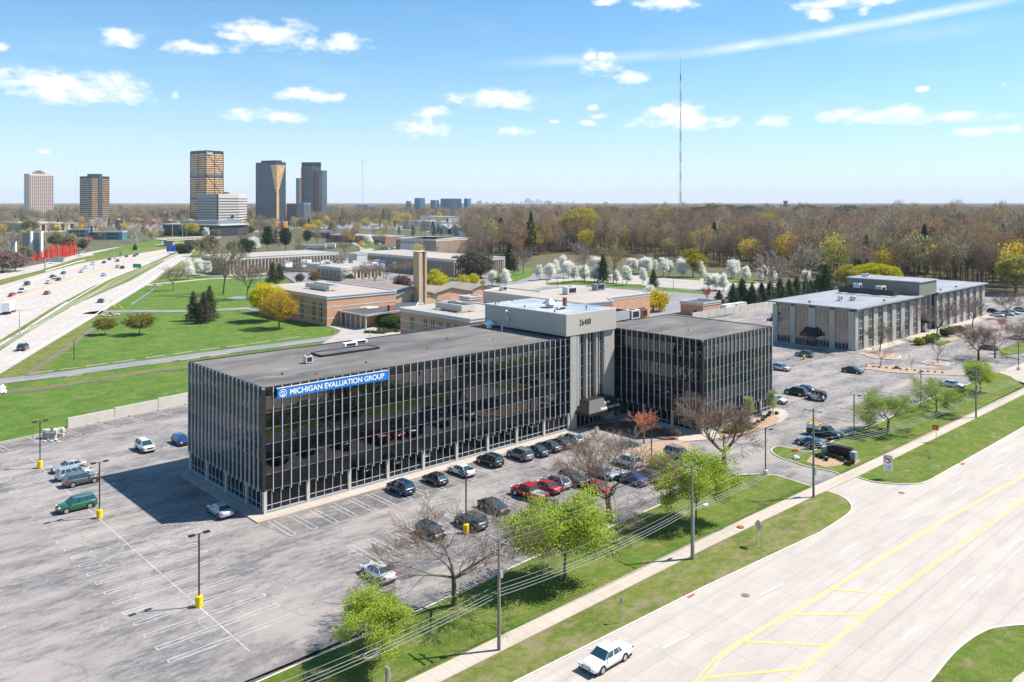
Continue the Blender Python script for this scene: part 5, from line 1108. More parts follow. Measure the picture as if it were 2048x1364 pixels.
# rows of town houses with brown pitched roofs
for i in range(26):
    x = 150+i*17+rnd.uniform(-5,5); 
    if 375 < x < 450 or 505 < x < 575: continue
    y = rnd.uniform(441,452) if x < 560 else rnd.uniform(438,444); p = G(x, y); gable('town_house', p, np.array([.9,.42]) if i % 2 else np.array([.98,-.2]), rnd.uniform(24,36), 16, 5.5, 9.5, 'brick_red' if i % 3 else 'beige', 'roof_shingle', 'brown roofed town house in the rows beyond the freeway', over=.6)['group'] = 'town houses beyond the freeway'
for i in range(12):
    x = rnd.uniform(700,990) if i < 8 else rnd.uniform(30,330); y = rnd.uniform(424,436) if i < 8 else rnd.uniform(433,440); p = G(x, y); T = flat_building('industrial_building', rect(p, np.array([.95,.3]), rnd.uniform(30,70), 30), rnd.uniform(6,11), rnd.choice(['beige','white','brick_red','trim']), rnd.choice(['roof_membrane','roof_tan']), 'low flat roofed building half hidden by distant trees'); T['group'] = 'low buildings among the distant trees'
# overpass
T = empty('overpass_bridge', (*G(400,492), 0), 0, 'concrete overpass carrying a road across the freeway', 'bridge')
a, b = G(330,492), G(425,487); dd_ = (b-a)/np.linalg.norm(b-a); c = (a+b)/2
MB().box((*c, 5.6), (np.linalg.norm(b-a)+8, 15, 1.2), dd_).build('deck', M['precast'], T)
for s in (-7.6, 7.6): n_ = np.array([-dd_[1], dd_[0]]); MB().box((*(c+n_*s), 6.7), (np.linalg.norm(b-a)+8, .3, 1.0), dd_).build('parapet', M['walk'], T)
for s in (-.42, .0, .42): MB().box((*(c+dd_*np.linalg.norm(b-a)*s), 2.5), (1.2, 13, 5), dd_).build('pier', M['precast'], T)
T = empty('rail_overpass', (*G(500,486), 0), 0, 'second overpass deck with tree lined parapet right of the freeway bridge', 'bridge'); a, b = G(478,487), G(560,486); c = (a+b)/2
MB().box((*c, 5.2), (np.linalg.norm(b-a), 9, 1.4), (1,0)).build('deck', M['beige'], T); MB().box((*(c-[0,4.6]), 6.3), (np.linalg.norm(b-a), .3, 1.0), (1,0)).build('parapet', M['walk'], T); MB().box((*(c+[0,1]), 2.3), (np.linalg.norm(b-a)*.96, 6, 4.5), (1,0)).build('abutment', M['tower_dark'], T)
# blue digital advert, green signs, gantry and light masts along the freeway
def board(px_, py_, w_, h_, z0, m, label, cat='sign', txt=None, legs=2):
    p = G(px_, py_); o = empty('highway_sign', (*p, 0), 0, label, cat)
    MB().box((*p, z0+h_/2), (w_, .25, h_)).build('panel', M[m] if isinstance(m, str) else m, o)
    for s in ((-.35, .35) if legs == 2 else (0,)): MB().tube((p[0]+s*w_, p[1]+.2, 0), (p[0]+s*w_, p[1]+.2, z0+h_*.9), .14, n=6).build('post', M['steel'], o)
    if txt:
        for t_, s_, dx, dz in txt: text3('lettering', t_, s_, (p[0]+dx, p[1]-.16, z0+dz), (1, 0), .02, M['white'], o, align='CENTER', bold=.01)
    return o
M['sign_green'] = plain('sign_green', (.0,.36,.22), .5); M['ad_blue'] = plain('advert_blue', (.02,.13,.5), .5, var=.7, vs=.35)
board(274, 546, 4.6, 2.2, 3.0, 'sign_green', 'green highway sign standing on the grass between the freeway and ramp')
board(342, 514, 6.6, 4.6, 4.0, 'ad_blue', 'blue advertising board beside the far end of the ramp', 'billboard')
board(241, 517, 1.6, 2.4, 2.0, 'sign_green', 'small green marker sign in the freeway median', legs=1)
GN = empty('sign_gantry', (*G(90,545), 0), 0, 'grey cantilever sign structure at the freeway edge near the red poles', 'sign gantry'); p = G(90,545)
MB().tube((*p, 0), (*p, 8.0), .35, n=10).build('pole', M['plinth'], GN)
MB().tube((*p, 7.0), (p[0]+9.5, p[1]+3, 7.0), .2, n=6).tube((*p, 8.0), (p[0]+9.5, p[1]+3, 8.0), .2, n=6).build('arm', M['steel'], GN); MB().box((p[0]+6.5, p[1]+1.7, 7.4), (5.4, .3, 3.2), (.95,.3)).build('panel', M['plinth'], GN)
def mast(px_, py_, h_, label, arm=2.5, m='steel', group='lamp masts along the freeway', r=.16):
    p = G(px_, py_); o = empty('street_lamp', (*p, 0), 0, label, 'street lamp', group); MB().tube((*p, 0), (*p, h_), r, r*.5, n=6).build('pole', M[m], o)
    for s in (-1, 1): MB().tube((*p, h_), (p[0]+s*arm, p[1], h_+.4), .07, n=5).build('arm', M[m], o); MB().box((p[0]+s*arm, p[1], h_+.4), (.9,.4,.2)).build('lamp_head', M['trim'], o)
    return o
for i, (a, b, c) in enumerate(((39,668,622),(48,588,537),(128,560,518),(187,541,497),(229,524,489),(276,505,477),(327,498,477))):
    Y = 66000/(b-HY); mast(a, b, (b-c)*Y/F, 'slender double armed lamp mast in the freeway median')
for (a, b, c) in ((344.5,486,431),(365,477,449),(373,474,455),(413,478,460),(621,463,414),(720,462,425)):
    Y = 66000/(b-HY); mast(a, b, (b-c)*Y/F, 'tall lamp mast at the distant interchange', group='tall lamp masts at the interchange', r=.35)
for i, (a, b, c) in enumerate(((992.6,530,511),(858/4+900,577,555),(1126.9,563,541),(1244.8,576,553.5),(1346.6,579.5,552),(1463,556,516),(1675,582,528),(1787,556,494),(907/1+220,0,0))):
    if b == 0: continue
    Y = 66000/(b-HY); mast(a, b, (b-c)*Y/F, 'thin dark lamp pole on the school parking lots', .8, 'bronze', 'lamp poles on the school parking lots', .12)
# jersey barrier, guard rails, chain link fence
def rail(name, pts, h, th, m, label, cat, z0=0): 
    o = tag(strip(px(*pts), th, z0, h).build(name, M[m]), label, cat); return o
rail('median_barrier', ((-300,735),(0,606),(123,564.5),(229,532.6),(330,507.5)), 1.0, .7, 'walk', 'long low concrete barrier down the middle of the freeway', 'barrier')
rail('guard_rail', ((90,545),(110,539),(150,527),(171,522)), .4, .15, 'white', 'white guard rail at the upper edge of the freeway by the gantry', 'guard rail', .5)
rail('guard_rail', ((326,524),(345,513),(365,503),(380,498)), .45, .15, 'white', 'white guard rail beside the far end of the ramp', 'guard rail', .5)
cf = empty('chain_link_fence', (*G(137,617), 0), 0, 'galvanised chain link fence running between the freeway and the ramp', 'fence'); 
CP = px((-80,760),(0,700),(67,661),(137,617),(185,593),(230,572),(290,541),(326,523))
m_, nt_, b_ = newmat('chain_link_mesh'); b_.inputs['Base Color'].default_value = (.42,.48,.45,1); b_.inputs['Alpha'].default_value = .32; M['mesh'] = m_
mb = MB()
for i in range(len(CP)-1): mb.quad((*CP[i], .1), (*CP[i+1], .1), (*CP[i+1], 1.8), (*CP[i], 1.8))
mb.build('wire_mesh', M['mesh'], cf); k = MB()
for i in range(len(CP)-1):
    n_ = max(2, int(np.linalg.norm(CP[i+1]-CP[i])/5))
    for j in range(n_): q = CP[i]+(CP[i+1]-CP[i])*j/n_; k.tube((*q, 0), (*q, 1.95), .05, n=5, cap=False)
    k.tube((*CP[i], 1.85), (*CP[i+1], 1.85), .035, n=4, cap=False)
k.build('post', M['steel'], cf)
# radio masts
def radio(px_, Y, ztop, w_, label, stripes=True, guys=True):
    p = at(px_, Y); o = empty('radio_mast', (*p, 0), 0, label, 'radio mast'); zs = np.linspace(0, ztop*.86, 15 if stripes else 2)
    M.setdefault('mast_red', plain('mast_red_paint', (.48,.10,.08), .6)); M.setdefault('mast_white', plain('mast_pale_paint', (.55,.60,.66), .6))
    for i in range(len(zs)-1):
        mb = MB(); z0, z1 = zs[i], zs[i+1]
        c3 = [(p[0]+w_/2*math.cos(a), p[1]+w_/2*math.sin(a)) for a in (R(90), R(210), R(330))]; nz = max(1, int((z1-z0)/(w_*1.2)))
        for q in c3: mb.tube((*q, z0), (*q, z1), w_*.10, n=4, cap=False)
        for k_ in range(nz):
            za, zb = z0+(z1-z0)*k_/nz, z0+(z1-z0)*(k_+1)/nz
            for j in range(3): mb.tube((*c3[j], za), (*c3[(j+1) % 3], zb), w_*.06, n=3, cap=False)
        mb.build('lattice', M['mast_red'] if i % 2 == 0 and stripes else M['mast_white'], o)
    k = MB(); k.tube((*p, ztop*.86), (*p, ztop), w_*.14, w_*.08, n=6); k.tube((*p, ztop*.86), (*p, ztop*.90), w_*.35, n=6); k.build('antenna', M['tower_dark'], o)
    if guys:
        for i, (z, r_) in enumerate(((ztop*.86, 170), (ztop*.66, 170), (ztop*.47, 110), (ztop*.28, 110))):
            for a in (R(200), R(320), R(80)):
                MB().tube((*p, z), (p[0]+r_*math.cos(a), p[1]+r_*math.sin(a), 0), .07, n=3, cap=False).build('guy_wire', M['wire'], o)
    return o
radio(1361, 1644, 329, 2.8, 'very tall red and white guyed radio mast rising over the wood')
radio(725.5, 3000, 216, 2.2, 'distant thin grey radio mast over the blue windowed office', False, False)
radio(152.5, 3300, 165, 1.6, 'faint thin mast left of the dark banded tower', False, False)
T = empty('water_tower', (*at(1571,3100), 0), 0, 'small rust brown tower standing above the far wood', 'tower'); q = at(1571,3100)
M['tw_brown'] = plain('tower_brick_brown', (.22,.10,.07), .9)
MB().box((*q, 21), (11,11,42)).build('wall', M['tw_brown'], T); MB().box((*q, 44), (14,14,5)).build('roof', M['brick_red'], T)
# far city skyline, 22 km away
for i, (x, w_, yt) in enumerate(((1043,4,402),(1050,3,399),(1053.5,4,395),(1058,5,396.5),(1062,4,400),(1068,6,401.5),(1074,3.5,397),(1078.5,3,399),(1083,4,400),(1090,5,401.5),(1096,8,400.5),(1102,5,402.5),(1116,6,403),(1123,4,402.5),(1133,8,403.2),(1146,5,403),(1025,4,403.2),(1003,4,402.5),(957,7,401.5),(962,3,400),(973,5,403),(1212,8,403.6),(988,6,403.6))):
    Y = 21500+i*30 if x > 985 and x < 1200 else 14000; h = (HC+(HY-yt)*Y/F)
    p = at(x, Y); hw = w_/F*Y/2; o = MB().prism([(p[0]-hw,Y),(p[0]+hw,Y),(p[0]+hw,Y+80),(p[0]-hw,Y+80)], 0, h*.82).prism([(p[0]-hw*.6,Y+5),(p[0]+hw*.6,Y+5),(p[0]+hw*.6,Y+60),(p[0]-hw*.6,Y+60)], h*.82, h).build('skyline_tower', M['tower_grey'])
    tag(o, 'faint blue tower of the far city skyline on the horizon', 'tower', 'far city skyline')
# ------------------------------------------------------------------ trees
def tubes_np(segs, n):
    s = np.array([[*a, *b, c, d] for a, b, c, d in segs], float); p0, p1, r0, r1 = s[:, :3], s[:, 3:6], s[:, 6], s[:, 7]
    d = p1-p0; d /= np.linalg.norm(d, axis=1)[:, None]+1e-9; up = np.where(np.abs(d[:, 2:3]) < .95, np.array([[0, 0, 1.]]), np.array([[1., 0, 0]]))
    a = np.cross(d, up); a /= np.linalg.norm(a, axis=1)[:, None]; b = np.cross(d, a)
    ang = np.arange(n)*2*math.pi/n; c, s_ = np.cos(ang), np.sin(ang)
    ring = a[:, None, :]*c[None, :, None]+b[:, None, :]*s_[None, :, None]
    v = np.concatenate([p0[:, None]+ring*r0[:, None, None], p1[:, None]+ring*r1[:, None, None]], axis=1)   # N,2n,3
    i = np.arange(n); j = (i+1) % n; f = np.stack([i, j, n+j, n+i], 1)[None]+(np.arange(len(s))*2*n)[:, None, None]
    return v.reshape(-1, 3), f.reshape(-1, 4)
def join_np(parts):
    V_, F_, k = [], [], 0
    for v, f in parts: V_.append(v); F_.append(f+k); k += len(v)
    return np.vstack(V_), np.vstack(F_)
def quads_np(c, size, rg, aspect=1.0, up=0.):
    """random leaf quads at centres c"""
    n = len(c); a = rg.normal(size=(n, 3)); a /= np.linalg.norm(a, axis=1)[:, None]; b = rg.normal(size=(n, 3))
    if up: a[:, 2] *= (1-up); a /= np.linalg.norm(a, axis=1)[:, None]
    b -= a*(a*b).sum(1)[:, None]; b /= np.linalg.norm(b, axis=1)[:, None]; s = size*rg.uniform(.6, 1.3, size=(n, 1))/2
    v = np.stack([c-a*s-b*s*aspect*.4, c+b*s*aspect*.0-a*s*.1-b*s*aspect, c+a*s, c+b*s*aspect-a*s*.1], 1); return v.reshape(-1, 3), np.arange(n*4).reshape(n, 4)
def grow(seed, h, spread, levels=5, kids=(5, 4, 4, 4, 3), fork=.28, r0=None, up=.25, wig=.18, ratio=.62, lean=0):
    """branching skeleton; returns segments (p0,p1,r0,r1,level) and twig tips"""
    rg = random.Random(seed); segs = []; tips = []; r0 = r0 or h*.0155
    def br(p, d, L_, r, lv):
        nseg = 4 if lv < 2 else (3 if lv < 4 else 2); pts = [(p, r)]; q = p; dd = d
        for i in range(nseg):
            dd = (dd+Vector((rg.uniform(-1, 1), rg.uniform(-1, 1), rg.uniform(-.6, .8)+up*(.5 if lv < 3 else .2)))*wig*(1.2 if lv else .35)).normalized()
            q2 = q+dd*(L_/nseg); r2 = r*(1-(i+1)/nseg*(.35 if lv == 0 else .6)); segs.append((q, q2, max(pts[-1][1], .008), max(r2, .006), lv)); q = q2; pts.append((q, r2))
        if lv >= levels: tips.append((q, dd)); return
        k = kids[min(lv, len(kids)-1)]
        for j in range(k):
            t = 1.0 if j == 0 and lv > 0 else rg.uniform(.35, 1.0) if lv else rg.uniform(.78, 1.0)
            idx = min(int(t*nseg), nseg-1); a, ra = pts[idx]; b, rb = pts[idx+1]; f = t*nseg-idx; pos = a.lerp(b, min(max(f, 0), 1)); rr = ra+(rb-ra)*min(max(f, 0), 1)
            axis = dd.orthogonal(); axis.rotate(Matrix.Rotation(2*math.pi*(j+rg.uniform(-.3, .3))/k, 3, dd)); ang = rg.uniform(.35, .75)*(spread if lv < 2 else .95)
            nd = dd.copy(); nd.rotate(Matrix.Rotation(ang if not (j == 0 and lv > 0) else ang*.4, 3, axis))
            br(pos, nd, L_*ratio*rg.uniform(.8, 1.15)*(1.55 if lv == 0 else 1), rr*(.62 if j else .8), lv+1)
    br(Vector((0, 0, 0)), Vector((lean, 0, 1)).normalized(), h*fork, r0, 0)
    m = max(s[1].z for s in segs); k = h/m
    segs = [((s[0].x*k, s[0].y*k, s[0].z*k), (s[1].x*k, s[1].y*k, s[1].z*k), s[2]*k, s[3]*k, s[4]) for s in segs]
    return segs, [((t[0]*k), t[1]) for t in tips]
def skel_mesh(name, segs, mat, cut, thin=.0):
    """trunk mesh (levels < cut) and twig mesh (levels >= cut)"""
    A = [s[:4] for s in segs if s[4] < cut]; B = [(s[0], s[1], max(s[2], thin), max(s[3], thin*.8)) for s in segs if s[4] >= cut]
    lo = npmesh(name+'_trunk', *tubes_np(A, 6), mat); hi = npmesh(name+'_twigs', *tubes_np(B, 3), mat) if B else None
    return lo, hi
def proto(name, trunk, crown, tcol, ccol, crown_name='crown'):
    return dict(name=name, trunk=trunk, crown=crown, tcol=tcol, ccol=ccol)
def put_tree(P, name, p, s, label, cat='tree', group=None, ccol=None, tcol=None, rz=None, z=0, sx=1):
    o = empty(name, (p[0], p[1], z), rnd.uniform(0, 6.28) if rz is None else rz, label, cat, group); o.scale = (s*sx, s*sx, s)
    for nm, me, c in (('trunk', P['trunk'], tcol or P['tcol']), ('crown', P['crown'], ccol or P['ccol'])):
        if me is None: continue
        q = bpy.data.objects.new(nm, me); COL.objects.link(q); q.parent = o; q.color = (*c, 1)
    return o
TR = {}
# bare vase shaped locusts, height normalised to 1 unit = 1 m at h=11
def mk_bare(key, seed, h, spread, levels, kids, thin, col, tcol, **kw):
    sg, tips = grow(seed, h, spread, levels, kids, **kw); lo, hi = skel_mesh(key, sg, M['bark'], 3 if levels > 3 else 2, thin); TR[key] = proto(key, lo, hi, tcol, col); TR[key]['h'] = h
    return tips
mk_bare('locust_a', 3, 11, 1.35, 5, (5,4,4,5,7), .0085, (.205,.15,.115), (.125,.105,.06), fork=.20, wig=.26, ratio=.70, up=.35)
mk_bare('locust_b', 12, 11, 1.25, 5, (5,4,4,5,7), .0085, (.205,.15,.115), (.125,.105,.06), fork=.18, wig=.26, ratio=.70, up=.35)
mk_bare('locust_c', 21, 9, 1.2, 5, (5,5,4,5,6), .0085, (.22,.155,.12), (.125,.105,.06), fork=.16, wig=.24, ratio=.70, up=.2)
for i, sd in enumerate((31, 37, 44)): mk_bare('bare_%d' % i, sd, 12, .95, 4, (6,5,5,4), .035, (.23,.18,.15), (.12,.10,.075), fork=.30, wig=.2, ratio=.66, up=.35)
mk_bare('bare_thin', 51, 6, .9, 3, (6,4,4), .02, (.25,.17,.14), (.16,.12,.10), fork=.42, wig=.15, ratio=.55, up=.3)
mk_bare('red_twig', 61, 5, .8, 4, (7,5,4,3), .022, (.52,.20,.10), (.34,.19,.12), fork=.22, wig=.15, ratio=.66, up=.55)
mk_bare('sycamore', 71, 14, .9, 4, (5,5,5,4), .07, (.52,.45,.38), (.55,.50,.44), fork=.3, wig=.25, ratio=.66, up=.35)
def mk_leafy(key, seed, h, spread, n_per, size, col, kids=(5,5,5,4), fork=.3, jit=.45, droop=.0, thin=.02, levels=4, ratio=.64, wig=.22, up=.2, tcol=(.15,.12,.09)):
    sg, tips = grow(seed, h, spread, levels, kids, fork=fork, wig=wig, ratio=ratio, up=up); lo, hi = skel_mesh(key, sg, M['bark'], 3, thin); rg = np.random.default_rng(seed)
    c = np.repeat(np.array([t[0][:] for t in tips]), n_per, axis=0); c = c+rg.normal(size=c.shape)*jit*np.array([1, 1, .75]); c[:, 2] -= droop*rg.random(len(c))
    lv = [s for s in sg if s[4] >= levels-1]; a = np.array([s[0] for s in lv]); b = np.array([s[1] for s in lv]); t = rg.random((len(a)*3, 1)); c2 = np.tile(a, (3, 1))*(1-t)+np.tile(b, (3, 1))*t+rg.normal(size=(len(a)*3, 3))*jit*.5
    c = np.vstack([c, c2]); c = c[c[:, 2] > h*.16]
    # trunk mesh also carries the limbs; crown = leaves + twigs handled by trunk colour
    allA = [s[:4] for s in sg if s[4] < levels]; lo = npmesh(key+'_trunk', *tubes_np(allA, 4), M['bark'])
    cr = npmesh(key+'_leaves', *quads_np(c, size, rg), M['foliage']); TR[key] = proto(key, lo, cr, tcol, col); TR[key]['h'] = h
LIME = (.36,.45,.05)
mk_leafy('lime_a', 5, 8, 1.15, 36, .14, LIME, kids=(6,6,5,4), jit=.30, droop=.25)
mk_leafy('lime_b', 8, 8, 1.3, 36, .14, LIME, kids=(6,6,5,4), jit=.36, droop=.25)
mk_leafy('lime_c', 15, 8, 1.75, 34, .135, (.29,.37,.07), kids=(5,5,5,4), fork=.22, jit=.34, up=.02, droop=.3)
mk_leafy('lime_d', 19, 8, 1.7, 34, .135, (.29,.37,.07), kids=(5,5,5,4), fork=.24, jit=.34, up=.02, droop=.3)
def clump_crown(key, seed, h, rx, zc, rz, ncl, per, size, col, tcol=(.14,.12,.10), mat='foliage', spr=.16, pointy=0, shell=.5, twig=True, flat=.75):
    """crown of leaf clumps on limbs reaching out from the trunk"""
    rg = np.random.default_rng(seed); cl = []
    while len(cl) < ncl:
        q = rg.uniform(-1, 1, 3); rr = np.linalg.norm(q)
        if rr > 1 or rr < shell*rg.random(): continue
        if pointy and math.hypot(q[0], q[1]) > 1-pointy*(q[2]+1)/2: continue
        cl.append((q[0]*rx*rg.uniform(.82, 1.1), q[1]*rx*rg.uniform(.82, 1.1), zc+q[2]*rz*rg.uniform(.85, 1.08)))
    cl = np.array(cl); c = np.repeat(cl, per, axis=0)+rg.normal(size=(ncl*per, 3))*rx*spr*np.array([1, 1, flat]); v = quads_np(c, size, rg)
    cr = npmesh(key+'_crown', *v, M[mat]); segs = []; th = zc-rz*.55; segs.append(((0, 0, 0), (0, 0, th), h*.02, h*.015)); segs.append(((0, 0, th), (0, 0, zc+rz*.5), h*.014, h*.004))
    for q in cl[:max(14, ncl//3)]:
        z = min(max(th*.9, q[2]-math.hypot(q[0], q[1])*.9), zc+rz*.4); m = (q[0]*.5, q[1]*.5, z+(q[2]-z)*.6); segs.append(((0, 0, z), m, h*.008, h*.005)); segs.append((m, tuple(q), h*.005, h*.0025))
    TR[key] = proto(key, npmesh(key+'_trunk', *tubes_np(segs, 5), M['bark']), cr, tcol, col); TR[key]['h'] = h
clump_crown('blossom_a', 1, 7, 2.7, 4.3, 2.7, 130, 44, .26, (.97,.94,.83), mat='blossom', spr=.17, pointy=.4, shell=.2)
clump_crown('blossom_b', 2, 7, 2.4, 4.2, 2.8, 120, 44, .26, (.97,.94,.83), mat='blossom', spr=.17, pointy=.55, shell=.2)
clump_crown('blossom_c', 3, 7, 2.1, 4.3, 2.8, 100, 40, .26, (.90,.91,.80), mat='blossom', spr=.12, pointy=.45)
clump_crown('round_a', 4, 8, 3.6, 5.0, 3.1, 210, 70, .19, (.66,.54,.012), spr=.09, shell=.75)
clump_crown('round_b', 6, 8, 3.6, 5.0, 3.1, 230, 46, .17, (.50,.32,.035), spr=.09, shell=.7)
clump_crown('yellow_open', 7, 7, 3.0, 4.4, 2.7, 110, 48, .26, (.58,.52,.025), spr=.12, shell=.5)
clump_crown('shrub_tree', 8, 4, 2.9, 2.6, 1.4, 170, 50, .16, (.26,.23,.05), spr=.08, shell=.7, tcol=(.12,.09,.06))
clump_crown('olive_tree', 9, 12, 4.4, 7.8, 4.2, 150, 34, .42, (.24,.22,.10), spr=.11, shell=.55)
clump_crown('dark_bushy', 10, 9, 4.0, 5.2, 3.8, 170, 44, .34, (.13,.125,.09), spr=.10, shell=.6)
clump_crown('purple_tree', 11, 6, 3.0, 3.7, 2.3, 120, 44, .24, (.19,.085,.085), spr=.10, shell=.6)
clump_crown('forsythia', 12, 3, 2.2, 1.7, 1.4, 90, 44, .22, (.62,.46,.015), spr=.12, shell=.3, flat=1)
clump_crown('evergreen_bush', 13, 4, 2.6, 2.0, 1.9, 120, 44, .26, (.045,.075,.03), spr=.10, shell=.6)
clump_crown('young_pear', 14, 5.5, 1.3, 3.3, 2.0, 60, 34, .17, (.42,.46,.20), spr=.16, pointy=.4, shell=.3)
clump_crown('magnolia', 16, 3.2, 1.4, 2.1, .9, 50, 16, .17, (.80,.78,.66), mat='blossom', spr=.14, shell=.5)
clump_crown('flower_bush', 17, 2.4, 1.4, 1.4, 1.0, 60, 24, .16, (.62,.57,.48), spr=.14, shell=.4)
def mk_conifer(key, seed, h, r, col, pine=False, tiers=20, size=.24, per=26, bs=1.):
    rg = np.random.default_rng(seed); segs = [((0, 0, 0), (0, 0, h*.97), h*.016, .02)]; C = []; z0 = h*(.32 if pine else .10)
    for t in range(tiers):
        f = t/(tiers-1); z = z0+(h-z0)*f**.9; rr = (r*(1-f)**.85+.15)*(rg.uniform(.75, 1.1)) if not pine else r*(.55+.6*math.sin(min(1, f*1.25)*2.6))*(1-f*.55)*rg.uniform(.5, 1.1)
        k = (8 if not pine else 4)
        for j in range(k):
            a = 2*math.pi*(j+rg.random()*.8)/k+t; L_ = rr*rg.uniform(.75, 1.15); dz = (-.22 if not pine else .12)*L_; e = np.array([L_*math.cos(a), L_*math.sin(a), z+dz]); segs.append(((0, 0, z), tuple(e), .022, .008))
            n = max(4, int(per*L_/r)); tt = rg.uniform(.2, 1.05, (n, 1)); q = np.array([[0, 0, z]])*(1-tt)+e[None]*tt; w = (.16 if not pine else .24)*r*(tt*.8+.2); q = q+rg.normal(size=q.shape)*w*np.array([.6, .6, .28]); C.append(q)
    C = np.vstack(C); cr = npmesh(key+'_crown', *quads_np(C, size*h/8, rg, .8, .3), M['foliage']); TR[key] = proto(key, npmesh(key+'_trunk', *tubes_np(segs, 4), M['bark']), cr, (.12,.085,.06), col); TR[key]['h'] = h
mk_conifer('spruce_a', 1, 8, 2.2, (.12,.145,.06), tiers=26, per=60, size=.26); mk_conifer('spruce_b', 2, 8, 2.6, (.05,.10,.045), tiers=24, per=64, size=.28)
mk_conifer('pine_a', 3, 12, 4.0, (.045,.09,.035), True, 24, .34, 130); mk_conifer('pine_b', 4, 8, 3.0, (.045,.10,.04), False, 20, .30, 76)
def T_(key, px_, py_, ytop, label, cat='tree', name=None, ccol=None, group=None, sx=1, tcol=None, z=0):
    p = G(px_, py_); h = (py_-ytop)*p[1]/F
    names = {'lo': 'bare_tree', 'ba': 'bare_tree', 'li': 'budding_tree', 'bl': 'blossom_tree', 'ro': 'yellow_tree', 'ye': 'yellow_tree', 'sp': 'spruce_tree', 'pi': 'pine_tree', 'sh': 'rounded_tree', 'ol': 'budding_tree', 'da': 'bushy_tree', 'pu': 'purple_tree', 'fo': 'forsythia_bush', 'ev': 'evergreen_bush', 'yo': 'young_tree', 'ma': 'magnolia_tree', 're': 'red_twig_tree', 'sy': 'sycamore_tree', 'fl': 'flowering_bush'}
    return put_tree(TR[key], name or names[key[:2]], p, h/TR[key]['h'], label, cat, group, ccol, tcol, sx=sx, z=z)
# foreground trees
T_('locust_a', 908, 1213, 982, 'wide bare tree on the grass strip, right of the lone white sedan', sx=1.3)
T_('locust_b', 1219, 1043, 846, 'wide bare forked tree at the lot edge before the red sedan facing out', sx=1.6)
T_('locust_c', 1448, 943, 798, 'bare spreading tree at the corner of the black glass wing by the driveway', sx=1.45)
T_('lime_a', 760, 1324, 1180, 'lime green budding tree nearest the lower edge on the grass strip', sx=1.15)
T_('lime_b', 1130, 1162, 988, 'broad lime green budding tree between the two forked bare trees', sx=1.2)
T_('lime_a', 1392, 1050, 903, 'lime green budding tree behind the pole with the street light', sx=1.1)
T_('lime_c', 1775, 868, 783, 'flat topped green budding tree near the monument sign', sx=1.25)
T_('lime_d', 1873, 824, 756, 'flat topped green budding tree between two lot lamps', sx=1.2)
T_('lime_b', 1960, 787, 722, 'green budding tree by the farthest utility pole', sx=1.1)
T_('red_twig', 1288, 886, 816, 'young tree with bright orange red twigs by the entrance walk', sx=1.5)
T_('magnolia', 1212, 846, 814, 'small white flowering tree in front of the entrance canopy')
T_('young_pear', 1497, 845, 786, 'slender pale green young tree by the glass wing, left of its twin', sx=.9)
T_('young_pear', 1546, 832, 772, 'slender pale green young tree at the far corner of the glass wing', sx=.9)
for i, (a, b, s) in enumerate(((1458,858,12),(1470,856,12),(1482,852,13),(1493,850,12))): T_('evergreen_bush', a, b+9, b-5, 'clipped lime hedge mound by the black glass wing', 'bush', 'hedge_bush', (.30,.36,.02), 'hedge mounds by the glass wing', sx=1.5, z=.15)
for i, (a, b) in enumerate(((1530,836),(1537,832),(1516,845),(1507,850),(1498,856),(1553,828),(1525,841),(1540,827))): T_('evergreen_bush', a, b+2, b-4, 'tiny dark shrub in the glass wing corner bed', 'shrub', 'small_shrub', (.09,.13,.03), 'tiny shrubs at the corner bed', z=.15, sx=1.2)
for a, b in [(1655,905),(1663,908),(1670,910),(1678,913),(1685,916),(1645,911),(1652,915),(1690,910),(1697,914),(1702,918),(1705,921),(1699,924),(1692,923),(1633,907),(1640,909)]: T_('evergreen_bush', a, b+8, b+1, 'small round dark shrub planted before the monument sign', 'shrub', 'small_shrub', (.06,.085,.025), 'round shrubs before the monument sign', z=.15, sx=1.1)
for a, b in [(733,660),(740,660),(746,660),(753,661),(760,661),(767,661),(773,659),(780,658),(787,657),(768,655),(758,656),(794,658)]: T_('evergreen_bush', a, b+6, b, 'small round green shrub in the bed by the colonnade drive', 'shrub', 'small_shrub', (.15,.20,.04), 'round shrubs by the colonnade drive', sx=1.3)
for i in range(9): T_('evergreen_bush', 745+i*7, 637+i*1.6+8, 622+i*1.5, 'section of tall dark green hedge beside the colonnade', 'hedge', 'hedge_bush', (.07,.12,.03), 'tall hedge beside the colonnade', sx=1.3)
T_('flower_bush', 818, 662, 639, 'pale flowering bush against the nearer brick block', 'bush')
# by the second office
T_('locust_b', 1760, 703, 638, 'bare tree at the near corner of the pilaster office', sx=.95)
T_('bare_0', 1872, 679, 595, 'bare tree beside the awning entrance of the pilaster office', sx=1.3)
T_('bare_1', 1944.7, 655, 583, 'bare tree near the far end of the pilaster office', sx=1.35)
T_('bare_2', 2012, 637, 582, 'bare tree beside the white cars beyond the pilaster office', sx=1.4)
T_('bare_thin', 1762, 733, 688, 'small bare tree in the long mulch island', sx=1.6)
T_('bare_thin', 1823, 741, 706, 'very thin bare sapling at the right end of the long mulch island', sx=.7)
T_('bare_thin', 1875, 726, 680, 'small bare tree in the short mulch island', sx=1.5)
T_('locust_c', 1957, 722, 648, 'wide bare tree clump behind the third budding tree', sx=1.3); T_('locust_a', 1990, 716, 640, 'reddish wide bare tree right of the bare clump', ccol=(.30,.17,.14), sx=1.1)
T_('locust_b', 2060, 712, 625, 'bare tree cut by the right edge of the view', sx=1.1)
T_('red_twig', 2003, 660, 634, 'low spreading tree with red buds near the white parked cars', ccol=(.50,.20,.14), sx=1.6)
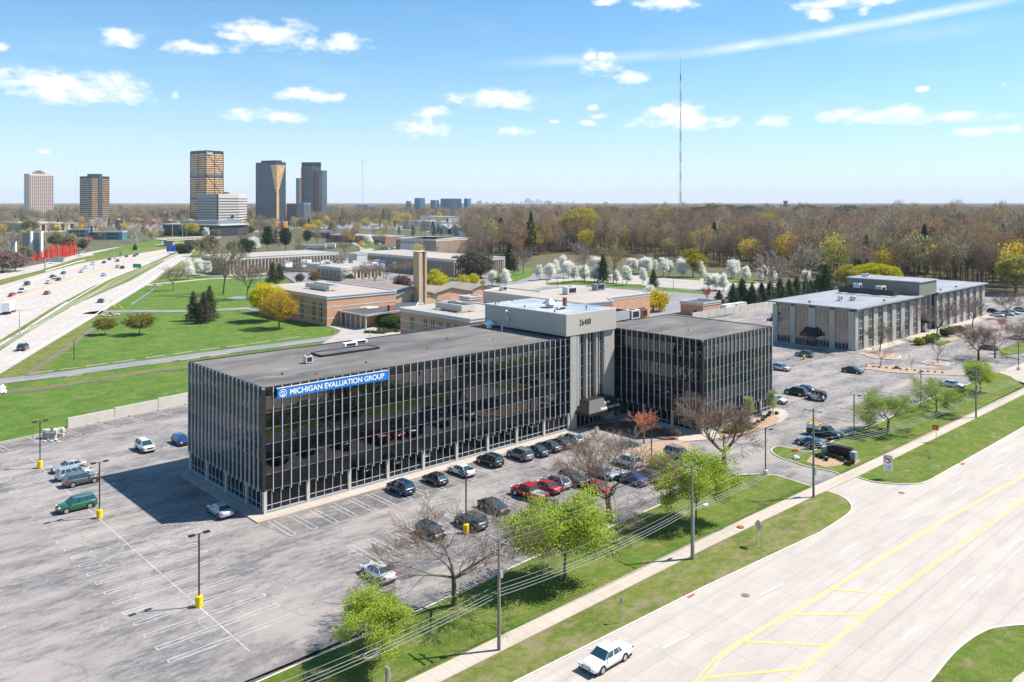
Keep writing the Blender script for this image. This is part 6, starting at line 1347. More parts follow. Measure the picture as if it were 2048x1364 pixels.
for i, (a, b, c, col) in enumerate(((1838,690,676,(.30,.34,.02)),(1850,688,675,(.10,.14,.03)),(1860,686,670,(.30,.36,.02)),(1870,680,668,(.33,.38,.02)),(1890,672,657,(.10,.14,.03)),(1903,668,654,(.22,.25,.03)),(1918,664,652,(.16,.15,.06)))): T_('evergreen_bush', a, b, c-2, ('lime clipped hedge mound' if col[0] > .2 else 'dark green clipped bush')+' number %s along the pilaster office' % ['one','two','three','four','five','six','seven'][i], 'bush', 'hedge_bush', col, sx=1.1, group='bushes along the pilaster office')
# lawn trees
T_('bare_0', 446.6, 588, 470, 'largest bare tree on the green lawn with olive tinted top', ccol=(.24,.21,.13), sx=1.05)
T_('bare_1', 494, 598, 508, 'broad bare tree on the lawn near the blue puddle', sx=1.35)
T_('bare_2', 346.7, 581, 530, 'round dense bare tree by the ramp on the lawn', ccol=(.26,.16,.13), sx=1.3)
T_('spruce_a', 387, 641, 583, 'left spruce of the group of three on the lawn', sx=1.1); T_('spruce_b', 407, 646, 584, 'thin brownish middle spruce of the group of three on the lawn', ccol=(.11,.095,.06), sx=.9); T_('spruce_a', 419, 641, 572, 'tallest spruce, right of the group of three on the lawn', sx=1.05)
T_('round_a', 534.5, 642, 568, 'bright yellow round tree on the lawn beside the drive', sx=1.12); T_('round_b', 558, 657, 582, 'orange yellow round tree standing before the bright yellow one', sx=1.1)
T_('blossom_b', 376, 559, 517, 'white blossom tree, left of three near the ramp'); T_('blossom_a', 398, 551, 517, 'white blossom tree, middle of three near the ramp'); T_('blossom_c', 415.7, 554, 522, 'white blossom tree, right of three near the ramp')
T_('shrub_tree', 210, 669, 636, 'smaller of the two flat domed olive trees on the lawn'); T_('shrub_tree', 279, 669, 627, 'larger of the two flat domed olive trees on the lawn', sx=1.05)
T_('spruce_b', 559, 562, 527, 'dark pine, right of the pair behind the yellow tree'); T_('spruce_b', 545, 571, 524, 'dark olive pine, left of the pair behind the yellow tree', ccol=(.09,.105,.04))
T_('pine_a', 535, 503, 455, 'tall layered pine left of the trailers, the leftmost one', sx=.9); T_('pine_a', 571, 503, 457, 'dense tall pine left of the trailers', sx=1.1); T_('pine_a', 614, 490, 462, 'wide layered pine behind the long white trailer', sx=1.3)
T_('evergreen_bush', 491, 508, 478, 'wide dark evergreen bush behind the campus wing', 'bush'); T_('blossom_a', 509, 505, 474, 'white blossom tree between dark evergreens'); T_('blossom_c', 412, 480, 455, 'pale blossom tree before the striped office')
T_('purple_tree', 598.6, 568, 547, 'dark brown rounded bush before the tan block', ccol=(.16,.10,.06)); T_('purple_tree', 630, 568, 543, 'orange brown rounded bush before the tan block', ccol=(.26,.15,.06)); T_('bare_thin', 617, 563, 528, 'thin orange tinted bare tree before the tan block', ccol=(.40,.25,.12), sx=1.5)
T_('olive_tree', 419, 520, 470, 'large olive brown tree hiding the campus wing corner', ccol=(.24,.20,.12), sx=1.0); T_('olive_tree', 401, 512, 478, 'brown budding tree by the guard rail', ccol=(.25,.18,.10), sx=1.2); T_('olive_tree', 385, 505, 482, 'brown scrub tree nearest the overpass', ccol=(.20,.15,.09), sx=1.2)
T_('olive_tree', 463, 512, 482, 'bare olive tree just behind the campus wing', ccol=(.25,.21,.15))
T_('bare_1', 728, 562, 524, 'bare many stemmed tree behind the gabled hall, the left one', sx=1.6); T_('bare_2', 749, 572, 522, 'bare many stemmed tree behind the gabled hall, the right one', sx=1.5); T_('blossom_a', 693, 562, 532, 'white blossom tree behind the gabled hall'); T_('dark_bushy', 700, 566, 548, 'low dark bush under the white blossom behind the hall')
T_('purple_tree', 805, 590, 551, 'purple leaved tree left of the brick tower', sx=1.15); T_('bare_0', 800, 555, 521, 'bare tree above the purple tree', sx=1.5); T_('purple_tree', 850, 588, 560, 'brown leaved bush right of the brick tower', ccol=(.17,.10,.07))
for i, (a, b, c, k, w) in enumerate(((869,588,541,'yellow_open','nearest the brick tower'),(886,583,552,'yellow_open','second from the brick tower'),(905,583,556,'olive_tree','pale and olive, in the middle of the row'),(925,582,551,'yellow_open','fourth from the brick tower'),(946,575,548,'yellow_open','fifth from the brick tower'),(965,572,560,'yellow_open','low, at the right end of the row'))): T_(k, a, b, c, 'yellow budding tree %s' % w, sx=1.1, ccol=None if k != 'olive_tree' else (.38,.38,.12))
for i, (a, b, c, col) in enumerate(((866,548,516,(.12,.115,.085)),(913,551,513,(.10,.10,.07)),(944,558,503,(.13,.12,.095)),(962,556,506,(.13,.12,.095)))): T_('dark_bushy', a, b, c, 'dark bushy tree %s behind the yellow row' % ['one','two','three','four'][i], ccol=col, sx=1.25, group='dark trees behind the yellow row')
T_('bare_0', 702, 493, 453, 'broad bare tree beside the uphill lane', sx=1.5); T_('blossom_b', 737, 492, 470, 'white blossom tree on the slope by the uphill lane', sx=1.4)
BL = [(985,571,541),(1011,573,539),(1078.6,561,530),(1100.5,559,527),(1126,546,512),(1149,564,532),(1168,563,530),(1189,564,533),(1185,546,512),(1195,547,514),(1233,567,541),(1253.6,571,532),(1261,540,516),(1270,542,518),(1286,569.6,536),(1293,547,514),(1283,546,518),(1327,555,516),(1365,555,516),(1400.5,555,522),(1416,580.5,546),(1432,580,547),(1447,582,548),(1463,559,521),(1468,556,519),(1492,562,533),(1310,545,520),(1137,556,522),(1112,548,520),(1338,553,520),(1530,560,530),(1545,566,535),(1520,565,538),(1612,566,540),(1300,613,572)]
for i, (a, b, c) in enumerate(BL): T_(('blossom_a','blossom_b','blossom_c')[i % 3], a, b, c, 'white blossom tree round the school parking lots', group='white blossom trees round the school lots', sx=1.05 if i % 2 else .95)
T_('yellow_open', 997, 572, 551, 'lime leaved tree between white blossom trees', ccol=(.34,.36,.10)); T_('bare_2', 1169, 566, 478, 'tall pale bare tree rising out of the white blossom trees', ccol=(.33,.27,.22), sx=.6); T_('bare_0', 1226, 567, 474, 'twin stemmed olive topped tree among the blossom trees', ccol=(.27,.25,.12), sx=.85)
T_('spruce_b', 1206, 564, 507, 'tall dark conifer among the white blossom trees', sx=.9); T_('spruce_b', 1020, 543, 487, 'dark conifer at the edge of the wood left of the blossom trees', ccol=(.035,.05,.035)); T_('spruce_b', 1307, 574, 539, 'small conifer on the grass strip of the school lot', sx=1.05); T_('bare_1', 1047, 549, 488, 'bare tree on the green slope near the wood', sx=1.0)
T_('yellow_open', 1386, 554, 499, 'tall golden green tree among the blossom trees', ccol=(.33,.29,.02), sx=1.1); T_('red_twig', 1414, 607, 570, 'reddish budding tree beside the row of pines', ccol=(.42,.15,.10), sx=1.2); T_('bare_thin', 1095, 575, 549, 'small reddish sapling on the school lot edge', ccol=(.38,.22,.14))
for i, (a, b, c) in enumerate(((1438,613,580),(1466,612,567),(1484,610,557),(1504,612,566),(1523,608,565),(1540,604,562),(1560,600,555),(1578,597,558),(1593,594,554),(1612,590,556),(1637,584,548),(1622,586,560))): T_('pine_b' if i % 3 else 'spruce_b', a, b, c, 'dark green pine in the row behind the concrete wall', group='pines behind the concrete wall', sx=1.15 if i else 1.4, ccol=(.10,.09,.035) if i == 0 else None)
T_('sycamore', 1543, 607, 495, 'tall pale bare tree rising over the pines, left of two', ccol=(.33,.26,.22), tcol=(.2,.16,.13), sx=.9); T_('sycamore', 1611, 592, 484, 'tall pale bare tree rising over the pines, right of two', ccol=(.33,.28,.22), tcol=(.2,.16,.13), sx=.95)
T_('forsythia', 1258, 622, 590, 'golden forsythia beside the gymnasium wall, left one', 'bush'); T_('forsythia', 1280, 626, 588, 'golden forsythia beside the gymnasium wall, middle one', 'bush', sx=1.1); T_('forsythia', 1308, 622, 584, 'golden forsythia at the corner of the gymnasium', 'bush')
T_('yellow_open', 1697, 580, 530, 'soft yellow tree behind the pilaster office', ccol=(.42,.36,.05), sx=1.1)
for i, (a, c) in enumerate(((1722,531),(1742,527),(1765,529),(1785,534))): T_('round_a', a, 578, c, 'vivid yellow tree behind the roof of the pilaster office', group='vivid yellow trees behind the pilaster office', ccol=(.56,.52,.01))
for i, (a, b, c, k) in enumerate(((1711,575,516,'spruce_b'),(1719,575,518,'spruce_b'),(1735,575,519,'spruce_b'),(1652,588,528,'pine_b'),(1795,570,532,'spruce_b'))): T_(k, a, b, c, 'dark conifer behind the pilaster office', group='conifers behind the pilaster office')
for a, b, c, k in ((560,552,515,0),(520,560,528,1),(588,545,512,2),(655,552,520,1),(676,545,508,0),(772,560,526,0),(790,540,505,2),(828,552,515,1),(855,530,498,0),(895,540,505,1),(915,530,497,2),(640,515,488,0),(690,512,480,2),(598,512,484,1),(480,545,512,2),(935,512,478,0),(760,520,490,1),(826,500,472,2),(880,500,470,0)):
    T_('bare_%d' % k, a, b, c, 'bare brown tree standing between the campus buildings', group='bare trees on the campus', sx=1.3)
# left side
for a, b, c, k, lab, col, sx in ((49,533,492,'olive_tree','olive leaved tree with dark trunk left of the red poles',(.27,.24,.13),1.1),(18,522,458,'bare_0','large bare tree at the far left edge',(.30,.24,.20),1.1),(60,470,440,'olive_tree','olive tree below the pale apartment tower',None,1.5),
    (5,545,500,'purple_tree','pinkish bare thicket at the left edge',(.27,.19,.18),1.6),(30,542,508,'purple_tree','pinkish bare thicket left of the olive tree',(.27,.20,.19),1.6),(178,498,470,'red_twig','young tree with pink red buds by the modern building',(.55,.22,.20),1.0),
    (273.6,484,445,'sycamore','white barked bare tree, left of two near the interchange',(.58,.50,.44),1.3),(310,482,447,'sycamore','white barked bare tree, right of two near the interchange',(.58,.50,.44),1.2),(195,472,434,'sycamore','white barked bare tree behind the modern building',(.52,.45,.40),1.3),
    (270,500,487,'spruce_b','small dark conifer on the bank beside the frontage road',None,1.3),(116,464,452,'yellow_open','yellow green tree behind the modern building',None,1.4),(366,507,487,'evergreen_bush','dark evergreen clump by the blue board',(.05,.08,.03),1.6),
    (290,470,440,'red_twig','red budding tree behind the white barked trees',(.42,.16,.15),1.4),(354,470,446,'round_a','yellow round tree, left of three at the interchange',(.50,.44,.05),1.0),(371,472,447,'round_a','dull yellow round tree, middle of three at the interchange',(.38,.33,.10),1.0),(385,473,446,'round_a','yellow round tree, right of three at the interchange',(.52,.45,.05),1.1),
    (337,472,456,'evergreen_bush','dark evergreen clump before the yellow round trees',None,1.6),(430,478,458,'olive_tree','dull olive tree before the striped office',None,1.5),(484,464,451,'evergreen_bush','dark evergreen before the amber hall',None,1.5),(496,466,452,'evergreen_bush','dark evergreen right of its twin before the amber hall',None,1.5),
    (520,470,447,'bare_1','bare tree before the amber hall',(.30,.22,.18),1.6),(548,468,448,'bare_2','bare tree before the funnel tower',(.30,.21,.17),1.6),(606,462,436,'olive_tree','pale bare tree before the maroon office',(.28,.24,.17),1.3),(634,462,442,'round_a','yellow green tree right of the maroon office',(.48,.50,.03),1.3),(627,464,450,'yellow_open','low lime yellow bush right of the maroon office',(.55,.50,.02),1.6),
    (663,460,441,'spruce_b','lone dark conifer beyond the red brick buildings',None,1.3),(140,505,470,'olive_tree','dull olive tree behind the red poles',(.25,.22,.13),1.2),(112,500,466,'olive_tree','olive tree beside the white end pier',(.24,.22,.13),1.2),(165,500,478,'dark_bushy','dark bush at the right of the red poles',None,1.1)):
    T_(k, a, b, c, lab, ccol=col, sx=sx)
# ------------------------------------------------------------------ the wood: trees one can tell apart, then the far mass
def forest_proto(key, seed, h, rx, mat, dense=1., conifer=False, trunkless=False):
    rg = np.random.default_rng(seed)
    if conifer:
        C = []; 
        for t in range(14):
            f = t/13; z = h*(.3+.7*f); r = rx*(1-f)**.7*rg.uniform(.6, 1.1)+.4; n = 16; a = rg.uniform(0, 6.28, n); q = np.stack([np.cos(a)*r*rg.random(n)**.5, np.sin(a)*r*rg.random(n)**.5, z+rg.normal(size=n)*.5], 1); C.append(q)
        cr = quads_np(np.vstack(C), 2.0, rg, .7, .3)
    else:
        ncl = int(64*dense); cl = []
        while len(cl) < ncl:
            q = rg.uniform(-1, 1, 3)
            if np.linalg.norm(q) > 1 or q[2] < -.75: continue
            cl.append((q[0]*rx, q[1]*rx, h*.66+q[2]*h*.33))
        cl = np.array(cl); nn = np.linalg.norm((cl-[0, 0, h*.66])/[rx, rx, h*.33], axis=1)[:, None]; cl = [0, 0, h*.66]+(cl-[0, 0, h*.66])*(.55+.45/np.maximum(nn, .5)*.9).clip(.6, 1.5); seg = []
        if mat == 'wood_brown':
            tw = []
            for q in cl:
                for _ in range(7):
                    d = np.array([q[0]*.5/rx, q[1]*.5/rx, .9])+rg.normal(size=3)*.45; d /= np.linalg.norm(d); s = q+rg.normal(size=3)*.8; tw.append((tuple(s), tuple(s+d*rg.uniform(1.2, 2.2)), .06, .03))
            cr = tubes_np(tw, 3); extra = quads_np(np.repeat(cl, 11, axis=0)+rg.normal(size=(ncl*11, 3))*.95, .5, rg); cr = join_np([cr, extra])
        else: cr = quads_np(np.repeat(cl, 16, axis=0)+rg.normal(size=(ncl*16, 3))*rx*.2, 1.0, rg)
    seg = [((0, 0, 0), (0, 0, h*.45), .34, .26), ((0, 0, h*.45), (0, 0, h*.8), .24, .08)]
    if not conifer:
        for k in range(9):
            a = rg.uniform(0, 6.28); z = h*rg.uniform(.3, .55); L_ = rx*rg.uniform(.5, .9); m = (math.cos(a)*L_*.5, math.sin(a)*L_*.5, z+L_*.8); seg += [((0, 0, z), m, .15, .1), (m, (math.cos(a)*L_, math.sin(a)*L_, z+L_*1.7), .1, .04)]
    return tubes_np(seg, 5 if not conifer else 4), cr
FP = []   # (key, trunk mesh, crown mesh, joint mesh)
fcol = bpy.data.collections.new('wood_kinds'); S.collection.children.link(fcol)
for i, (key, h, rx, mat, cf_) in enumerate((('a',27,6.2,'wood_brown',0),('b',29,6.8,'wood_brown',0),('c',24,6.0,'wood_brown',0),('d',28,7.3,'wood_brown',0),('e',23,6.4,'wood_brown',0),('f',21,6.0,'wood_greens',0),('g',25,4.2,'wood_pine',1))):
    tr, cr = forest_proto(key, 100+i, h, rx, mat, 1.0, cf_ == 1); me = npmesh('wood_tree', *join_np([tr, cr]), M['wood_trunk']); me.materials.append(M[mat])
    mi = np.zeros(len(me.polygons), np.int32); mi[len(tr[1]):] = 1; me.polygons.foreach_set('material_index', mi); FP.append((npmesh('wood_trunk', *tr, M['wood_trunk']), npmesh('wood_crown', *cr, M[mat]), me, h, mat))
rg = np.random.default_rng(5)
def inside(pt, poly):
    x, y = pt; c = False; n = len(poly)
    for i in range(n):
        x0, y0 = poly[i]; x1, y1 = poly[(i+1) % n]
        if (y0 > y) != (y1 > y) and x < (x1-x0)*(y-y0)/(y1-y0)+x0: c = not c
    return c
WOODPX = [(955,522),(1000,512),(1040,520),(1075,512),(1140,505),(1310,515),(1420,530),(1560,545),(1640,556),(1700,572),(1800,568),(1990,575),(2120,600),(2600,640),(2600,428),(940,428),(925,470)]
WOOD = [tuple(G(*p)) for p in WOODPX]
def sample(Y0, Y1, sp, test, tl=(-.92, .92)):
    pts = []; ny = int((Y1-Y0)/sp)
    for j in range(ny):
        y = Y0+(j+.5)*sp; nx = int((tl[1]-tl[0])*y/sp)
        for i in range(nx):
            p = (tl[0]*y+(i+.5)*sp+rg.uniform(-.42, .42)*sp, y+rg.uniform(-.42, .42)*sp)
            if test(p): pts.append(p)
    return pts
near = sample(300, 1100, 9.6, lambda p: inside(p, WOOD)); near.sort(key=lambda p: p[1])
front = []; seen = {}
for p in near:   # the trees that show largest: nearest per view direction
    b = int(p[0]/p[1]*110); 
    if seen.get(b, 0) < 3 and len(front) < 165: seen[b] = seen.get(b, 0)+1; front.append(p)
fs = set(front); rest = [p for p in near if p not in fs]
KINDLAB = {'wood_brown': 'bare brown tree at the front of the wood', 'wood_greens': 'yellow green budding tree at the front of the wood', 'wood_pine': 'dark pine at the front of the wood'}
def pick(): return int(rg.choice([0,1,2,3,4,5,6], p=[.17,.18,.17,.17,.17,.11,.03]))
for p in front:
    k = pick(); tr, cr, jm, h, mat = FP[k]; s = rg.uniform(.75, 1.15); o = empty({'wood_brown': 'bare_tree', 'wood_greens': 'budding_tree', 'wood_pine': 'pine_tree'}[mat], (p[0], p[1], -.2), rg.uniform(0, 6.28), KINDLAB[mat], 'tree', 'front trees of the wood: '+mat.split('_')[1].replace('greens', 'budding')); o.scale = (s, s, s*rg.uniform(.9, 1.1))
    for nm, me in (('trunk', tr), ('crown', cr)): q = bpy.data.objects.new(nm, me); COL.objects.link(q); q.parent = o
# a few striking trees inside the wood
for a, y, c, col, k, lab in ((1163,500,430,(.50,.44,.03),'round_a','big vivid yellow tree in the middle of the wood'),(1080,508,458,(.42,.34,.04),'olive_tree','golden tree low in the wood near its left end'),(1062,512,473,(.36,.30,.05),'olive_tree','small golden tree beside the other at the left of the wood'),(1325,480,430,(.48,.40,.04),'round_a','yellow tree right of the radio mast base'),(1332,490,438,(.50,.45,.03),'round_a','lower yellow tree right of the radio mast base'),
    (1534,500,441,(.46,.38,.04),'round_a','isolated yellow tree in the wood above the pilaster office'),(1547,510,458,(.42,.36,.05),'olive_tree','pale yellow tree below the isolated yellow one'),(1115,480,442,(.35,.16,.13),'olive_tree','reddish budding tree in the wood left of the big yellow one'),(1855,545,460,(.30,.17,.11),'olive_tree','large rust brown budding tree in the wood'),(1815,540,462,(.27,.16,.12),'olive_tree','rust brown tree left of the larger one'),
    (1955,565,495,(.28,.26,.10),'olive_tree','olive green tree in the wood near the right edge'),(1440,455,432,(.36,.34,.06),'olive_tree','yellow green tree at the top of the wood'),(1422,450,418,(.34,.31,.06),'olive_tree','tall yellow green tree at the skyline of the wood'),(2030,590,520,(.40,.38,.08),'olive_tree','pale yellow tree at the right edge of the wood'),(2005,480,430,(.36,.32,.05),'olive_tree','golden tree high at the right edge'),(1195,470,425,(.30,.27,.10),'olive_tree','dull yellow tree at the top of the wood left of the mast')):
    T_(k, a, y, c-13, lab, ccol=col, sx=1.1)
def mass(name, pts, smin, smax, wide, label, weights, zs=1.):
    me = bpy.data.meshes.new(name); me.from_pydata([(p[0], p[1], -.3) for p in pts], [], []); a = me.attributes.new('tree_size', 'FLOAT_VECTOR', 'POINT')
    s = rg.uniform(smin, smax, len(pts)); sc = np.stack([s*wide, s*wide, s*zs*rg.uniform(.85, 1.15, len(pts))], 1).astype(np.float32); a.data.foreach_set('vector', sc.ravel())
    tt = me.attributes.new('tint', 'FLOAT', 'POINT'); tt.data.foreach_set('value', rg.random(len(pts)).astype(np.float32))
    b = me.attributes.new('kind', 'INT', 'POINT'); b.data.foreach_set('value', rg.choice(len(weights), len(pts), p=np.array(weights)/sum(weights)).astype(np.int32))
    o = bpy.data.objects.new(name, me); COL.objects.link(o); tag(o, label, 'wood', kind='stuff')
    ng = bpy.data.node_groups.new(name, 'GeometryNodeTree'); ng.interface.new_socket('Geometry', in_out='INPUT', socket_type='NodeSocketGeometry'); ng.interface.new_socket('Geometry', in_out='OUTPUT', socket_type='NodeSocketGeometry')
    N = ng.nodes; L = ng.links; gi = N.new('NodeGroupInput'); go = N.new('NodeGroupOutput'); ip = N.new('GeometryNodeInstanceOnPoints'); ci = N.new('GeometryNodeCollectionInfo')
    ci.inputs['Collection'].default_value = fcol; ci.inputs['Separate Children'].default_value = True; ci.inputs['Reset Children'].default_value = True
    at_ = N.new('GeometryNodeInputNamedAttribute'); at_.data_type = 'FLOAT_VECTOR'; at_.inputs['Name'].default_value = 'tree_size'; ak = N.new('GeometryNodeInputNamedAttribute'); ak.data_type = 'INT'; ak.inputs['Name'].default_value = 'kind'
    rv = N.new('FunctionNodeRandomValue'); rv.data_type = 'FLOAT_VECTOR'; rv.inputs[0].default_value = (0, 0, 0); rv.inputs[1].default_value = (0, 0, 6.28)
    L.new(gi.outputs[0], ip.inputs['Points']); L.new(ci.outputs[0], ip.inputs['Instance']); ip.inputs['Pick Instance'].default_value = True; L.new(ak.outputs[0], ip.inputs['Instance Index']); L.new(rv.outputs[0], ip.inputs['Rotation']); L.new(at_.outputs[0], ip.inputs['Scale']); L.new(ip.outputs[0], go.inputs[0])
    md = o.modifiers.new('trees', 'NODES'); md.node_group = ng; return o
for i, (tr, cr, jm, h, mat) in enumerate(FP):   # the seven kinds stand at the front edge of the wood as single trees too
    p = G(1000+i*50+(i > 2)*300, 500); o = bpy.data.objects.new('wood_tree', jm); fcol.objects.link(o); o.location = (p[0], p[1], -.2); o.name = 'wood_tree_'+'abcdefg'[i]
    o.name = 'wood_tree'; tag(o, KINDLAB[mat].replace('at the front of', 'just inside'), 'tree', 'trees just inside the wood: '+mat.split('_')[1].replace('greens', 'budding'))
WT = [.18,.18,.17,.17,.17,.10,.03]
mass('wood', rest, .62, 1.25, 1.05, 'dense bare brown spring wood beyond the parking lots', WT)
PN = [(1395,448,421),(1403,447,420),(1432,446,419),(1441,447,417),(1450,446,418),(1459,446,417),(1468,447,420),(1478,448,421),(1490,447,419),(1500,446,418),(1512,447,421),(1520,449,423),(1594,450,422),(1604,448,419),(1614,447,417),(1622,447,418),(1632,449,421),(1680,452,421),(1690,450,419),(1700,450,418),(1708,452,421),(1745,448,424),(1845,450,424),(1150,440,421),(1180,438,420),(1205,439,421),(1225,438,420)]
for a, b, c in PN: T_('pine_a', a, b+8, c-5, 'dark green pine standing high in the far part of the wood', group='pines in the far part of the wood', sx=1.7)
def excl(p):   # keep the built up part of the middle distance open
    x = p[0]/p[1]*F+1024; y = HY+F*HC/p[1]; return (x < 955 and y > 443) or inside(p, WOOD)
mass('distant_wood', sample(1100, 2600, 15, lambda p: not ((p[0]/p[1]*F+1024) < 955 and p[1] < 1750) ), .58, .95, 1.1, 'grey brown woodland stretching away toward the horizon', [.17,.17,.17,.16,.16,.11,.06])
mass('distant_wood', sample(2600, 7000, 30, lambda p: True), .8, 1.1, 2.3, 'bluish far woodland below the horizon', [.18,.18,.18,.16,.16,.08,.06], .85)
mass('distant_wood', sample(7000, 24000, 95, lambda p: True), .85, 1.1, 7.5, 'farthest woodland forming the flat horizon', [.2,.2,.2,.2,.2,0,0], .8)
# scattered suburban trees on the left and middle
SUB = []
for (x0, x1, y0, y1, n) in ((0,380,436,466,230),(480,960,434,462,330),(700,985,462,502,95),(540,700,476,502,16),(0,150,462,505,34),(150,330,455,482,26),(480,700,452,476,40),(830,985,502,530,10),(430,560,478,500,10)):
    for _ in range(n):
        p = (rg.uniform(x0, x1), rg.uniform(y0, y1))
        if 375 < p[0] < 480 or (770 < p[0] < 930 and 478 < p[1] < 505): continue
        SUB.append(p)
SUB.sort(key=lambda q: -q[1]); SUBFAR = SUB[120:]
mass('trees_between_buildings', [tuple(G(*q)) for q in SUBFAR], .38, .75, 1.15, 'scattered bare and budding trees between the far low buildings', [.14,.15,.15,.13,.13,.2,.1])
for (x, y) in SUB[:120]:
    k = int(rg.choice([0,1,2,3,4,5,6], p=[.14,.15,.15,.13,.13,.2,.1])); tr, cr, jm, h, mat = FP[k]; p = G(x, y); s = rg.uniform(.36, .62)
    o = empty({'wood_brown': 'bare_tree', 'wood_greens': 'budding_tree', 'wood_pine': 'pine_tree'}[mat], (p[0], p[1], -.15), rg.uniform(0, 6.28), {'wood_brown': 'bare brown tree', 'wood_greens': 'yellow green budding tree', 'wood_pine': 'dark pine'}[mat]+' among the campus and suburban buildings', 'tree', 'trees among the middle distance buildings: '+mat.split('_')[1].replace('greens', 'budding')); o.scale = (s, s, s)
    for nm, me in (('trunk', tr), ('crown', cr)): q = bpy.data.objects.new(nm, me); COL.objects.link(q); q.parent = o
# low brown hedgerow shrubs by the wood edge and beds
for a, b, c in ((1250,853,838),(1265,856,840),(1282,859,843),(1300,862,846),(1235,857,842),(1320,866,852),(1340,870,856),(1355,875,858)): T_('purple_tree', a, b+4, c+3, 'low brown winter shrub in the bed before the entrance', 'shrub', 'small_shrub', (.27,.17,.13), 'brown shrubs before the entrance', z=.15, sx=.9)
# ------------------------------------------------------------------ vehicles
M['tyre'] = plain('tyre_rubber', (.018,.018,.018), .85); M['rim'] = plain('alloy_rim', (.50,.51,.53), .3, .7); M['cglass'] = plain('car_glass', (.015,.05,.06), .04, ior=1.9); M['lamp'] = plain('headlight_lens', (.62,.64,.64), .15, ior=1.5); M['tail'] = plain('tail_light', (.50,.01,.01), .2); M['trimb'] = plain('black_car_trim', (.02,.02,.022), .6); M['plate'] = plain('number_plate', (.6,.62,.66), .5); M['amber'] = plain('amber_lens', (.80,.25,.02), .3)
def paintmat():
    m, nt, b = newmat('car_paint'); oi = nt.nodes.new('ShaderNodeObjectInfo'); nt.links.new(oi.outputs['Color'], b.inputs['Base Color']); b.inputs['Roughness'].default_value = .32; b.inputs['Metallic'].default_value = .25; b.inputs['Coat Weight'].default_value = 1; b.inputs['Coat Roughness'].default_value = .04; return m
M['carpaint'] = paintmat()
def loft(st, name, mats, m=0):
    """st: list of (x, zbot, ztop, halfwidth)"""
    v = []; f = []; k = 12
    for x, zb, zt, w in st:
        half = [(w*.90, zb), (w*.985, zb+.10), (w, zb+(zt-zb)*.45), (w*.985, zt-(zt-zb)*.16), (w*.90, zt-.015), (w*.62, zt+.015)]
        v += [(x, y, z) for y, z in half]+[(x, -y, z) for y, z in half[::-1]]
    n = len(st)
    for i in range(n-1):
        for j in range(k): a = i*k+j; b = i*k+(j+1) % k; f.append((a, b, b+k, a+k))
    f.append(tuple(range(k))[::-1]); f.append(tuple(range((n-1)*k, n*k))); me = bpy.data.meshes.new(name); me.from_pydata(v, [], f)
    for q in mats: me.materials.append(q)
    me.polygons.foreach_set('use_smooth', [True]*(len(f)-2)+[False]*2); me.update(); return me
def greenhouse(zb, zr, xb, xr, wb, wr, pillars):
    """returns (glass pieces, pillar/roof mesh). xb=(rear,front) base, xr=(rear,front) roof"""
    B = lambda s, side: (xb[0]+(xb[1]-xb[0])*s, side*wb, zb); T2 = lambda s, side: (xr[0]+(xr[1]-xr[0])*s, side*wr, zr)
    pieces = []
    mb = MB(); mb.quad(B(1,1), B(1,-1), T2(1,-1), T2(1,1)); pieces.append(('windscreen', mb))
    mb = MB(); mb.quad(B(0,-1), B(0,1), T2(0,1), T2(0,-1)); pieces.append(('rear_window', mb))
    pr = MB(); d = .02
    for side in (1, -1):
        for i in range(len(pillars)-1):
            s0, s1 = pillars[i][1], pillars[i+1][0]; mb = MB(); q = [B(s0,side), B(s1,side), T2(s1,side), T2(s0,side)]; mb.quad(*(q if side < 0 else q[::-1])); pieces.append(('side_window', mb))
        for (s0, s1) in pillars:
            o_ = lambda p: (p[0], p[1]+side*.018, p[2]); i_ = lambda p: (p[0], p[1]-side*.05, p[2])
            a, b, c, e = B(s0,side), B(s1,side), T2(s1,side), T2(s0,side); lo = [i_(a), i_(b), o_(b), o_(a)]; hi = [i_(e), i_(c), o_(c), o_(e)]; 
            if side < 0: lo, hi = lo[::-1], hi[::-1]
            pr.hexa(lo, hi)
    x0, x1 = xr; n = 6
    for i in range(n):   # domed roof
        a0, a1 = i/n, (i+1)/n; xa, xc = x0-.05+(x1-x0+.1)*a0, x0-.05+(x1-x0+.1)*a1; za, zc = zr+.045*math.sin(math.pi*(.12+.76*a0)), zr+.045*math.sin(math.pi*(.12+.76*a1)); w_ = wr+.03
        pr.hexa([(xa,-w_,zr-.02),(xc,-w_,zr-.02),(xc,w_,zr-.02),(xa,w_,zr-.02)], [(xa,-w_*.9,za),(xc,-w_*.9,zc),(xc,w_*.9,zc),(xa,w_*.9,za)])
    return pieces, pr
def wheel_meshes(r, w=.22):
    t = MB(); n = 20
    t.tube((0,-w/2,0), (0,w/2,0), r, n=n); me_t = t.mesh('tyre', M['tyre'], smooth=False); k = MB(); k.tube((0,w/2,0), (0,w/2+.012,0), r*.66, n=16); me_r = k.mesh('rim', M['rim'])
    k = MB(); k.tube((0,w/2,0), (0,w/2+.02,0), r*.16, n=8); return me_t, me_r
TYRE, RIM = wheel_meshes(.33); TYRE2, RIM2 = wheel_meshes(.40, .26)
VEH = {}
def arch(x, r, w, z): 
    mb = MB(); pts = [(x+r*math.cos(a), z+r*math.sin(a)) for a in np.linspace(-.25, math.pi+.25, 15)]
    for s in (1, -1): mb.add([(p[0], s*(w+.004), p[1]) for p in pts]+[(p[0], s*(w-.12), p[1]) for p in pts], [tuple(range(15)) if s > 0 else tuple(range(14, -1, -1))]+[(i, i+1, 16+i, 15+i) for i in range(14)])
    return mb
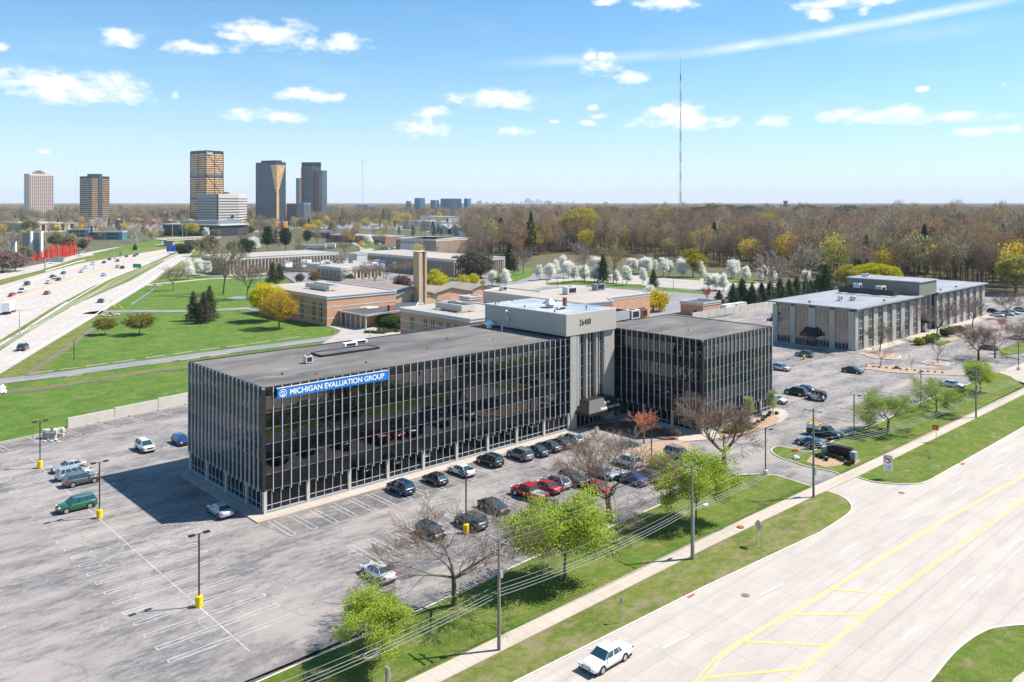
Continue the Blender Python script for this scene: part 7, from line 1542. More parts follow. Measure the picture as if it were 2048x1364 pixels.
def make_vehicle(key, st, gh, wb, track, wr, extras=(), lampz=.66, tailz=.80, pill=((0,.05),(.32,.36),(.64,.68),(.97,1.0)), lampw=.30, rail=False, black=False, windows=True):
    parts = []; body = loft(st, key+'_body', [M['carpaint']]); parts.append(('body', body, 'paint', None)); W_ = max(s[3] for s in st); xf, xr_ = st[-1][0], st[0][0]
    if gh:
        ps, pr = greenhouse(*gh, pill); parts.append(('cabin', pr.mesh('cabin', [M['trimb'] if black else M['carpaint']]), 'paint', None))
        for nm, mb in ps: parts.append((nm, mb.mesh(nm, M['cglass']), None, None))
        zb, zr, xb, xr2, wbb, wrr = gh; mr = MB()
        for s in (1, -1): m_ = MB().box((xb[1]-.35, s*(W_+.06), zb+.10), (.14,.18,.13)); parts.append(('mirror', m_.mesh('mirror', [M['carpaint']]), 'paint', None))
        if rail: 
            for s in (1, -1): parts.append(('roof_rail', MB().box(((xr2[0]+xr2[1])/2, s*(wrr-.04), zr+.085), (abs(xr2[1]-xr2[0])*.9, .05, .05)).mesh('roof_rail', M['steel']), None, None))
    zb0 = min(s[1] for s in st)
    mb = MB()
    for x in wb:
        a = arch(x, wr+.075, W_, wr); mb.v += a.v; mb.f += [[i+mb.nv for i in f] for f in a.f]; mb.m += a.m; mb.nv += a.nv
    mb.box(((xf+xr_)/2, 0, zb0+.02), (xf-xr_-.5, W_*1.94, .16)); parts.append(('underbody', mb.mesh('underbody', M['trimb']), None, None))
    for s in (1, -1):
        parts.append(('headlight', MB().box((xf-.10, s*(W_-.27), lampz), (.24, lampw, .14)).mesh('headlight', M['lamp']), None, None)); parts.append(('tail_light', MB().box((xr_+.13, s*(W_-.20), tailz), (.26, .24, .15)).mesh('tail_light', M['tail']), None, None))
    parts.append(('grille', MB().box((xf-.035, 0, lampz-.06), (.12, W_*.95, .20)).mesh('grille', M['trimb']), None, None)); parts.append(('bumper', MB().box((xf-.05, 0, .36), (.16, W_*1.7, .14)).box((xr_+.05, 0, .38), (.16, W_*1.7, .14)).mesh('bumper', M['trimb']), None, None))
    parts.append(('number_plate', MB().box((xr_-.012, 0, .62), (.03, .34, .16)).mesh('number_plate', M['plate']), None, None))
    for e in extras: parts.append(e)
    for x in wb:
        for s in (1, -1): parts.append(('wheel', TYRE2 if wr > .36 else TYRE, None, (x, s*(track-.10), wr, 0 if s > 0 else math.pi, wr/(.40 if wr > .36 else .33))))
    VEH[key] = parts
sedan = [(-2.38,.42,.72,.70),(-2.30,.28,.93,.84),(-1.85,.22,1.02,.90),(-1.2,.20,1.00,.915),(-.4,.20,.95,.92),(.5,.20,.93,.92),(1.05,.20,.94,.92),(1.7,.21,.86,.91),(2.15,.24,.74,.86),(2.36,.34,.60,.72)]
make_vehicle('sedan', sedan, (.93,1.40,(-1.70,1.15),(-.95,.42),.82,.60), (-1.38,1.45), .92, .33, pill=((0,.06),(.42,.46),(.74,.78),(.985,1.0)))
old = [(-2.66,.40,.78,.80),(-2.58,.30,.92,.90),(-2.1,.24,.98,.96),(-1.2,.22,.97,.98),(-.2,.22,.95,.98),(.8,.22,.93,.98),(1.6,.24,.89,.97),(2.3,.28,.80,.93),(2.58,.34,.68,.84)]
make_vehicle('old_sedan', old, (.94,1.42,(-1.45,1.15),(-.95,.40),.86,.66), (-1.42,1.52), .98, .34, pill=((0,.07),(.20,.22),(.54,.58),(.985,1.0)), lampw=.5, extras=(('chrome', MB().box((2.55,0,.60),(.12,.7,.16)).mesh('chrome', M['rim']), None, None), ('turn_signal', MB().box((2.50,.80,.62),(.1,.14,.12)).mesh('turn_signal', M['amber']), None, None), ('turn_signal', MB().box((2.50,-.80,.62),(.1,.14,.12)).mesh('turn_signal', M['amber']), None, None)))
suv = [(-2.33,.45,.80,.80),(-2.28,.34,1.02,.90),(-1.9,.28,1.10,.94),(-1,.26,1.08,.95),(0,.26,1.05,.95),(.8,.26,1.04,.95),(1.5,.28,1.02,.94),(2.05,.32,.92,.90),(2.30,.42,.72,.80)]
make_vehicle('suv', suv, (1.05,1.66,(-2.24,1.20),(-1.92,.45),.86,.68), (-1.36,1.45), .95, .37, lampz=.84, tailz=1.02, rail=True, pill=((0,.05),(.24,.27),(.52,.55),(.80,.83),(.985,1.0)))
make_vehicle('crossover', [(a, b-.04, c-.06, w) for a, b, c, w in suv], (.98,1.56,(-2.20,1.18),(-1.55,.42),.85,.64), (-1.36,1.42), .95, .36, lampz=.78, tailz=.95, rail=True, pill=((0,.08),(.30,.33),(.60,.64),(.985,1.0)))
hatch = [(-2.12,.42,.78,.76),(-2.06,.28,.96,.86),(-1.6,.22,.99,.90),(-.4,.20,.96,.905),(.6,.20,.94,.905),(1.3,.21,.88,.90),(1.85,.24,.76,.86),(2.12,.34,.60,.74)]
make_vehicle('hatchback', hatch, (.93,1.44,(-1.98,1.12),(-1.50,.35),.82,.62), (-1.28,1.32), .905, .33, pill=((0,.08),(.30,.34),(.62,.66),(.985,1.0)))
pk = [(-2.95,.50,1.00,.93),(-2.90,.45,1.10,.98),(-1.2,.42,1.12,1.0),(-.2,.40,1.12,1.0),(1.0,.40,1.12,1.0),(1.6,.42,1.14,.99),(2.5,.46,1.08,.96),(2.88,.52,.86,.90)]
make_vehicle('pickup', pk, (1.12,1.84,(-.85,1.45),(-.75,.75),.90,.74), (-1.75,1.80), 1.0, .41, lampz=.92, tailz=.95, pill=((0,.04),(.44,.48),(.97,1.0)), extras=(('bed_cover', MB().box((-1.88,0,1.135),(1.9,1.62,.06)).mesh('bed_cover', M['plinth']), None, None), ('bumper', MB().box((-2.99,0,.62),(.18,1.9,.2)).mesh('bumper', M['rim']), None, None)))
make_vehicle('service_truck', pk, (1.12,1.80,(-.35,1.35),(-.25,.70),.90,.74), (-1.75,1.80), 1.0, .38, lampz=.88, tailz=.95, pill=((0,.05),(.97,1.0)), extras=(('camper_top', MB().box((-1.72,0,1.52),(2.35,1.86,.74)).mesh('camper_top', M['white']), None, None), ('ladder', MB().box((-1.6,.35,2.05),(3.0,.08,.09)).box((-1.6,-.05,2.05),(3.0,.08,.09)).box((-1.6,.15,2.05),(.1,.45,.07)).box((-.7,.15,2.05),(.1,.45,.07)).box((-2.5,.15,2.05),(.1,.45,.07)).mesh('ladder', plain('orange_ladder', (.80,.20,.01), .6)), None, None), ('ladder', MB().box((-1.6,-.45,2.10),(2.6,.3,.14)).mesh('ladder', M['yellow']), None, None), ('roof_rack', MB().box((-.65,0,1.96),(.07,1.7,.06)).box((-2.7,0,1.96),(.07,1.7,.06)).mesh('roof_rack', M['darkmetal']), None, None)))
jp = [(-2.05,.55,.95,.78),(-2.02,.50,1.10,.80),(-.5,.48,1.14,.82),(.55,.48,1.14,.82),(.6,.48,1.13,.72),(1.75,.52,1.08,.66),(1.80,.56,.95,.64)]
make_vehicle('off_roader', jp, (1.13,1.80,(-2.0,.72),(-1.97,.45),.79,.73), (-1.32,1.45), .86, .41, lampz=.92, tailz=.95, lampw=.18, pill=((0,.05),(.34,.38),(.66,.70),(.96,1.0)), extras=(('hard_top', MB().box((-.78,0,1.74),(2.46,1.52,.24)).box((-1.72,0,1.45),(.5,1.60,.5)).mesh('hard_top', M['black']), None, None), ('spare_wheel', MB().tube((-2.06,0,1.05),(-2.30,0,1.05),.38,n=18).mesh('spare_wheel', M['tyre']), None, None), ('fender', MB().box((1.45,.80,.98),(1.0,.30,.08)).box((1.45,-.80,.98),(1.0,.30,.08)).box((-1.32,.86,.98),(1.0,.22,.08)).box((-1.32,-.86,.98),(1.0,.22,.08)).mesh('fender', M['trimb']), None, None)))
vn = [(-2.7,.45,1.95,.92),(-2.6,.35,2.05,.98),(0,.32,2.08,1.0),(1.3,.32,2.05,.99),(1.5,.32,1.40,.98),(2.4,.36,1.05,.92),(2.62,.46,.75,.85)]
make_vehicle('van', vn, (1.15,2.02,(.6,2.05),(.6,1.35),.95,.82), (-1.7,1.8), .98, .36, lampz=.85, tailz=1.1, pill=((0,.05),(.55,.6),(.97,1.0)))
bt = [(1.1,.6,1.25,1.0),(1.2,.5,1.5,1.05),(2.4,.5,1.5,1.05),(3.4,.55,1.3,.98),(3.6,.6,.95,.92)]
make_vehicle('box_truck', bt, (1.45,2.35,(1.2,2.9),(1.3,2.3),1.0,.9), (-2.6,2.5), 1.05, .45, lampz=1.0, tailz=.8, pill=((0,.08),(.95,1.0)), extras=(('cargo_box', MB().box((-1.7,0,2.35),(5.8,2.4,2.7)).mesh('cargo_box', M['white']), None, None), ('chassis', MB().box((-1.5,0,.8),(5.6,1.1,.4)).mesh('chassis', M['darkmetal']), None, None)))
DIRS = {'+v': math.atan2(V[1], V[0]), '-v': math.atan2(-V[1], -V[0]), '+u': math.atan2(U[1], U[0]), '-u': math.atan2(-U[1], -U[0])}
def vehicle(kind, px_, py_, head, col, label, group=None, simple=False, name=None, cat='car', z=0.0, s=1.0):
    a = DIRS[head] if isinstance(head, str) else head; p = G(px_, py_, .75+z); o = empty(name or {'pickup': 'pickup_truck', 'service_truck': 'service_pickup', 'off_roader': 'off_road_car', 'van': 'van', 'box_truck': 'box_truck'}.get(kind, 'parked_car'), (p[0], p[1], z+.012), a, label, cat, group); o.scale = (s, s, s)
    for nm, me, pa, tr in VEH[kind]:
        if simple and nm in ('mirror', 'underbody', 'grille', 'bumper', 'number_plate', 'roof_rail', 'chrome', 'turn_signal', 'tail_light', 'headlight'): continue
        q = bpy.data.objects.new(nm, me); COL.objects.link(q); q.parent = o
        if pa: q.color = (*col, 1)
        if nm == 'wheel' and tr:
            q.location = tr[:3]; q.rotation_euler = (0, 0, tr[3]); q.scale = (tr[4], 1, tr[4])
            if not simple: r_ = bpy.data.objects.new('rim', RIM2 if me is TYRE2 else RIM); COL.objects.link(r_); r_.parent = q
    return o
WH=(.80,.80,.79); SI=(.48,.50,.53); GY=(.20,.205,.22); BK=(.012,.012,.014); NV=(.01,.028,.075); RD=(.42,.008,.012); TE=(.03,.075,.10)
CARS = [
 ('suv',801,973,'+v',(.005,.035,.10),'navy blue SUV, nearest car of the row along the office walk'),('hatchback',870,955,'+v',(.03,.03,.03),'dark hatchback between the navy SUV and the white sedan'),
 ('sedan',923,938,'+v',WH,'white sedan parked nose in at the office walk'),('suv',980,919,'+v',(.015,.015,.018),'black SUV between the white sedan and the grey SUV'),('suv',1040,907,'+v',(.20,.21,.225),'grey SUV with roof rails at the office walk'),
 ('sedan',1072,899,'+v',(.035,.055,.07),'slate blue sedan right of the grey SUV'),('sedan',1098,890,'+v',(.08,.085,.09),'dark grey sedan, third from the right end of the walk row'),('sedan',1120,884,'+v',(.02,.02,.02),'black sedan beside the silver crossover'),('crossover',1142,876,'+v',(.45,.46,.48),'silver crossover at the right end of the walk row'),
 ('sedan',987,1009,'-v',(.05,.055,.06),'dark sedan facing out beside the red pickup'),('hatchback',861,1058,'-v',(.02,.022,.03),'dark hatchback facing out behind the bare tree'),('suv',942,1040,'+v',(.09,.09,.095),'grey SUV by the yellow lamp base behind the bare tree'),
 ('pickup',1059,984,'+v',(.50,.008,.012),'bright red crew cab pickup with grey bed cover'),('sedan',1092,971,'+v',(.45,.02,.02),'red sedan hidden behind the red pickup'),('crossover',1112,962,'+v',(.36,.38,.41),'silver grey crossover right of the red sedan'),('suv',1146,957,'-v',(.05,.05,.055),'charcoal SUV behind the bare tree limbs'),
 ('sedan',1196,973,'-v',(.50,.01,.025),'red sedan facing out under the bare forked tree'),('sedan',1206,943,'-v',(.28,.31,.36),'silver blue sedan facing out behind the forked tree'),('suv',1254,921,'+v',(.72,.73,.72),'white minivan shaped SUV behind the forked tree'),('sedan',1265,955,'+v',(.03,.06,.20),'blue sedan right of the red one under the forked tree'),
 ('sedan',1296,948,'+v',(.16,.05,.07),'maroon sedan near the lime tree behind the pole'),('suv',1357,906,'-v',(.40,.42,.44),'silver SUV parked alone near the driveway planting island'),('sedan',1330,930,'+v',(.45,.07,.03),'orange red sedan half hidden by the lime tree'),
 ('sedan',756,1140,'+v',WH,'lone white sedan parked near the lower middle of the lot'),('suv',153,1007,'-u',(.01,.135,.055),'green SUV beside the second yellow lamp base'),('suv',163,957,'+u',(.10,.085,.085),'brownish grey SUV, front car of the three at the left'),('suv',148,945,'+u',(.42,.46,.52),'silver blue SUV, middle car of the three at the left'),
 ('sedan',139,930,'-u',(.44,.40,.36),'champagne sedan, rear car of the three at the left'),('sedan',440,1017,'+v',(.45,.47,.50),'silver sedan in the shadow beside the black glass end wall'),('suv',290,891,'-v',(.78,.78,.76),'white SUV standing alone in the far left part of the lot'),('hatchback',361,878,'-v',(.01,.045,.25),'bright blue hatchback half hidden by the black glass building'),
 ('sedan',1705,739,'-v',(.02,.03,.055),'dark navy sedan alone beside the orange cones'),('crossover',1562,734,'-v',(.66,.68,.70),'silver white crossover just right of the glass wing'),('crossover',1609,707,'+v',(.12,.17,.21),'blue grey crossover by the yellow lamp base near the pilaster office'),('suv',1592,782,'+v',(.015,.016,.02),'black SUV left of the white off roader'),
 ('sedan',1608,776,'+v',(.04,.09,.12),'teal sedan mostly hidden by the black SUV'),('sedan',1551,797,'-v',WH,'white car peeking out from behind the glass wing corner'),('sedan',1620,882,'+v',(.03,.085,.14),'steel blue sedan by the monument sign'),('sedan',1905,767,'-v',(.66,.70,.74),'white sedan behind the flat topped green tree'),
 ('crossover',1854,681,'+v',(.07,.06,.06),'dark brown crossover beside the clipped hedges'),('sedan',1548,638,'+v',(.01,.025,.06),'navy car at the left edge of the pilaster office'),('suv',1556,633,'-v',(.7,.72,.74),'white SUV behind the navy car by the pilaster office'),('van',1562,643,'+v',WH,'white van cut off by the pilaster office corner'),
 ('hatchback',1987,621,'-v',(.015,.02,.05),'dark car first in the group beyond the pilaster office'),('sedan',1995,629,'-v',WH,'white sedan nearest in the group beyond the pilaster office'),('crossover',2014,626,'-v',(.72,.70,.70),'white crossover beside the bare tree beyond the pilaster office'),('hatchback',2026,624,'-v',WH,'small white car third in the group beyond the pilaster office'),
 ('crossover',2042,619,'-v',(.38,.44,.5),'grey blue crossover at the right edge beyond the pilaster office'),('sedan',2034,674,'+v',(.45,.55,.56),'pale green sedan behind the bare tree at the right edge'),('sedan',1978,694,'+v',(.12,.04,.05),'maroon car hidden in the bare tree clump')]
for c in CARS: vehicle(*c, group=None)
vehicle('off_roader',1631,792,'+v',(.78,.80,.82),'white boxy off road car with black top and rear spare wheel'); 
vehicle('service_truck',1650,864,'-v',(.012,.02,.035),'dark pickup with white camper top and orange ladders', cat='truck')
vehicle('old_sedan',1212,1309,'-u',(.80,.82,.85),'silver white sedan driving on the concrete road', name='sedan_car')
fw = math.atan2(*(G(40,640)-G(300,510))[::-1]); fh = fw+math.pi
FW = [('suv',54,567,0,(.03,.035,.05),'dark SUV ahead of the white van on the freeway'),('van',45,582,0,WH,'white van coming down the freeway'),('sedan',24,589,0,(.62,.02,.03),'bright red car at the left on the freeway'),('sedan',94,585,1,(.45,.02,.03),'red car on the near carriageway of the freeway'),('sedan',105,552,0,(.03,.04,.07),'navy car, first of a cluster of three on the freeway'),
 ('sedan',110,555,0,(.6,.66,.72),'pale silver car in the cluster of three on the freeway'),('sedan',117,558,0,BK,'black car in the cluster of three on the freeway'),('sedan',96,564,0,WH,'white car behind the cluster of three on the freeway'),('sedan',127,545,0,(.12,.02,.03),'dark maroon car in the middle of the freeway'),
 ('sedan',163,542,0,WH,'lowest of three white cars on the freeway'),('sedan',171,534,0,WH,'middle of three white cars on the freeway'),('hatchback',185,527,0,WH,'highest of three white cars on the freeway'),('sedan',208,524,0,(.04,.05,.08),'dark car before the overpass, lowest of the far group'),('sedan',219,518,0,(.05,.06,.09),'dark blue car in the far group on the freeway'),
 ('sedan',232,515,0,WH,'white car in the far group on the freeway'),('hatchback',235,521,0,(.09,.06,.05),'brown car near the median in the far group'),('sedan',253,512,0,(.05,.06,.09),'dark car alone toward the overpass'),('sedan',269,511,0,(.05,.055,.08),'dark car, left of the last pair before the overpass'),('sedan',274,508.5,0,(.07,.08,.11),'dark car, right of the last pair before the overpass'),
 ('crossover',235,533,1,(.5,.5,.5),'silver car left of the brown SUV on the near carriageway'),('suv',245,534.5,1,(.07,.045,.05),'brown SUV on the near carriageway'),('sedan',207,549,1,(.55,.62,.68),'pale silver car alone on the near carriageway'),('sedan',202,601,1,(.03,.035,.06),'dark navy car on the ramp road'),('suv',46,694,1,(.04,.06,.07),'dark teal minivan low on the ramp road'),
 ('van',160,510,0,WH,'white box van on the frontage road by the red poles'),('pickup',165,503,0,(.7,.7,.7),'white pickup beside the red poles'),('sedan',103,524.5,0,WH,'white car on the frontage road behind the gantry sign')]
for k, a, b, d, c, lab in FW: vehicle(k, a, b, fw if d == 0 else fh, c, lab, 'vehicles on the freeway', simple=(b < 540), name='van' if k == 'van' else 'moving_car', s=1.1)
vehicle('box_truck',19,622,fh,WH,'white box truck on the near carriageway of the freeway', cat='truck', s=1.15)
# small parked cars in the far lots
cc = [WH, SI, GY, BK, NV, RD, TE, (.6,.6,.6)]; nlot = 0
for (x0, x1, y, n) in ((905,958,552,9),(900,950,559,8),(765,788,496,8),(730,765,452,9),(770,800,447,9),(815,850,449,9),(870,905,522,0),(320,345,482,5),(240,270,474,6),(640,700,545,0),(1000,1010,531,1),(752,760,488,2)):
    for i in range(n):
        x = x0+(x1-x0)*(i+.5)/n; vehicle(rnd.choice(['sedan','suv','crossover']), x, y+rnd.uniform(-1,1), '+v' if i % 2 else '-v', rnd.choice(cc), 'small parked car in a distant parking lot', 'parked cars in distant lots', simple=True)
# ------------------------------------------------------------------ street furniture
def lot_lamp(px_, py_, h, label, yellow=True, arms=2, base_h=1.05, z=0):
    p = G(px_, py_, z); o = empty('parking_lot_lamp', (*p, z), 0, label, 'street lamp')
    b = MB(); b.tube((*p, z), (*p, z+base_h), .36, n=18); b.tube((*p, z+base_h), (*p, z+base_h+.05), .36, .26, n=18); b.build('base', M['yellow'] if yellow else M['precast'], o)
    MB().box((*p, z+(base_h+h)/2), (.13, .13, h-base_h), U).build('pole', M['bronze'], o)
    for s in ((-1, 1) if arms == 2 else (1,)):
        d = (U*.75+V*.0)*s if arms == 2 else -V*.9; MB().tube((*p, z+h-.05), (*(p+d*.5), z+h-.05), .04, n=6).build('arm', M['bronze'], o); MB().box((*(p+d), z+h-.02), (.62, .42, .13), U).build('lamp_head', M['black'], o)
    return o
for a, b, t, lab, yl, ar in ((80,936,842,'lot lamp on a yellow base, farthest of the left row',True,2),(199,1036,924,'lot lamp on a yellow base beside the green SUV',True,2),(398,1213,1067,'lot lamp on a yellow base, nearest of all',True,2),(932,1066,940,'lot lamp on a yellow base inside the bare tree',True,2),(1303,933,846,'lot lamp on a yellow base by the orange twigged tree',True,2),(1608,719,668,'lot lamp on a yellow base before the pilaster office',True,2),
   (1531,950,856,'lot lamp at the kerb left of the driveway',False,1),(1708,871,789,'lot lamp on a concrete base near the monument sign',False,1),(1842,816,744,'lot lamp on a concrete base between the flat topped trees',False,2),(2037,740,683,'lot lamp at the second driveway near the right edge',False,1)):
    Y = 66000/(b-HY); lot_lamp(a, b, (b-t)*Y/F, lab, yl, ar, 1.05 if yl else .7)
# utility poles and wires
def upole(px_, py_, ytop, label, m='wood', arm=True, extra=None):
    p = G(px_, py_, .12); h = (py_-ytop)*p[1]/F; o = empty('utility_pole', (*p, .1), 0, label, 'utility pole')
    MB().tube((*p, .1), (*p, h), .17, .11, n=12).build('pole', M[m], o)
    if arm:
        for i, (z, s) in enumerate(((h-.35, 1.25), (h-1.45, 1.0))[:2 if extra == 'transformer' else 1]):
            MB().box((*p, z), (s*2, .10, .12), V).build('crossarm', M['wood'], o)
            for k in (-.92, 0.0 if i == 0 else -.4, .92): q = p+V*s*k; MB().tube((*q, z+.05), (*q, z+.32), .055, .035, n=8).build('insulator', M['trim'], o)
        if extra == 'transformer':
            for k in (-.8,-.5,.6): q = p+V*k; MB().tube((*q, h-1.75), (*q, h-1.35), .07, n=8).build('cutout', M['steel'], o)
            MB().box((*(p-V*.28), h-3.2), (.3,.2,.6), U).build('bracket', M['steel'], o)
    return o, p, h
PL = []
for args in ((998,1300,1072,'weathered wooden utility pole with two crossarms, nearest the camera','wood',True,'transformer'),(1384,1117,927,'wooden utility pole carrying a small street light arm','wood',True,None),(1627,994,815,'greenish utility pole with a metal box by the driveway','wood_green',True,None),(1952,835,737,'utility pole farthest along the road by the flat topped trees','wood',True,'transformer')):
    o, p, h = upole(*args); PL.append((p, h, o))
MB().tube((*(PL[1][0]+V*-.19), .1), (*(PL[1][0]+V*-.19), 5.2), .13, .11, n=10).build('conduit', M['steel'], PL[1][2])
q = PL[1][0]; MB().tube((*q, 5.6), (*(q+U*1.5-V*.6), 5.9), .04, n=6).build('lamp_arm', M['steel'], PL[1][2]); MB().box((*(q+U*1.7-V*.65), 5.88), (.7,.3,.2), U).build('lamp_head', M['trim'], PL[1][2])
q = PL[2][0]; MB().box((*(q+U*.35), 3.6), (.45,.4,1.1), U).build('meter_box', M['plinth'], PL[2][2])
qs = UV(-11.3,-44); sp_ = empty('pole_stub', (*qs, .1), 0, 'short cut off wooden pole stub by the nearest lime tree', 'post'); MB().tube((*qs, .1), (*qs, 3.1), .15, .14, n=12).build('post', M['wood'], sp_); MB().box((*(qs+U*.16), 2.5), (.06,.3,.9), U).build('plate', M['precast'], sp_)
ends = [(UV(-34,-43.6), 10.4)]+[(p, h) for p, h, _ in PL]+[(UV(185,-46.5), 11.0)]
WO = [(-1.15,-.05),(0.05,-.05),(1.15,-.05),(.18,-4.3),(.20,-4.75),(.22,-5.05),(.2,-5.35),(.18,-3.4)]
for i, (off, dz) in enumerate(WO):
    mb = MB()
    for (a, ha), (b, hb_) in zip(ends[:-1], ends[1:]):
        L_ = np.linalg.norm(b-a); n = 10; sag = L_*(.018 if i < 3 else .022); pr = None
        for k in range(n+1):
            t = k/n; q = a+(b-a)*t+V*off; z = ha+(hb_-ha)*t+dz+(.25 if i < 3 else 0)-4*sag*t*(1-t); cur = (q[0], q[1], z)
            if pr: mb.tube(pr, cur, (.010,.010,.010,.014,.02,.02,.022,.010)[i], n=5, cap=False)
            pr = cur
    tag(mb.build('power_line', M['wire']), 'thin overhead conductor strung between the tops of the utility poles' if i < 3 else 'thick lower cable strung along the utility poles', 'cable', 'top conductors on the utility poles' if i < 3 else 'lower cables on the utility poles')
for (t, i0, s) in ((.62, 0, .35),(.45, 2, .3)):
    a, ha = ends[i0]; b, hb_ = ends[i0+1]; q = a+(b-a)*t+V*.2; z = ha+(hb_-ha)*t-5-4*np.linalg.norm(b-a)*.022*t*(1-t)
    mb = MB(); P_ = [(q+U*1.0*math.cos(k_)*.8, z+math.sin(k_)*.24) for k_ in np.linspace(0, 2*math.pi, 14)]
    for (c1, z1), (c2, z2) in zip(P_[:-1], P_[1:]): mb.tube((*c1, z1), (*c2, z2), .035, n=5, cap=False)
    tag(mb.build('cable_loop', M['wire' if i0 == 0 else 'black']), 'pale spare cable loop hanging on the lower cables near the lime tree' if i0 == 0 else 'dark spare cable loop hanging over the driveway', 'cable loop')
# signs
def post_sign(px_, py_, w_, h_, z0, m, label, face, posts=(-.3, .3), diamond=False, name='road_sign'):
    p = G(px_, py_, .12); o = empty(name, (*p, .1), 0, label, 'sign'); f = np.asarray(face, float); ax = np.array([-f[1], f[0]])
    for s in posts: q = p+ax*s; MB().tube((*q, .1), (*q, z0+h_*.7), .04, n=6).build('post', M['steel'], o)
    q = p+f*.06
    if diamond:
        c = (q[0], q[1]); r = w_/2; zz = z0+h_/2; A = lambda s, z: (c[0]+ax[0]*s, c[1]+ax[1]*s, z); B_ = lambda s, z: (c[0]+ax[0]*s+f[0]*.02, c[1]+ax[1]*s+f[1]*.02, z)
        MB().hexa([A(0,zz-r), A(r,zz), A(0,zz+r), A(-r,zz)], [B_(0,zz-r), B_(r,zz), B_(0,zz+r), B_(-r,zz)]).build('panel', M[m], o)
    else: MB().box((*q, z0+h_/2), (w_, .03, h_), ax).build('panel', M[m], o)
    return o, q, ax, f
post_sign(1518, 1093, 1.35, 1.35, 1.95, 'precast', 'blank back of a diamond road sign on two posts beside the sidewalk', -U*.9+V*.3, (-.42, .42), True)
tow = -G(1076,950)/np.linalg.norm(G(1076,950)); fdir = (-U*.96-V*.25); fdir /= np.linalg.norm(fdir)
o, q, ax, f = post_sign(1076+698-698+700, 958, 1.25, 1.25, 2.35, 'white', 'no left turn sign with a red ring on two posts by the driveway', fdir, (-.5, .5))
ax3 = np.array([-fdir[1], fdir[0]]); 
MB().box((*q, 1.78), (1.25, .03, 1.0), ax).build('panel', M['white'], o)
def disc(mb, c, ax, f, z, r0, r1, out, n=28, a0=0, a1=2*math.pi):
    P = lambda a, r: (c[0]+ax[0]*math.cos(a)*r+f[0]*out, c[1]+ax[1]*math.cos(a)*r+f[1]*out, z+math.sin(a)*r)
    for i in range(n): a, b = a0+(a1-a0)*i/n, a0+(a1-a0)*(i+1)/n; mb.quad(P(a, r0), P(b, r0), P(b, r1), P(a, r1))
rx_ = np.array([fdir[1]*-1, fdir[0]])   # viewer's right when facing the panel
mb = MB(); disc(mb, q, rx_, f, 2.98, .44, .55, .03); PP = lambda s, z, out=.034: (q[0]+rx_[0]*s+f[0]*out, q[1]+rx_[1]*s+f[1]*out, z)
mb.quad(PP(-.36,3.28), PP(-.29,3.35), PP(.36,2.69), PP(.29,2.62)); M['sign_red'] = plain('sign_red', (.62,.01,.02), .5); mb.build('symbol', M['sign_red'], o)
mb = MB(); mb.quad(PP(.10,2.65,.026), PP(.24,2.65,.026), PP(.24,3.1,.026), PP(.10,3.1,.026)); mb.quad(PP(-.12,3.0,.027), PP(.24,3.0,.027), PP(.24,3.14,.027), PP(-.12,3.14,.027)); mb.add([PP(-.36,3.07,.027), PP(-.10,2.86,.027), PP(-.10,3.28,.027)], [(0,1,2)]); mb.build('symbol', M['black'], o)
for t_, z_, s_ in (('NO LEFT', 1.92, .24), ('TURN', 1.58, .24)): text3('lettering', t_, s_, (q[0]+f[0]*.03, q[1]+f[1]*.03, z_), rx_, .004, M['black'], o, align='CENTER')
post_sign(1242, 1246, .3, .45, 2.0, 'steel', 'narrow grey back of a small sign post on the verge near the silver sedan', U, (0,))
post_sign(1858, 943, .35, .45, 1.9, 'plinth', 'thin grey sign post on the verge right of the no left turn sign', U, (0,))
M['orange'] = plain('safety_orange', (.85,.13,.01), .5)
o, q, ax, f = post_sign(1871, 884, .95, .75, 2.1, 'orange', 'small orange square sign on a dark post beside the sidewalk', fdir, (.1,)); text3('lettering', '1', .5, (q[0]+f[0]*.03, q[1]+f[1]*.03, 2.3), rx_, .004, M['white'], o, align='CENTER'); MB().box((*q, 2.9), (1.05,.12,.1), ax).build('frame', M['bronze'], o)
# monument sign with piers
mp = G(1672, 916, .12); ms = empty('monument_sign', (*mp, .1), 0, 'black framed monument sign between two grey stone piers', 'sign')
ma, mbp = G(1645,906,.1), G(1690,916,.1); md_ = (mbp-ma)/np.linalg.norm(mbp-ma)
md_ = -V; ma = G(1650,907,.1); L_ = 4.6; mbp = ma+md_*L_
MB().box((*((ma+mbp)/2), 1.0), (L_-.6, .25, 1.4), md_).build('panel', M['black'], ms); fr = MB()
for z in (.35, 1.75): fr.box((*((ma+mbp)/2), z), (L_-.5, .45, .12), md_)
for t in np.linspace(.1, .9, 5): fr.box((*(ma+(mbp-ma)*t+U*.35), 1.05), (.08, .6, 1.4), md_)
fr.box((*((ma+mbp)/2+U*.6), 1.75), (L_-.5, .1, .1), md_); fr.build('frame', M['darkmetal'], ms)
for q_, h_ in ((ma, 1.0), (mbp, 1.2)): k = MB().box((*q_, .1+h_/2), (.9, .8, h_), md_).box((*q_, .15+h_), (1.0, .9, .12), md_); k.build('pier', M['plinth'], ms)
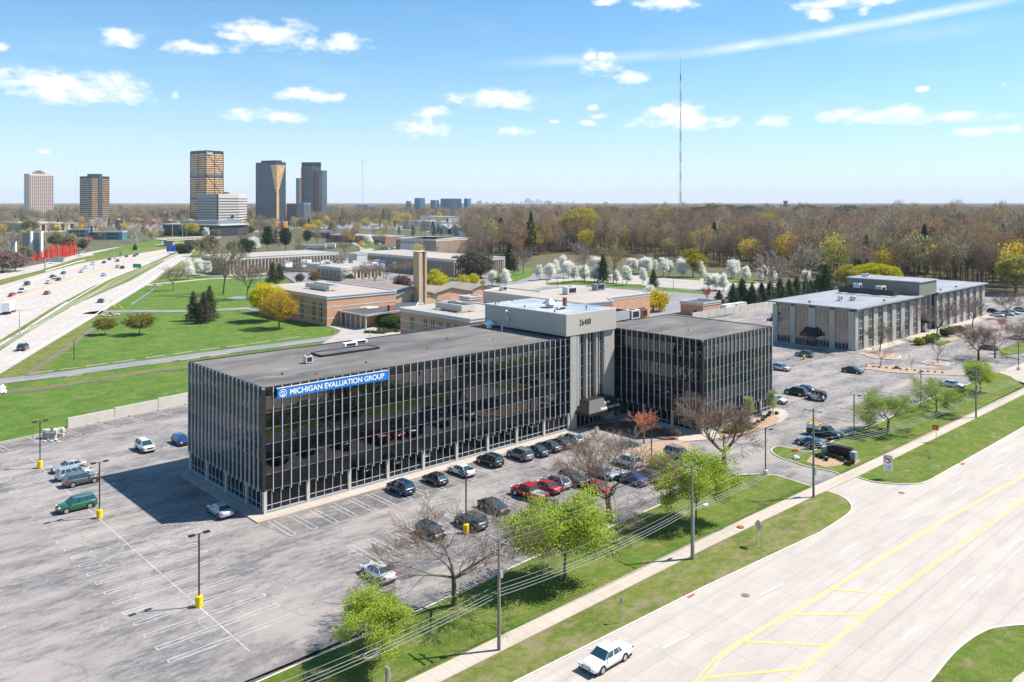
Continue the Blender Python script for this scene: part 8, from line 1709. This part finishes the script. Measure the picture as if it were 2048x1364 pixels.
# accessible parking sign, cones, small things
o, q, ax, f = post_sign(1821, 818, .4, .5, 1.3, 'sign_blue', 'small blue accessible parking sign at the lot edge', fdir, (0,)); mb = MB(); disc(mb, q, ax, f, 1.52, .05, .1, .03, 12); mb.build('symbol', M['white'], o)
o, q, ax, f = post_sign(1138, 855, .35, .5, 1.3, 'sign_blue', 'small blue parking sign at the pale pier left of the canopy', -V, (0,))
for i, (a, b) in enumerate(((1733.5,732.5),(1727,741.5),(1730,742),(1733,736))):
    p = G(a, b); o = empty('traffic_cone', (*p, .0), 0, ('upright' if i in (0,3) else 'low')+' orange traffic cone beside the dark navy sedan', 'traffic cone', 'orange cones beside the navy sedan'); hh = .8 if i in (0, 3) else .4; MB().tube((*p, .03), (*p, hh), .18, .04, n=10).build('body', M['orange'], o); MB().box((*p, .03), (.42,.42,.05)).build('base', M['black'], o)
p = G(1590,903,.1); k = MB().tube((p[0]-.35, p[1], .35), (p[0]+.35, p[1], .42), .22, n=12).ball((p[0]+.35, p[1], .42), .22, 1, 10, 6).tube((*p, .1), (*p, .3), .25, .12, n=8); tag(k.build('fallen_hydrant', M['orange']), 'orange red hydrant shaped object on the driveway grass tip', 'hydrant')
for a, b, lab in ((476.5,625,'small red hydrant beside the park drive before the yellow trees'),(665.6,666,'small red hydrant at the tip of the lawn'),(221,628,'small red hydrant where the drive meets the ramp')):
    p = G(a, b); o = empty('fire_hydrant', (*p, 0), 0, lab, 'hydrant'); MB().tube((*p, 0), (*p, .7), .2, .16, n=10).ball((*p, .72), .17).build('body', M['sign_red'], o); MB().tube((p[0]-.3, p[1], .5), (p[0]+.3, p[1], .5), .08, n=8).build('nozzle', M['sign_red'], o)
p = G(1592,917,.1); tag(MB().ball((*p, .3), .55, .55, 9, 6, jit=.25).build('boulder', M['precast']), 'pale boulder at the edge of the driveway island', 'rock')
p = G(1794,737,.15); tag(MB().ball((*p, .35), .6, .8, 8, 6, jit=.3).build('boulder', M['mulch_dark']), 'dark boulder in the long mulch island', 'rock')
for i in range(11): p = G(1745+i*14+rnd.uniform(-2,2), 734+i*1.2, .15); tag(MB().ball((*p, .3), .28, .8, 7, 5, jit=.2).build('small_shrub', plain('shrub_green', (.12,.14,.04), .9) if i == 0 else bpy.data.materials['shrub_green']), 'tiny green tuft in the long mulch island', 'shrub', 'tufts in the long mulch island')
# stacks of concrete rubble blocks at the wall end
PB = [G(93,876), G(100,877.5), G(107,877), G(114,874), G(121,873)]
for i, pb in enumerate(PB):
    for j in range(6):
        k = MB().box((pb[0]+rnd.uniform(-.12,.12), pb[1]+rnd.uniform(-.12,.12), .13+j*.25), (1.1+rnd.uniform(-.2,.1), .75, .2), (math.cos(rnd.uniform(-.2,.2)), .1)); tag(k.build('paving_block', M['precast']), 'pale concrete block in the low stacks at the wall end', 'concrete block', 'stacked blocks at the end of the retaining wall')
for i in range(14): p = G(100+rnd.uniform(-16,24), 882+rnd.uniform(-3,4)); tag(MB().ball((*p, .12), rnd.uniform(.15,.3), .6, 6, 4, jit=.4).build('rubble', M['precast']), 'loose broken concrete piece by the block stacks', 'rubble', 'loose pieces by the block stacks')
for i in range(26): p = G(3+rnd.uniform(-5,7), 779+rnd.uniform(-7,8)); tag(MB().ball((*p, .15), rnd.uniform(.35,.6), .6, 6, 4, jit=.4).build('riprap_stone', M['trim']), 'white riprap stone at the ditch outlet by the left edge', 'rock', 'riprap stones at the ditch outlet')
for a, b, lab in ((221,630,'stone ringed culvert mouth by the drive at the ramp'),(309,572,'stone ringed culvert mouth at the far end of the ditch')):
    p = G(a, b); o = empty('culvert', (*p, 0), 0, lab, 'culvert'); k = MB(); 
    for j in range(10): k.ball((p[0]+2.6*math.cos(j*.63), p[1]+2.6*math.sin(j*.63), .15), .7, .5, 6, 4, jit=.4)
    k.build('stone_ring', M['pave_tan'], o); MB().tube((p[0], p[1]-.3, .35), (p[0], p[1]+.5, .35), .6, n=12).build('pipe', M['rust'], o)
for a, b, hh, lab in ((148,722,5.0,'lone dark post on the lawn near the park drive'),(109.5,754,1.6,'small white marker sign beside the park drive'),(314,625,1.6,'small pale sign post on the lawn by the drive'),(222,610,1.6,'thin grey marker by the ramp edge')):
    p = G(a, b); o = empty('marker_post', (*p, 0), 0, lab, 'post'); MB().tube((*p, 0), (*p, hh), .09 if hh > 2 else .04, n=6).build('post', M['bronze' if hh > 2 else 'steel'], o)
    if hh < 2: MB().box((*p, hh), (.45,.05,.45)).build('panel', M['trim'], o)
for a, b in ((226,618),(238,618)):
    p = G(a, b); o = empty('pipe_barrier', (*p, 0), 0, 'slanted yellow pipe barrier at the ditch culvert by the ramp', 'barrier', 'yellow pipe barriers by the ramp'); MB().tube((p[0]-2, p[1], 0), (p[0], p[1], 1.6), .09, n=6).tube((p[0], p[1], 1.6), (p[0]+1.6, p[1], .2), .09, n=6).build('rail', M['yellow'], o)
# haze: one closed box of thin even air
def haze(density):
    m = bpy.data.materials.new('haze_air'); m.use_nodes = True; nt = m.node_tree; nt.nodes.clear(); out = nt.nodes.new('ShaderNodeOutputMaterial'); v = nt.nodes.new('ShaderNodeVolumePrincipled')
    v.inputs['Color'].default_value = (.86,.94,1.0,1); v.inputs['Density'].default_value = density; v.inputs['Anisotropy'].default_value = 0; nt.links.new(v.outputs[0], out.inputs['Volume'])
    o = MB().box((0, 12000, 172), (40000, 27000, 346)).build('haze', m); tag(o, kind='stuff', label='thin bluish air haze over the whole scene', cat='haze')
haze(5e-5)
# labels: number the members of small groups along their row so that each is singled out
bg = {}
for o in bpy.data.objects:
    if o.parent is None and o.get('category') and o.get('label') and o.get('kind') != 'stuff': bg.setdefault(o['label'], []).append(o)
def ordw(n): return '%d%s' % (n, 'th' if 10 <= n % 100 <= 20 else {1: 'st', 2: 'nd', 3: 'rd'}.get(n % 10, 'th'))
for lab, os_ in bg.items():
    if len(os_) < 2: continue
    def key(o):
        q = o.location if o.type == 'EMPTY' or o.location.length > .1 else sum((Vector(c) for c in o.bound_box), Vector())/8
        return q.x/max(q.y, 1)
    os_.sort(key=key)
    if len(lab.split()) <= 12 and len(os_) <= 240:
        for i, o in enumerate(os_): o['label'] = lab+', '+('leftmost' if i == 0 else 'rightmost' if i == len(os_)-1 else ordw(i+1)+' from the left')
        for o in os_:
            if not o.get('group'): o['group'] = lab
